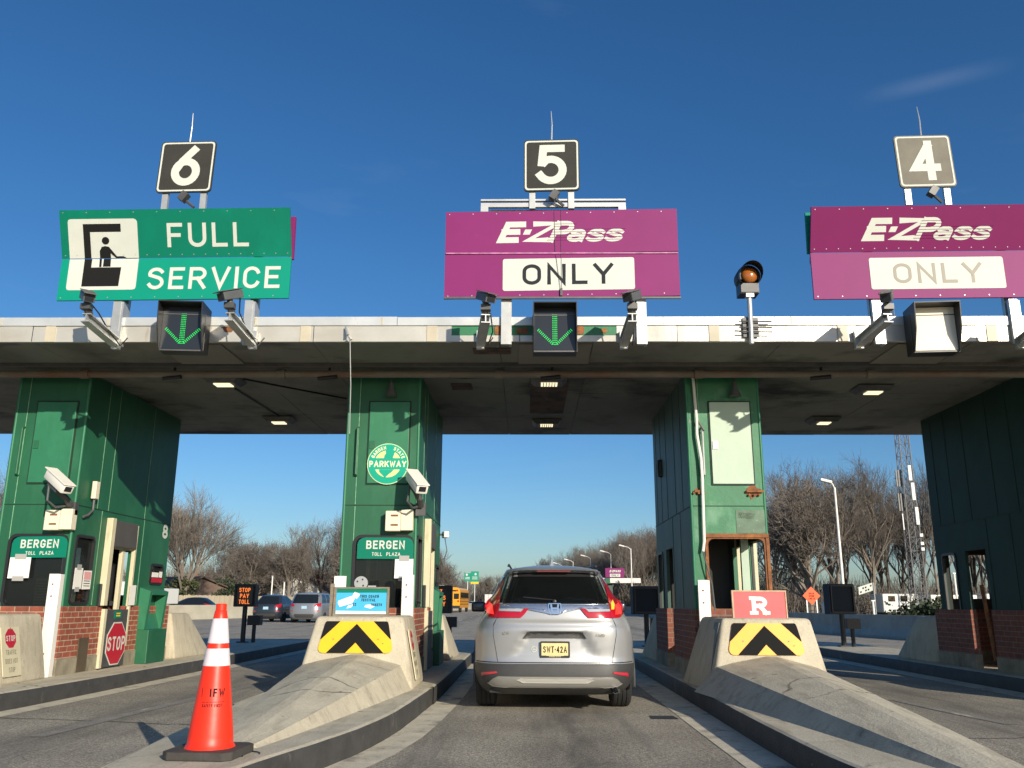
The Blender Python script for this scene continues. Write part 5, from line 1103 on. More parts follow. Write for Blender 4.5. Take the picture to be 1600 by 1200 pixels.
# ------------------------------------------------------------------ vehicles
def interp(tab, z):
    """monotone smooth interpolation of [(z, value)]"""
    if z <= tab[0][0]: return tab[0][1]
    if z >= tab[-1][0]: return tab[-1][1]
    n = len(tab)
    for i in range(n - 1):
        if tab[i][0] <= z <= tab[i + 1][0]: break
    h = tab[i + 1][0] - tab[i][0]; t = (z - tab[i][0]) / h; dl = (tab[i + 1][1] - tab[i][1]) / h
    def slope(k):
        if k == 0 or k == n - 1: return dl
        a = (tab[k][1] - tab[k - 1][1]) / (tab[k][0] - tab[k - 1][0]); b = (tab[k + 1][1] - tab[k][1]) / (tab[k + 1][0] - tab[k][0])
        return 0 if a * b <= 0 else 2 * a * b / (a + b)
    m0, m1 = slope(i) * h, slope(i + 1) * h; a, b = tab[i][1], tab[i + 1][1]
    return a * (1 + 2 * t) * (1 - t) ** 2 + m0 * t * (1 - t) ** 2 + b * t * t * (3 - 2 * t) + m1 * t * t * (t - 1)
class Shell:
    """closed car body lofted from horizontal rings; rear at y = 0, front at y = length"""
    def __init__(s, wid, rear, frnt, ztop, zroof, corner=.34, power=7.0, disp=None):
        s.wid, s.rear, s.frnt, s.ztop, s.zroof, s.c, s.p, s.disp = wid, rear, frnt, ztop, zroof, corner, power, disp
    def w(s, z): return interp(s.wid, z)
    def ry(s, x, z):
        u = min(1, abs(x) / s.w(z)); y = interp(s.rear, z) + s.c * u ** s.p + .06 * u * u
        return y + (s.disp(x, z) if s.disp else 0)
    def fy(s, x, z):
        u = min(1, abs(x) / s.w(z)); return interp(s.frnt, z) - .55 * u ** 3.2
    def mesh(s, zs, nx=36, ns=18, glass=None):
        """returns body MB and glass MB; glass(region, x, y, z) decides"""
        B, G, Q = MB(), MB(), MB(); rings = []; fcq = []
        for z in zs:
            w = s.w(z); r = []
            xs = [-math.cos(math.pi * i / nx) for i in range(nx + 1)]; xs = [.65 * x + .35 * (2 * i / nx - 1) for i, x in enumerate(xs)]
            for x in xs: r.append((x * w, s.ry(x * w, z), z))
            ya, yb = s.ry(w, z), s.fy(w, z)
            for i in range(1, ns): q = i / ns; r.append((w + .0 * q, ya + (yb - ya) * q, z))
            nf = 16
            for i in range(nf + 1): x = 1 - 2 * i / nf; r.append((x * w, s.fy(x * w, z), z))
            for i in range(1, ns): q = 1 - i / ns; r.append((-w, ya + (yb - ya) * q, z))
            rings.append(r)
        n = len(rings[0]); fcb = []; fcg = []
        for k in range(len(rings) - 1):
            for j in range(n):
                q = (k * n + j, k * n + (j + 1) % n, (k + 1) * n + (j + 1) % n, (k + 1) * n + j)
                c = [sum((rings[a // n][a % n][e]) for a in q) / 4 for e in range(3)]
                rg = 'r' if j < nx else ('s' if j < nx + ns or j >= nx + ns + 16 else 'f')
                kind = glass(rg, *c) if glass else 0; (fcq if kind == 2 else (fcg if kind else fcb)).append(q)
        vs = [p for r in rings for p in r]
        # roof: shrink the last ring into a crowned cap
        last = rings[-1]; cx = 0; cy = sum(p[1] for p in last) / n; o = len(vs); K = 6
        for m in range(1, K + 1):
            f = 1 - m / (K + .001); g = math.sin(math.acos(max(0, min(1, f ** .9))))
            for p in last: vs.append((p[0] * f, cy + (p[1] - cy) * f, s.ztop + (s.zroof - s.ztop) * (1 - f * f)))
        for m in range(K):
            a0 = (len(rings) - 1) * n if m == 0 else o + (m - 1) * n; b0 = o + m * n
            for j in range(n): fcb.append((a0 + j, a0 + (j + 1) % n, b0 + (j + 1) % n, b0 + j))
        B.add(vs, fcb + [tuple(range(n - 1, -1, -1))])
        if fcg: G.add(vs, fcg)
        if fcq: Q.add(vs, fcq); s.lower = Q
        return B, G
    def patch(s, mb, poly, off=.004, th=.02, res=.03, mi=0):
        """closed outline poly [(x, z)] laid on the rear surface, off proud of it"""
        bm = bmesh.new(); f = bm.faces.new([bm.verts.new((x, 0, z)) for x, z in poly]); bmesh.ops.triangulate(bm, faces=bm.faces[:])
        for _ in range(4):
            e = [q for q in bm.edges if q.calc_length() > res]
            if not e: break
            bmesh.ops.subdivide_edges(bm, edges=e, cuts=1, use_grid_fill=False); bmesh.ops.triangulate(bm, faces=bm.faces[:])
        bm.verts.index_update(); vs = [(v.co.x, s.ry(v.co.x, v.co.z) - off, v.co.z) for v in bm.verts]; n = len(vs)
        fs = [tuple(v.index for v in g.verts) for g in bm.faces]; bd = [(e.verts[0].index, e.verts[1].index) for e in bm.edges if len(e.link_faces) == 1]
        vs2 = [(x, y + th, z) for x, y, z in vs]
        mb.add(vs + vs2, fs + [tuple(i + n for i in g[::-1]) for g in fs] + [(a, b, b + n, a + n) for a, b in bd], mi); bm.free()
    def line(s, mb, pts, r=.004, off=.0, n=6):
        q = []
        for (a, b), (c, d) in zip(pts, pts[1:]):
            k = max(2, int(math.hypot(c - a, d - b) / .04))
            q += [(a + (c - a) * i / k, b + (d - b) * i / k) for i in range(k)]
        q.append(pts[-1]); mb.tube([(x, s.ry(x, z) - off, z) for x, z in q], r, n)
def wheels(t, track, ys, r=.34, wd=.22):
    for y in ys:
        for sx in (-1, 1):
            a = MB(); x = sx * track; h = wd / 2
            a.lathe([(r * .62, -h), (r * .9, -h), (r * .985, -h * .8), (r, -h * .6), (r, -h * .5), (r - .008, -h * .46), (r - .008, -h * .40), (r, -h * .36), (r, -h * .05), (r - .008, -h * .02), (r - .008, h * .05), (r, h * .09), (r, h * .36), (r - .008, h * .4), (r - .008, h * .46), (r, h * .5), (r, h * .6), (r * .985, h * .8), (r * .9, h), (r * .62, h)], (x, y, r), 36, 'x')
            w = a.build('wheel', M['rubber'], t, smooth=True)
            b = MB(); b.lathe([(.01, .8 * h), (.06, .85 * h), (r * .58, .55 * h), (r * .63, .9 * h)], (x, y, r), 20, 'x', cap=False) if sx > 0 else b.lathe([(r * .63, -.9 * h), (r * .58, -.55 * h), (.06, -.85 * h), (.01, -.8 * h)], (x, y, r), 20, 'x', cap=False)
            b.build('rim', M['car_trim'], w, smooth=True)
def frange(a, b, n): return [a + (b - a) * i / n for i in range(n + 1)]
def suv():
    t = thing('parked_car', 'silver sport utility car waiting in the middle lane, brake lights lit, seen from behind', 'car', (0, 0, 0)); t.name = 'silver_car'
    def disp(x, z):
        d = 0; ax = abs(x)
        # number plate recess: a trapezium pressed into the tailgate, deepest under its top edge
        if .60 < z < .885:
            v = (z - .60) / .285; half = .50 - .17 * v; k = min(1, max(0, (half - ax) / .045)); d += .045 * k * min(1, max(0, (.885 - z) / .02)) * v ** .7
        if z < .535: d -= .045 * min(1, max(0, (.535 - z) / .008))
        # crease below the lamps
        d += .012 * math.exp(-((z - .965) / .035) ** 2) * min(1, max(0, (.86 - ax) / .1))
        return d
    sh = Shell([(.19, .80), (.27, .86), (.36, .90), (.50, .925), (.75, .925), (.92, .90), (1.02, .865), (1.10, .82), (1.20, .775), (1.40, .675), (1.55, .60), (1.60, .57)],
               [(.19, .30), (.25, .16), (.31, .09), (.40, .06), (.53, .07), (.60, .085), (.75, .075), (.90, .065), (1.0, .075), (1.08, .085), (1.17, .11), (1.22, .15), (1.35, .30), (1.52, .50), (1.56, .53), (1.60, .58)],
               [(.19, 4.3), (.5, 4.5), (.8, 4.45), (.95, 4.25), (1.05, 3.75), (1.3, 3.2), (1.6, 2.5)], 1.60, 1.665, .34, 8, disp)
    zs = frange(.19, .515, 14) + [.527, .5301, .536, .545, .56] + frange(.575, .93, 26) + frange(.945, 1.2, 16) + frange(1.215, 1.54, 16) + frange(1.555, 1.60, 4)
    wr = lambda z: .655 - (.655 - .545) * (z - 1.19) / .36
    def glass(rg, x, y, z):
        if z < .53 and (rg == 'r' or y < .62): return 2
        if z < .43: return 2
        if rg == 'r': return False
        if rg == 's': return 1.10 < z < 1.52 and (.85 < y < 1.5 or 1.62 < y < 2.35 or 2.47 < y < 3.25 - (z - 1.1) * 1.1)
        return 1.08 < z < 1.53 and abs(x) < .66
    B, G = sh.mesh(zs, 44, 26, glass)
    bo = B.build('body', M['car_silver'], t, smooth=True)
    G.build('side_glass', M['glass_car'], bo, smooth=True)
    # tailgate glass with frame, spoiler, wiper
    a = MB(); sh.patch(a, [(-.665, 1.188), (.665, 1.188), (.66, 1.24), (.563, 1.555), (-.563, 1.555), (-.66, 1.24)], .004, .012, .04); a.build('tailgate_surround', M['black'], t, smooth=True)
    a = MB(); sh.patch(a, [(-.635, 1.20), (.635, 1.20), (.63, 1.25), (.548, 1.505), (-.548, 1.505), (-.63, 1.25)], .008, .003, .04); rw = a.build('rear_window', M['glass_rear'], t, smooth=True)
    a = MB(); a.tube([(.02, sh.ry(.02, 1.215) - .02, 1.212), (-.02, sh.ry(0, 1.235) - .022, 1.232), (-.36, sh.ry(-.36, 1.262) - .018, 1.262)], .008, 6); a.lathe([(.028, -.03), (.02, -.045), (.001, -.05)], (.0, sh.ry(0, 1.21), 1.213), 12, 'y'); a.build('wiper', M['black'], rw)
    # things seen through the glass: seats and steering wheel
    a = MB()
    for x in (-.38, .38): a.obox((x, .62, 1.16), (.46, .12, .35)); a.obox((x, .62, 1.36), (.24, .09, .12)); a.obox((x, 2.0, 1.18), (.46, .12, .4)); a.obox((x, 2.0, 1.42), (.24, .09, .14))
    for k in range(18): pass
    a.build('seats', M['interior'], t, bevel=.03)
    a = MB(); a.tube([(-.37 + .18 * math.cos(k * .35), 2.85 + .05 * math.sin(k * .35), 1.16 + .18 * math.sin(k * .35)) for k in range(19)], .014, 6); a.build('steering_wheel', M['black'], t)
    a = MB(); sp = []
    for i in range(21):
        x = -.565 + 1.13 * i / 20; e = (abs(x) / .565) ** 5
        sp.append([(x, .47 + .10 * e, 1.553 - .02 * e), (x, .40 + .12 * e, 1.578 - .022 * e), (x, .42 + .12 * e, 1.592 - .024 * e), (x, .80, 1.612 - .03 * e), (x, .84, 1.59 - .03 * e), (x, .60, 1.55 - .02 * e)])
    a.add([p for r in sp for p in r], [(i * 6 + j, (i + 1) * 6 + j, (i + 1) * 6 + (j + 1) % 6, i * 6 + (j + 1) % 6) for i in range(20) for j in range(6)] + [tuple(range(6)), tuple(range(125, 119, -1))])
    spo = a.build('roof_spoiler', M['car_silver_blue'], t, smooth=True)
    a = MB(); a.box(-.20, .20, .415, .45, 1.556, 1.572); a.build('high_brake_lamp', mat('dull red lamp', (.16, .03, .03), .3), spo, bevel=.003)
    a = MB()
    a.hexa([(-.025, 1.0, 1.64), (.025, 1.0, 1.64), (.02, 1.25, 1.655), (-.02, 1.25, 1.655)], [(-.006, 1.02, 1.735), (.006, 1.02, 1.735), (.004, 1.2, 1.67), (-.004, 1.2, 1.67)]); a.build('antenna_fin', M['car_silver_blue'], t)
    for sx in (-1, 1):
        a = MB(); a.tube([(sx * .55, .95, 1.645), (sx * .545, 1.1, 1.665), (sx * .54, 2.6, 1.672)], .014, 6); a.build('roof_rail', M['black'], t)
    # chrome garnish with the emblem
    a = MB(); sh.patch(a, [(-.655, 1.135), (-.30, 1.135), (-.12, 1.125), (-.085, 1.085), (-.045, 1.07), (.045, 1.07), (.085, 1.085), (.12, 1.125), (.30, 1.135), (.655, 1.135), (.655, 1.186), (-.655, 1.186)], .016, .02, .05); g = a.build('chrome_garnish', M['chrome_soft'], t, bevel=.004, smooth=True)
    P = plane((0, sh.ry(0, 1.14) - .018, 1.14), FX, Vector((0, .12, 1)))
    a = MB(); rr = [(-.062, -.055), (.062, -.055)] + [(.072, -.03), (.076, .035), (.068, .055), (-.068, .055), (-.076, .035), (-.072, -.03)]
    ring2d(a, P, rr, [(x * .86, y * .84) for x, y in rr], -.004, .008); plate2d(a, P, rr, -.008, -.002, 1)
    a.add([P(*q) for q in ((-.052, .044, .006), (-.030, .044, .006), (-.020, -.044, .006), (-.040, -.044, .006), (.052, .044, .006), (.030, .044, .006), (.020, -.044, .006), (.040, -.044, .006), (-.026, .008, .0062), (.026, .008, .0062), (.024, -.012, .0062), (-.024, -.012, .0062))], [(0, 1, 2, 3), (7, 6, 5, 4), (8, 9, 10, 11)])
    a.build('emblem', [M['chrome'], M['letter_black']], g)
    # tail lamps: upright outer part, horizontal red blade, clear insert
    for sx in (-1, 1):
        X = lambda pts: [(sx * x, z) for x, z in (pts if sx > 0 else pts)]
        a = MB(); sh.patch(a, X([(.645, 1.045), (.665, 1.035), (.76, 1.04), (.815, 1.075), (.818, 1.17), (.79, 1.225), (.735, 1.275), (.66, 1.44), (.612, 1.515), (.588, 1.525), (.60, 1.48), (.672, 1.235), (.672, 1.10)]), .022, .03, .03); tl = a.build('tail_lamp', M['lamp_red'], t, smooth=True)
        a = MB(); sh.patch(a, X([(.70, 1.07), (.79, 1.085), (.80, 1.16), (.765, 1.205), (.72, 1.18)]), .026, .01, .03); a.build('brake_light', M['lamp_lit'], tl, smooth=True)
        a = MB(); sh.patch(a, X([(.652, 1.035), (.652, 1.105), (.385, 1.098), (.345, 1.137), (.295, 1.137), (.345, 1.072), (.385, 1.035)]), .018, .02, .03); a.build('lamp_blade', M['lamp_red'], tl, smooth=True)
        a = MB(); sh.patch(a, X([(.652, 1.108), (.652, 1.134), (.352, 1.136), (.388, 1.102)]), .017, .018, .03); a.build('clear_insert', M['lamp_clear'], tl, smooth=True)
        if sx > 0: a = MB(); sh.patch(a, X([(.656, 1.13), (.69, 1.13), (.705, 1.19), (.69, 1.24), (.66, 1.20)]), .028, .01, .03); a.build('turn_light', M['lamp_turn'], tl, smooth=True)
        # bumper reflector and mirror
        a = MB(); sh.patch(a, X([(.645, .435), (.80, .405), (.835, .385), (.84, .42), (.825, .435), (.66, .452)]), .012, .02, .02); a.build('reflector', M['lamp_refl'], t, smooth=True)
        a = MB(); a.obox((sx * 1.03, 3.05, 1.14), (.21, .10, .145)); mi = a.build('side_mirror', M['car_dark_blue'], t, bevel=.035, seg=3, smooth=True)
        a = MB(); a.obox((sx * .90, 3.08, 1.09), (.12, .05, .04)); a.build('mirror_arm', M['black'], mi)
    # dark handle garnish, plate, badges
    a = MB(); sh.patch(a, [(-.355, .812), (.355, .812), (.315, .868), (.295, .876), (-.295, .876), (-.315, .868)], .012, .03, .05); a.build('handle_garnish', M['car_plastic'], t, bevel=.004, smooth=True)
    P = plane((0.0, sh.ry(0, .69) - .022, .69), FX, FZ)
    a = MB(); plate2d(a, P, rrect(-.165, .165, -.085, .085, .012, 2), -.01, 0); lp = a.build('licence_plate', M['plate'], t)
    a = MB(); ring2d(a, P, rrect(-.168, .168, -.088, .088, .012, 2), rrect(-.152, .152, -.070, .070, .008, 2), .0005, .006); plate2d(a, P, [(-.168, -.088), (-.085, -.088), (-.10, -.066), (-.152, -.066)], .0065, .008); plate2d(a, P, [(.168, -.088), (.152, -.066), (.10, -.066), (.085, -.088)], .0065, .008); a.build('plate_frame', M['black'], lp)
    lettering(P, lp, M['letter_black'], ('SWT.42A', 0, -.036, .070), t=.15, wide=.66, gap=.14, d=.001)
    lettering(P, lp, M['plate'], ('GARDEN STATE', 0, -.083, .013), t=.18, wide=1.0, d=.0085)
    a = MB(); ring2d(a, plane((-.235, sh.ry(-.235, .69) - .004, .69), FX, FZ), [(.032 * math.cos(k * .35), .032 * math.sin(k * .35)) for k in range(18)], [(.026 * math.cos(k * .35), .026 * math.sin(k * .35)) for k in range(18)], 0, .003); a.box(-.25, -.215, sh.ry(-.235, .69) - .007, sh.ry(-.235, .69), .685, .692); a.build('round_sticker', M['white_sign'], t)
    Pb = plane((.51, sh.ry(.51, .83) - .004, .828), FX, FZ); lettering(Pb, t, M['chrome'], ('AWD', 0, -.0, .030), t=.2, wide=1.5, gap=.15, d=.003, name='badge')
    Pb = plane((-.55, sh.ry(-.55, .85) - .004, .848), FX, FZ); lettering(Pb, t, M['chrome'], ('CR-V', .03, -.0, .032), t=.2, wide=1.4, gap=.3, d=.003, name='badge')
    # shut lines
    a = MB()
    for sx in (-1, 1): sh.line(a, [(sx * .655, 1.04), (sx * .70, .95), (sx * .70, .84), (sx * .645, .545)], .004, -.001)
    sh.line(a, [(-.9, .546), (.9, .546)], .006, .0)
    a.build('shut_lines', M['black'], t)
    # bumper: black plastic band, silver skid trim, exhaust, underbody
    sh.lower.build('bumper_cover', M['car_plastic'], t, smooth=True)
    a = MB(); sh.patch(a, [(-.70, .375), (-.64, .402), (.64, .402), (.70, .375), (.76, .32), (.70, .285), (.55, .275), (.45, .295), (-.45, .295), (-.55, .275), (-.70, .285), (-.76, .32)], .016, .03, .028); sk = a.build('skid_trim', M['car_trim'], t, bevel=.005, smooth=True)
    a = MB(); sh.patch(a, [(-.38, .385), (.38, .385), (.43, .365), (.36, .332), (-.36, .332), (-.43, .365)], .024, .02, .04); a.build('skid_inlay', mat('pale satin trim', (.52, .50, .45), .38, metal=.3), sk, bevel=.006, smooth=True)
    a = MB(); a.box(-.74, .74, .25, 1.4, .21, .33); a.tube([(-.55, .35, .25), (.55, .35, .25)], .05, 8); a.box(-.5, -.3, .9, 1.1, .16, .3); a.tube([(.60, .6, .27), (.66, .16, .255)], .032, 10); a.build('underbody', M['black'], t)
    a = MB(); a.lathe([(.036, -.06), (.036, .08), (.028, .08), (.028, -.06)], (.668, .10, .258), 16, 'y', cap=False); a.build('exhaust_tip', M['chrome'], t, smooth=True)
    wheels(t, .80, (.92, 3.58), .352, .235)
    for sx in (-1, 1):
        for y in (.92, 3.58):
            a = MB(); r0 = .44
            pts = [(sx * .925, y + r0 * math.cos(R_(q)), .34 + r0 * math.sin(R_(q))) for q in range(-10, 191, 10)]; a.tube(pts, .022, 6); a.build('wheel_arch', M['car_plastic'], t, smooth=True)
    return t
M['car_silver_blue'] = mat('silver roof paint', (.40, .42, .45), .25, metal=.6, coat=.7)
M['chrome_soft'] = mat('brushed chrome garnish', (.62, .63, .64), .2, metal=.9)
M['lamp_refl'] = mat('red reflector', (.50, .03, .05), .25, coat=.5)
M['glass_rear'] = glass_mat('tinted tailgate glass', (.008, .010, .010), .45, .04)
s_ = suv(); s_.location = (.315, 10.12, 0); s_['label'] = 'silver sport utility car waiting in the middle lane, brake lights lit'; s_['category'] = 'car'

def far_car(name, label, paint, loc, rz, wid, rear, frnt, L, ztop, zroof, belt, van=False, lamps=True):
    t = thing(name, label, 'car', (0, 0, 0), 'cars on the road beyond the plaza')
    sh = Shell(wid, rear, frnt, ztop, zroof, .3, 6)
    zs = frange(wid[0][0], belt, 9) + frange(belt + .03, ztop, 10)
    def glass(rg, x, y, z):
        if not (belt + .02 < z < ztop - .05): return False
        if rg == 'r': return abs(x) < sh.w(z) * .86
        if rg == 'f': return abs(x) < sh.w(z) * .9
        return any(a < y < b for a, b in ((.5, L * .28), (L * .30, L * .46), (L * .48, L * .64)))
    B, G = sh.mesh(zs, 20, 24, glass); b = B.build('body', paint, t, smooth=True); G.build('windows', M['glass_far'], b, smooth=True)
    zl = belt - .02
    for sx in (-1, 1):
        a = MB(); w = sh.w(zl); sh.patch(a, [(sx * w * q, zl + dz) for q, dz in ((.62, -.13), (.97, -.13), (.95, .08), (.86, .06), (.64, -.02))], .012, .02, .08); a.build('tail_lamp', M['lamp_red'], t, smooth=True)
        a = MB(); sh.patch(a, [(sx * w * q, zl - .38 + dz) for q, dz in ((.7, -.02), (.9, -.02), (.9, .03), (.7, .03))], .012, .02, .08); a.build('reflector', M['lamp_refl'], t)
        a = MB(); a.obox((sx * (sh.w(belt) + .1), L * .62, belt + .05), (.18, .1, .13)); a.build('side_mirror', paint, t, bevel=.03)
    P = plane((0, sh.ry(0, belt - .2) - .012, belt - .2), FX, FZ); a = MB(); plate2d(a, P, [(-.16, -.08), (.16, -.08), (.16, .08), (-.16, .08)], -.01, 0); a.build('licence_plate', M['plate_blue'], t)
    a = MB(); sh.patch(a, [(-.55, .50), (.55, .50), (.6, .42), (.5, .30), (-.5, .30), (-.6, .42)], .008, .02, .1); a.build('bumper_insert', M['car_plastic'], t, smooth=True)
    a = MB(); a.box(-.6, .6, .3, L - .5, .18, .3); a.build('underbody', M['black'], t)
    wheels(t, wid[2][1] - .11, (L * .2, L * .78), .33, .21); t.location = loc; t.rotation_euler = (0, 0, R_(rz)); return t
van = far_car('minivan', 'silver minivan driving on the left road, nearest to the blue poster', M['car_grey'], (-13.05, 52, 0), -3,
        [(.2, .85), (.4, .96), (.7, .99), (1.0, .97), (1.1, .94), (1.5, .84), (1.68, .74)], [(.2, .2), (.35, .02), (.6, 0), (1.0, .04), (1.12, .08), (1.5, .32), (1.68, .42)], [(.2, 4.9), (.6, 5.05), (.9, 4.9), (1.1, 4.2), (1.68, 3.1)], 5.05, 1.68, 1.75, 1.08)
sed = far_car('crossover_car', 'dark blue grey crossover car on the left road, beside the minivan', M['car_dark_blue'], (-15.75, 53.5, 0), -3,
        [(.2, .80), (.4, .90), (.7, .925), (.95, .90), (1.05, .86), (1.35, .72), (1.55, .60)], [(.2, .25), (.35, .04), (.6, 0), (.95, .05), (1.06, .12), (1.35, .45), (1.55, .66)], [(.2, 4.4), (.6, 4.6), (.85, 4.4), (1.0, 3.7), (1.55, 2.5)], 4.6, 1.55, 1.62, 1.02)
blk = far_car('hatchback_car', 'black car beyond the pale median barrier, before the wooden fence', M['car_black'], (-24.6, 70, 0), 84,
        [(.2, .80), (.4, .88), (.7, .91), (.95, .88), (1.0, .85), (1.3, .70), (1.46, .58)], [(.2, .25), (.35, .04), (.6, 0), (.9, .05), (1.0, .2), (1.3, .6), (1.46, .85)], [(.2, 4.2), (.6, 4.4), (.85, 4.3), (1.0, 3.5), (1.46, 2.3)], 4.4, 1.46, 1.52, .98)
# yellow school bus
def school_bus(loc, rz):
    t = thing('school_bus', 'yellow school bus driving away in the distance, left of the silver car', 'bus', (0, 0, 0)); a = MB()
    prof = [(-1.2, .55), (1.2, .55), (1.2, 2.55)] + [(1.2 - .5 * (1 - math.cos(R_(q))), 2.55 + .42 * math.sin(R_(q))) for q in (25, 50, 75)] + [(0, 3.0)] + [(-1.2 + .5 * (1 - math.cos(R_(q))), 2.55 + .42 * math.sin(R_(q))) for q in (75, 50, 25)] + [(-1.2, 2.55)]
    a.prism([(x, 0, z) for x, z in prof], (0, 10.5, 0)); a.box(-1.05, 1.05, 10.5, 12, .6, 1.5); b = a.build('body', M['bus_yellow'], t)
    a = MB(); a.box(-.38, .38, -.02, .01, .85, 2.35); a.build('rear_door', M['bus_yellow'], t)
    for x0, x1, z0, z1 in ((-.30, .30, 1.62, 2.3), (-1.08, -.46, 1.6, 2.25), (.46, 1.08, 1.6, 2.25), (-.28, .28, .95, 1.25)):
        a = MB(); a.box(x0, x1, -.035, -.02, z0, z1); a.build('rear_window', M['glass_far'], t)
    for sx in (-1, 1):
        for k in range(9): a = MB(); a.box(sx * 1.205, sx * 1.225, .6 + k * 1.08, 1.45 + k * 1.08, 1.75, 2.4); a.build('side_window', M['glass_far'], t)
        a = MB(); [a.box(sx * 1.203, sx * 1.222, 0, 10.5, z, z + .06) for z in (.95, 1.3, 1.62)]; a.build('rub_rail', M['black'], t)
        a = MB(); a.box(sx * .85 - .1, sx * .85 + .1, -.03, 0, 2.5, 2.7); a.box(sx * 1.0 - .1, sx * 1.0 + .1, -.03, 0, 1.25, 1.45); a.build('rear_lamp', M['lamp_red'], t)
    a = MB(); a.box(-1.2, 1.2, -.18, .05, .48, .82); a.build('bumper', M['black'], t); a = MB(); [a.box(x - .3, x + .3, -.04, 0, 2.5, 2.66) for x in (-.42, .42)]; a.build('header', M['letter_black'], t)
    wheels(t, 1.0, (2.2, 9.8), .48, .3); t.location = loc; t.rotation_euler = (0, 0, R_(rz))
school_bus((-9.35, 108, 0), -2)
def box_truck(name, label, loc, rz, h=3.6, w=2.5, L=8):
    t = thing(name, label, 'truck', (0, 0, 0), 'white trucks in the distance'); a = MB(); a.box(-w / 2, w / 2, 0, L, 1.0, h); a.build('cargo_box', M['car_white'], t, bevel=.05)
    a = MB(); a.hexa([(-w / 2 + .1, L + .15, .6), (w / 2 - .1, L + .15, .6), (w / 2 - .1, L + 2.0, .6), (-w / 2 + .1, L + 2.0, .6)], [(-w / 2 + .15, L + .15, 2.5), (w / 2 - .15, L + .15, 2.5), (w / 2 - .15, L + 1.3, 2.5), (-w / 2 + .15, L + 1.3, 2.5)]); a.build('cab', M['car_white'], t, bevel=.06)
    a = MB(); [a.box(x, x + .05, -.02, 0, 1.05, h - .1) for x in (-w / 2, -.03, w / 2 - .05)]; a.box(-w / 2, w / 2, -.1, .1, .7, .95); a.build('door_frame', M['steel_dark'], t); wheels(t, w / 2 - .2, (1.4, L + 1), .45, .3)
    t.location = loc; t.rotation_euler = (0, 0, R_(rz))
box_truck('box_truck', 'white box truck far ahead, above the amber message sign behind the emblem booth', (-13.2, 128, 0), -2)
box_truck('box_truck', 'white truck far away, just left of the silver car roof', (-12.6, 290, 0), -8, 3.8)
box_truck('pickup_truck', 'white truck with a boxy back beyond the median barrier, right of the leftmost booth', (-26.9, 66, 0), 172, 2.1, 1.9, 4.6)
far_car('saloon_car', 'small pale car far ahead between the bus and the silver car', M['car_white'], (-14.2, 235, 0), 175, [(.2, .80), (.4, .88), (.7, .91), (.95, .88), (1.0, .85), (1.3, .70), (1.46, .58)], [(.2, .25), (.35, .04), (.6, 0), (.9, .05), (1.0, .4), (1.3, .9), (1.46, 1.2)], [(.2, 4.2), (.6, 4.5), (.85, 4.4), (1.0, 3.5), (1.46, 2.7)], 4.5, 1.42, 1.47, .95)

# ------------------------------------------------------------------ barriers, fence, signs, poles beyond the plaza
def barrier(name, label, line, m, h=.86, wb=.6):
    o = MB(); L = [Vector((*p, 0)) for p in line]; prof = [(-wb / 2, 0), (-wb / 2, .08), (-.13, .34), (-.09, h), (.09, h), (.13, .34), (wb / 2, .08), (wb / 2, 0)]; k = len(prof); vs = []
    for i, p in enumerate(L):
        d = (L[min(i + 1, len(L) - 1)] - L[max(i - 1, 0)]).normalized(); n = Vector((d.y, -d.x, 0)); vs += [p + n * a + FZ * z for a, z in prof]
    o.add(vs, [(i * k + j, i * k + (j + 1) % k, (i + 1) * k + (j + 1) % k, (i + 1) * k + j) for i in range(len(L) - 1) for j in range(k)] + [tuple(range(k)), tuple(range((len(L) - 1) * k, len(L) * k))[::-1]])
    return tag(o.build(name, m), label, 'barrier')
barrier('median_barrier', 'long pale concrete median barrier left of the road', smooth_line([(-34, 38), (-25.5, 52), (-20.5, 70), (-16, 95), (-12.2, 130), (-9.6, 170), (-8.2, 240), (-7.6, 330)], 5), M['concrete_pale'], .95)
barrier('roadside_barrier', 'grey concrete barrier along the right side of the road, before the woods', smooth_line([(19, 12), (15.6, 22), (13.9, 30), (12.5, 40), (11.8, 55), (11.6, 90), (11.9, 125), (10.8, 150), (6.8, 190), (-1, 230), (-12, 290)], 5), M['concrete_grey'], .82)
# wooden fence
t = thing('wooden_fence', 'pale plank fence behind the median barrier and the black car', 'fence', (-30, 80, 0)); a = MB(); pts = smooth_line([(-52, 62), (-40, 72), (-31.5, 79), (-26, 92), (-22, 112)], 26); rnd = random.Random(8)
for (x, y), (x2, y2) in zip(pts, pts[1:]):
    d = Vector((x2 - x, y2 - y, 0)); L_ = d.length; n = max(1, int(L_ / .15)); d.normalize(); s = Vector((d.y, -d.x, 0)) * .01
    for i in range(n):
        p = Vector((x, y, 0)) + d * (L_ * i / n); q = p + d * (L_ / n * .93); h = 1.72 + rnd.uniform(-.03, .03); a.hexa([p - s, q - s, q + s, p + s], [v + FZ * h for v in (p - s, q - s, q + s, p + s)])
a.build('boards', M['fence_wood'], t); a = MB()
for i in range(0, len(pts), 5): a.box(pts[i][0] - .06, pts[i][0] + .06, pts[i][1] + .05, pts[i][1] + .17, 0, 1.8)
a.build('posts', M['fence_wood'], t)
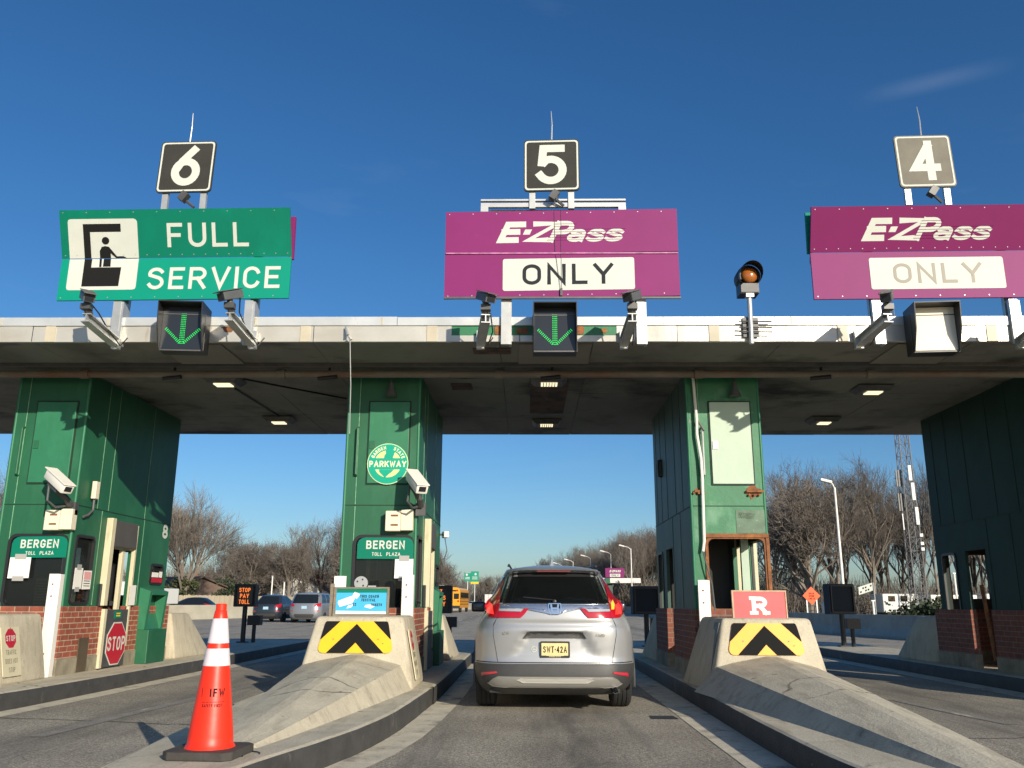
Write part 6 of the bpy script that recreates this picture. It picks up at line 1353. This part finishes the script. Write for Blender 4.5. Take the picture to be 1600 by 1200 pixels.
# houses behind the fence
def house(name, label, x, y, w, d, h, rh, rz=0, wallm='wall_brown'):
    t = thing(name, label, 'house', (0, 0, 0)); a = MB(); a.box(-w / 2, w / 2, -d / 2, d / 2, 0, h); a.prism([(-w / 2, -d / 2 + .01, h), (w / 2, -d / 2 + .01, h), (0, -d / 2 + .01, h + rh - .1)], (0, d - .02, 0)); a.build('wall', M[wallm], t)
    a = MB()
    for s in (-1, 1): a.prism([(s * (w / 2 + .4), -d / 2 - .4, h - .25), (0, -d / 2 - .4, h + rh), (0, -d / 2 - .4, h + rh + .15), (s * (w / 2 + .4), -d / 2 - .4, h - .1)], (0, d + .8, 0))
    r = a.build('roof', M['roof'], t); a = MB(); a.box(w * .2, w * .2 + .6, 0, .6, h, h + rh + .7); a.build('chimney', M['brick_dark'], r)
    for px in (-w * .28, w * .28): a = MB(); a.box(px - .5, px + .5, -d / 2 - .03, -d / 2 - .005, h * .4, h * .8); wn = a.build('window', M['glass_far'], t); a = MB(); P = front(px, -d / 2 - .031, 0); ring2d(a, P, [(-.58, h * .4 - .08), (.58, h * .4 - .08), (.58, h * .8 + .08), (-.58, h * .8 + .08)], [(-.5, h * .4), (.5, h * .4), (.5, h * .8), (-.5, h * .8)], 0, .05); a.build('frame', M['white'], wn)
    t.location = (x, y, 0); t.rotation_euler = (0, 0, R_(rz))
house('house', 'low brown house behind the fence at the left, below the ivy clad tree', -39, 98, 11, 8, 2.2, 1.5, 60)
house('house', 'house with a pale gable wall behind the trees, above the dark crossover car', -31, 122, 8, 9, 2.4, 2.2, 8, 'white')
house('house', 'small low house behind the trees, above the silver minivan', -26, 150, 9, 8, 2.4, 2.0, 15, 'wall_brown')
# street lights
def street_light(x, y, h, arm, label):
    t = thing('street_light', label, 'street light', (x, y, 0), 'street lights along the right side of the road'); a = MB(); a.tube([(x, y, 0), (x, y, h - .3)], [.12, .075], 10); a.lathe([(.2, 0), (.2, .25), (.14, .35)], (x, y, 0), 10); a.build('pole', M['white'], t, smooth=True)
    a = MB(); a.tube([(x, y, h - .4), (x - arm * .4, y - .05, h - .06), (x - arm, y - .1, h + .1)], .05, 8); a.build('arm', M['white'], t, smooth=True); a = MB(); a.obox((x - arm - .28, y - .12, h + .16), (.85, .34, .20), Matrix.Rotation(R_(14), 3, 'Y')); a.build('lamp_head', M['white'], t, bevel=.05)
street_light(22.3, 63, 9.7, .35, 'tall white street light right of the rusty booth')
for k, (px, y, h, l) in enumerate(((16.5, 140, 9.9, 'nearest of the small street lights right of the silver car'), (14.9, 157, 10.0, 'second small street light right of the silver car, above the far purple sign'), (12.2, 170, 9.9, 'third small street light, at the right edge of the silver car roof'), (9.7, 186, 9.9, 'fourth small street light, over the right half of the silver car roof'), (7.9, 203, 9.9, 'fifth and farthest street light, over the middle of the silver car roof'))):
    street_light(px, y, h, 1.2, l)
# far toll gantry with purple sign
t = thing('toll_gantry', 'far white toll canopy with a purple sign, right of the silver car', 'gantry', (14, 150, 0), None); a = MB(); a.box(5.5, 19.2, 150, 155, 4.5, 5.3); a.build('deck', M['car_white'], t)
for x in (9, 14.2, 18.2): a = MB(); a.box(x - .35, x + .35, 151, 154, 0, 4.48); a.build('column', M['green_dark'], t)
a = MB(); a.box(13.2, 14.0, 149.6, 149.95, 4.4, 5.3); a.build('lane_signal', M['green'], t); a = MB(); [a.tube([(x, 149.95, 4.6), (x - .3, 149.4, 4.9)], .08, 6) for x in (12.2, 15.6)]; a.build('camera_arm', M['black'], t)
P = front(15.1 - .2, 149.8, 5.4); a = MB(); plate2d(a, P, [(-1.65, 0), (1.55, 0), (1.55, 1.55), (-1.65, 1.55)], -.1, 0); sg = a.build('sign', M['sign_purple'], t); a = MB(); plate2d(a, P, rrect(-.9, .85, .08, .60, .05), .01, .03); a.build('white_panel', M['white_sign'], sg)
lettering(P, sg, M['white_sign'], ('E-ZPASS', -.05, .85, .38), t=.26, wide=1.0, gap=.08, d=.02, shear=.35); lettering(P, sg, M['letter_dark'], ('ONLY', -.02, .17, .32), t=.18, wide=1.2, gap=.2, d=.04)
# guide signs over the far road
for x, w, h, zc, lab, yl in ((-23.2, 2.6, 3.0, 10.8, 'smaller green highway guide sign far ahead', False), (-21.0 + .6, 3.1, 4.0, 11.0, 'larger green highway guide sign with a yellow bottom strip far ahead', True)):
    y = 345; t = thing('guide_sign', lab, 'road sign', (x, y, 0)); a = MB(); P = front(x, y, zc); plate2d(a, P, rrect(-w / 2, w / 2, -h / 2, h / 2, .15), -.1, 0); pl = a.build('plate', M['sign_green_far'], t)
    a = MB(); [plate2d(a, P, rrect(-w * .33, w * .33, q * h - .12, q * h + .12, .04), .01, .03) for q in (-.05, -.22)]; plate2d(a, P, [(.45 * math.cos(k * .6) + (.3 if yl else -.3), .9 + .45 * math.sin(k * .6)) for k in range(10)], .01, .03); a.build('legend', M['white_sign'], pl)
    if yl: a = MB(); plate2d(a, P, [(-w / 2, -h / 2 - .8), (w / 2, -h / 2 - .8), (w / 2, -h / 2), (-w / 2, -h / 2)], -.1, .02); a.build('yellow_strip', M['yellow'], pl)
    a = MB(); a.tube([(x, y + .3, 0), (x, y + .3, zc + h / 2)], .2, 8); a.build('post', M['steel'], t)
# orange diamond work sign
x, y, z = 18.6, 58.5, 1.72; t = thing('work_sign', 'orange diamond road work sign on two posts beyond the right barrier', 'road sign', (x, y, 0)); P = front(x, y, z); a = MB(); plate2d(a, P, [(0, -.58), (.58, 0), (0, .58), (-.58, 0)], -.03, 0); pl = a.build('plate', M['orange_sign'], t)
lettering(P, pl, M['letter_black'], ('ROAD', 0, .08, .12), ('WORK', 0, -.08, .12), ('AHEAD', 0, -.24, .12), t=.18, wide=.8, d=.004)
for s in (-1, 1): a = MB(); a.box(x + s * .32 - .04, x + s * .32 + .04, y + .03, y + .08, 0, z); a.build('leg', M['steel'], t)
# white banner sign
t = thing('roadside_sign', 'white slanted lettered sign on a pole before the woods', 'road sign', (25.2, 66, 0)); P = plane((25.0, 66, 2.3), Vector((1, 0, .32)), FZ); a = MB(); plate2d(a, P, [(-.55, -.28), (.55, -.28), (.55, .28), (-.55, .28)], -.03, 0); pl = a.build('plate', M['white_sign'], t)
a = MB(); [plate2d(a, P, [(-.45 + k * .2, q), (-.32 + k * .2, q), (-.32 + k * .2, q + .12), (-.45 + k * .2, q + .12)], .004, .006) for k in range(5) for q in (-.18, .04) if (k + int(q * 10)) % 3]; a.build('lettering', M['letter_dark'], pl); a = MB(); a.tube([(25.62, 66.05, 0), (25.62, 66.05, 2.75)], .05, 8); a.build('post', M['steel'], t)
# lattice radio tower with antennas
tx, ty, tb, tw, th = 28.4, 65, .88, .62, 24; t = thing('radio_tower', 'tall lattice radio tower with white panel antennas behind the woods', 'tower', (tx, ty, 0)); a = MB(); N = 24
cor = lambda k, i: Vector((tx + (tb + (tw - tb) * i / N) / 2 * (1, -1, -1, 1)[k], ty + (tb + (tw - tb) * i / N) / 2 * (1, 1, -1, -1)[k], th * i / N))
for k in range(4):
    a.tube([cor(k, 0), cor(k, N)], .04, 6)
    for i in range(N): a.tube([cor(k, i), cor((k + 1) % 4, i + 1)], .02, 4); a.tube([cor((k + 1) % 4, i), cor(k, i + 1)], .02, 4); a.tube([cor(k, i), cor((k + 1) % 4, i)], .02, 4)
a.build('lattice', mat('dull mast steel', (.22, .22, .22), .6, metal=.2), t)
for dx, z0, h in ((.05, 10.1, 1.15), (.15, 8.65, 1.3), (.25, 6.85, 1.3)): a = MB(); a.box(tx + dx - .13, tx + dx + .13, ty - .66, ty - .5, z0, z0 + h); a.build('panel_antenna', M['white'], t, bevel=.04)
for z0 in (6.0, 5.4, 5.0): a = MB(); a.box(tx + .3, tx + .52, ty - .62, ty - .46, z0, z0 + .22); a.build('radio_unit', M['white'], t)
for z0, h in ((9.7, 1.25), (7.9, 1.3)): a = MB(); a.tube([(tx - .3, ty, z0 + h / 2), (tx - .9, ty - .13, z0 + h / 2)], .04, 6); [a.box(tx - .85 + q * .17, tx - .75 + q * .17, ty - .25, ty - .14, z0, z0 + h) for q in range(3)]; a.build('antenna_array', M['steel_dark'], t)
a = MB(); a.box(tx - .70, tx - .63, ty - .3, ty - .23, 6.5, 7.7); a.build('whip_antenna', M['white'], t)
# trailers, sheds and posts by the woods
rnd = random.Random(21)
for k, (px, y, w, h, l) in enumerate(((27.4, 65.8, 2.6, 1.95, 'long white trailer below the radio tower'), (30.2, 66, 1.0, 1.9, 'narrow white trailer right of the radio tower'), (32.4, 66.5, 1.9, 1.9, 'white trailer seen past the edge of the dark booth'), (35.4, 67, 2.2, 2.0, 'white trailer seen through the doorways of the dark booth'))):
    t = thing('trailer', l, 'trailer', (px, y, 0), 'white trailers before the woods'); a = MB(); a.box(px - w / 2, px + w / 2, y, y + 2.3, .6, h); a.build('body', M['car_white'], t, bevel=.06); a = MB(); a.box(px - w / 2 + .3, px + w / 2 - .3, y + .1, y + 2.2, .4, .6); a.build('chassis', M['black'], t)
    a = MB(); [a.box(px - w / 2 + .4 + q * .9, px - w / 2 + .9 + q * .9, y - .02, y + .01, 1.4, 1.8) for q in range(max(1, int(w / 1.1)))]; a.build('window', M['glass_far'], t)
    wheels(t, w / 2 - .3, (y - t.location.y + .7 + 0 * y,), .32, .2) if False else None
    for s in (-1, 1): a = MB(); a.lathe([(.3, -.1), (.32, 0), (.3, .1)], (px + s * w * .3, y + .1, .32), 16, 'y'); a.build('wheel', M['rubber'], t)
t = thing('small_shed', 'small white gabled shed beside the orange diamond sign', 'shed', (21.2, 62, 0)); a = MB(); a.box(20.7, 21.7, 62, 63, 0, 1.1); a.prism([(20.65, 61.98, 1.1), (21.75, 61.98, 1.1), (21.2, 61.98, 1.75)], (0, 1.1, 0)); a.build('wall', M['white'], t); a = MB(); a.box(21.0, 21.4, 61.97, 62, 0, .8); a.build('door', M['steel_dark'], t)
for k, (px, y, h, l) in enumerate(((26.8, 57, 1.65, 'leaning pale post before the dark shrub'), (31.6, 66, 3.4, 'white utility post right of the radio tower'), (23.9, 62, 1.4, 'short white post below the lettered sign'), (-31.2, 108, 4.2, 'pale utility pole behind the plank fence'), (-28.6, 104, 3.4, 'thin pale pole behind the plank fence, above the message sign'))):
    t = thing('utility_post', l, 'post', (px, y, 0)); a = MB(); a.tube([(px, y, 0), (px + (.12 if k == 0 else 0), y, h)], .08, 8); a.build('shaft', M['fence_wood'] if k in (0,) else M['white'], t)
    a = MB(); a.box(px - .13, px + .13, y - .1, y + .1, h, h + .08); a.build('cap', M['steel'], t)
# chain link fence line before the woods on the right
t = thing('wire_fence', 'dark wire fence before the woods right of the blank message sign', 'fence', (30, 68, 0)); a = MB()
for k in range(20): px = 22 + k * 1.4; py = 67 + k * .1; a.tube([(px, py, 0), (px, py, 1.9)], .035, 6)
a.build('posts', M['steel_dark'], t); a = MB(); [a.tube([(22, 67, z), (48.6, 68.9, z)], .018, 4) for z in (.3, .6, .9, 1.2, 1.5, 1.85)]; a.build('wires', M['steel_dark'], t)

# ------------------------------------------------------------------ trees
def tree_mesh(seed, h, spread, kind):
    """bare winter tree: returns (trunk MB, crown MB); tapered limbs, thousands of twigs"""
    r = random.Random(seed); T, K = MB(), MB(); cnt = [0]
    def limb(p, d, L, rad, depth):
        n = 5 if depth < 2 else (4 if depth < 4 else 3); pts = [p.copy()]; rs = [rad]; q = p.copy(); dd = d.copy(); end = rad * (.55 if depth < 3 else .4)
        for i in range(n):
            j = (.05 + .02 * depth) if kind == 'fan' else (.09 + .03 * depth)
            dd = (dd + Vector((r.uniform(-j, j), r.uniform(-j, j), r.uniform(-j * .5, j * .9) + .04)) ).normalized(); q = q + dd * (L / n); pts.append(q.copy()); rs.append(rad + (end - rad) * (i + 1) / n)
        (T if depth < 3 else K).tube(pts, rs, 7 if depth == 0 else (5 if depth < 3 else 3), cap=False)
        if depth >= maxd: return
        nb = [kids0, 5, 4 if kind == 'tall' else 5, 4 if kind == 'tall' else 5, 4, 3][depth] + (r.random() < .4)
        for b in range(nb):
            f = r.uniform(.35 if depth else base, 1.0) if b else 1.0
            i = min(n - 1, int(f * n)); u = f * n - i; s = pts[i].lerp(pts[i + 1], u); pd = (pts[i + 1] - pts[i]).normalized()
            ax = pd.orthogonal().normalized(); ax.rotate(Matrix.Rotation(r.uniform(0, 6.283), 3, pd)); ang = (r.uniform(.10, .3) if b == 0 else r.uniform(.38, .72) + (.05 if kind == 'tall' else (.0 if kind == 'fan' else .13)) * depth) * spread
            nd = pd.copy(); nd.rotate(Matrix.Rotation(ang, 3, ax)); nd = (nd + Vector((0, 0, .14 if depth < 2 else (.05 if depth < 3 else -.02)))).normalized()
            limb(s, nd, L * ((r.uniform(.55, .78) if kind == 'fan' else r.uniform(.5, .74)) if depth else (r.uniform(.9, 1.3) if kind == 'fan' else r.uniform(.55, .8))), max(.012, (rs[i] * (.85 if b == 0 else .58))), depth + 1)
    maxd = 5; base = .45 if kind != 'low' else .12; kids0 = {'tall': 6, 'fan': 10, 'low': 8}[kind]
    limb(Vector((0, 0, -.1)), Vector((r.uniform(-.06, .06), r.uniform(-.06, .06), 1)).normalized(), h * (.46 if kind == 'tall' else (.30 if kind == 'fan' else .22)), h * (.017 if kind != 'fan' else .024), 0)
    return T, K
PROTO = []
for k, (sd, h, sp_, kind) in enumerate(((1, 15, .8, 'tall'), (2, 14, .95, 'tall'), (3, 15.5, .7, 'tall'), (4, 12, 1.1, 'low'), (5, 11, 1.0, 'fan'), (6, 14, .85, 'tall'))):
    T, K = tree_mesh(sd, h, sp_, kind); mats = ((M['bark_dark'], M['twig']), (M['bark'], M['twig_grey']), (M['bark_dark'], M['twig']), (M['bark'], M['twig']), (M['bark'], M['twig_grey']), (M['bark'], M['twig']))[k]
    z = max(p[2] for p in K.v)
    o = thing('bare_tree', 'x', 'tree'); T.build('trunk', mats[0], o, smooth=True); K.build('crown', mats[1], o); PROTO.append((o, z, [False]))
def plant(k, x, y, h, label, group, rnd, wide=1.0):
    o, z, used = PROTO[k]
    c = o if not used[0] else copy_tree(o); used[0] = True
    s = h / z; c.location = (x, y, 0); c.scale = (s * wide, s * wide, s); c.rotation_euler = (0, 0, rnd.uniform(0, 6.28)); tag(c, label, 'tree', group); return c
rnd = random.Random(77)
GR = 'bare trees of the wood on the right'
LR = 'bare brown tree in the wood beyond the right barrier'
rows = []
for i in range(14):       # dense edge of the wood right of the rusty booth
    rows.append((21.5 + i * 1.95 + rnd.uniform(-.9, .9), 70 + i * .25 + rnd.uniform(-2, 3), rnd.uniform(11.5, 14)))
for i in range(13): rows.append((23 + i * 2.6 + rnd.uniform(-.8, .8), 80 + rnd.uniform(-3, 4), rnd.uniform(13, 15.5)))
for i in range(13): rows.append((26 + i * 3.1 + rnd.uniform(-.8, .8), 93 + rnd.uniform(-4, 5), rnd.uniform(14, 17)))
for i in range(26):       # the wood following the road away
    y = 96 + i * 5.6; x = interp([(60, 20.5), (96, 18.6), (130, 17.8), (160, 16.2), (190, 12.8), (230, 6), (260, -2)], y)
    rows.append((x + rnd.uniform(0, 2), y, rnd.uniform(12.5, 15))); rows.append((x + rnd.uniform(4.5, 8), y + rnd.uniform(-2, 2), rnd.uniform(14, 17)))
    if i % 2 == 0: rows.append((x + rnd.uniform(10, 14), y, rnd.uniform(15, 18)))
rows = [(x, y, h) for x, y, h in rows if not (98 < y < 152 and x < 31)]
for i in range(12): rows.append((16.5 + i * 1.6 + rnd.uniform(-.5, .5), 160 + rnd.uniform(-3, 9), rnd.uniform(14, 17.5)))
for j, (x, y, h) in enumerate(rows): plant((0, 1, 2, 5, 1)[j % 5] if j % 13 else 3, x, y, h, LR, GR, rnd, rnd.uniform(.85, 1.1))
for i in range(46):       # far tree line across the end of the road
    plant((0, 1, 5, 3)[i % 4], -150 + i * 3.4 + rnd.uniform(-1, 1), 385 + rnd.uniform(-25, 25), rnd.uniform(12, 16.5), 'bare tree in the far tree line across the end of the road', 'trees of the far tree line', rnd, 1.2)
LG = 'bare trees behind the fence on the left'
for (x, y, h, k) in ((-35, 112, 9.2, 3), (-31, 118, 11.8, 1), (-29.5, 110, 9.0, 3), (-27, 116, 12.9, 0), (-24, 112, 12.2, 5), (-28.2, 113, 11.4, 2), (-22, 114, 13.6, 2), (-22.6, 120, 14.6, 0), (-25, 128, 14, 5), (-21, 108, 11.5, 3), (-37.5, 125, 10.5, 3), (-33, 135, 12, 1), (-42, 130, 11, 3), (-19, 135, 13, 0), (-47, 140, 12, 3), (-28, 150, 13, 5), (-40, 150, 11, 3), (-52, 150, 11, 1), (-35, 165, 12, 3), (-23, 165, 13, 1), (-17, 175, 13, 0), (-44, 170, 11, 5), (-20, 200, 13, 3), (-26, 215, 13, 5), (-30, 190, 12, 3), (-38, 200, 12, 1), (-24, 250, 13, 3), (-30, 270, 14, 0), (-36, 240, 12, 1)):
    plant(k, x, y, h, 'bare tree of the grove behind the plank fence on the left', LG, rnd, 1.12)
for (x, y, h, k, l) in ((-47.5, 78, 14.5, 1, 'tall bare tree at the left edge beyond the leftmost booth'), (-44.2, 74, 12.0, 3, 'lower bare tree at the left edge, beside the leftmost booth'), (-36.6, 88, 12.6, 2, 'slender bare tree just right of the leftmost booth, behind the ivy clad tree')): plant(k, x, y, h, l, 'bare trees left and right of the leftmost booth', rnd)
big = plant(4, -32.6, 84, 13.0, 'wide spreading bare tree with ivy clad trunk, right of the leftmost booth', 'bare trees left and right of the leftmost booth', rnd, 1.15)
def leaves(mb, pts, n, rr, size, r):
    for _ in range(n):
        p = Vector(r.choice(pts)); q = p + Vector((r.gauss(0, rr), r.gauss(0, rr), r.gauss(0, rr * .9))); s = size * r.uniform(.6, 1.3)
        a = Vector((r.gauss(0, 1), r.gauss(0, 1), r.gauss(0, 1))).normalized(); b = a.orthogonal().normalized(); c = a.cross(b)
        mb.add([q + b * s, q + c * s, q - b * s, q - c * s], [(0, 1, 2, 3)])
iv = MB(); r9 = random.Random(3); k = 1 / big.scale[2]
leaves(iv, [(r9.uniform(-.25, .25) * (1 + z), r9.uniform(-.25, .25) * (1 + z), z) for z in [q * .22 for q in range(16)] for _ in (0, 1)], 2600, .22, .10, r9)
o = MB(); o.v, o.f, o.m = [(x * 1, y * 1, z) for x, y, z in iv.v], iv.f, iv.m
big_loc = big.location.copy(); big.location = (0, 0, 0); o.build('ivy', M['ivy'], big); big.location = big_loc
def shrub(name, label, x, y, rad, h, m, n=2200, size=.09, seed=1):
    t = thing(name, label, 'shrub', (x, y, 0)); r = random.Random(seed); mb = MB(); pts = [(x + r.gauss(0, rad * .45), y + r.gauss(0, rad * .45), abs(r.gauss(.4, .28)) * h) for _ in range(40)]; leaves(mb, pts, n, rad * .16, size, r); mb.build('foliage', m, t)
    a = MB(); [a.tube([(x, y, 0), (p[0], p[1], p[2] * .9)], .025, 4) for p in pts[:9]]; a.build('stem', M['bark_dark'], t)
shrub('evergreen_shrub', 'dark evergreen shrub before the white trailers on the right', 28.2, 61.5, 2.0, 1.35, M['evergreen'], 3200, .11, 2)
shrub('evergreen_shrub', 'dark conifer like shrub behind the plank fence, left of the message sign', -29.5, 88, 1.5, 3.4, M['evergreen'], 2200, .10, 5)
shrub('evergreen_shrub', 'dark leafy shrub at the foot of the ivy clad tree', -34.8, 82, 1.7, 3.2, M['ivy'], 2600, .10, 7)
def brush(name, label, region, n, h0, h1, m, seed, rr=.02):
    r = random.Random(seed); mb = MB()
    for _ in range(n):
        x, y = region(r); h = r.uniform(h0, h1); p = Vector((x, y, -.1)); lean = Vector((r.gauss(0, .22), r.gauss(0, .22), 1)).normalized(); q = p + lean * h * .5 + Vector((r.gauss(0, .12), r.gauss(0, .12), 0)); e = q + (lean + Vector((r.gauss(0, .3), r.gauss(0, .3), 0))).normalized() * h * .5
        mb.tube([p, q, e], [rr * 1.3, rr, rr * .4], 3, cap=False)
        for _ in (0, 1): s = p.lerp(q, r.uniform(.4, 1)); mb.tube([s, s + Vector((r.gauss(0, .5), r.gauss(0, .5), r.uniform(.3, .9))) * h * .35], [rr * .7, rr * .3], 3, cap=False)
    o = tag(mb.build(name, m), label, 'undergrowth'); o['kind'] = 'stuff'
brush('undergrowth', 'brown leafless undergrowth along the foot of the right wood', lambda r: ((lambda q: (21 + q * 32 + r.uniform(-1, 1), 76 + r.uniform(-3, 22)))(r.random())), 5200, .8, 4.2, M['twig'], 5, .022)
brush('undergrowth', 'brown undergrowth along the wood that follows the road away', lambda r: ((lambda y: (interp([(60, 20.5), (96, 18.8), (130, 18.2), (160, 16.6), (190, 13.2), (230, 6.5), (260, -1)], y) + r.uniform(0, 11), y))(r.uniform(88, 250))), 6500, 1.5, 6.0, M['twig'], 6, .03)
brush('undergrowth', 'reddish brown thicket behind the plank fence on the left', lambda r: (r.uniform(-62, -19), r.uniform(124, 160)), 7000, 2.0, 7.5, M['brush'], 7, .032)
brush('undergrowth', 'brown thicket below the far tree line', lambda r: (r.uniform(-160, 20), r.uniform(375, 410)), 5200, 3.0, 9.0, M['twig'], 8, .09)
brush('undergrowth', 'brown brush beside the far left road edge', lambda r: (r.uniform(-46, -20), r.uniform(160, 290)), 4200, 2.5, 8.0, M['twig'], 9, .05)
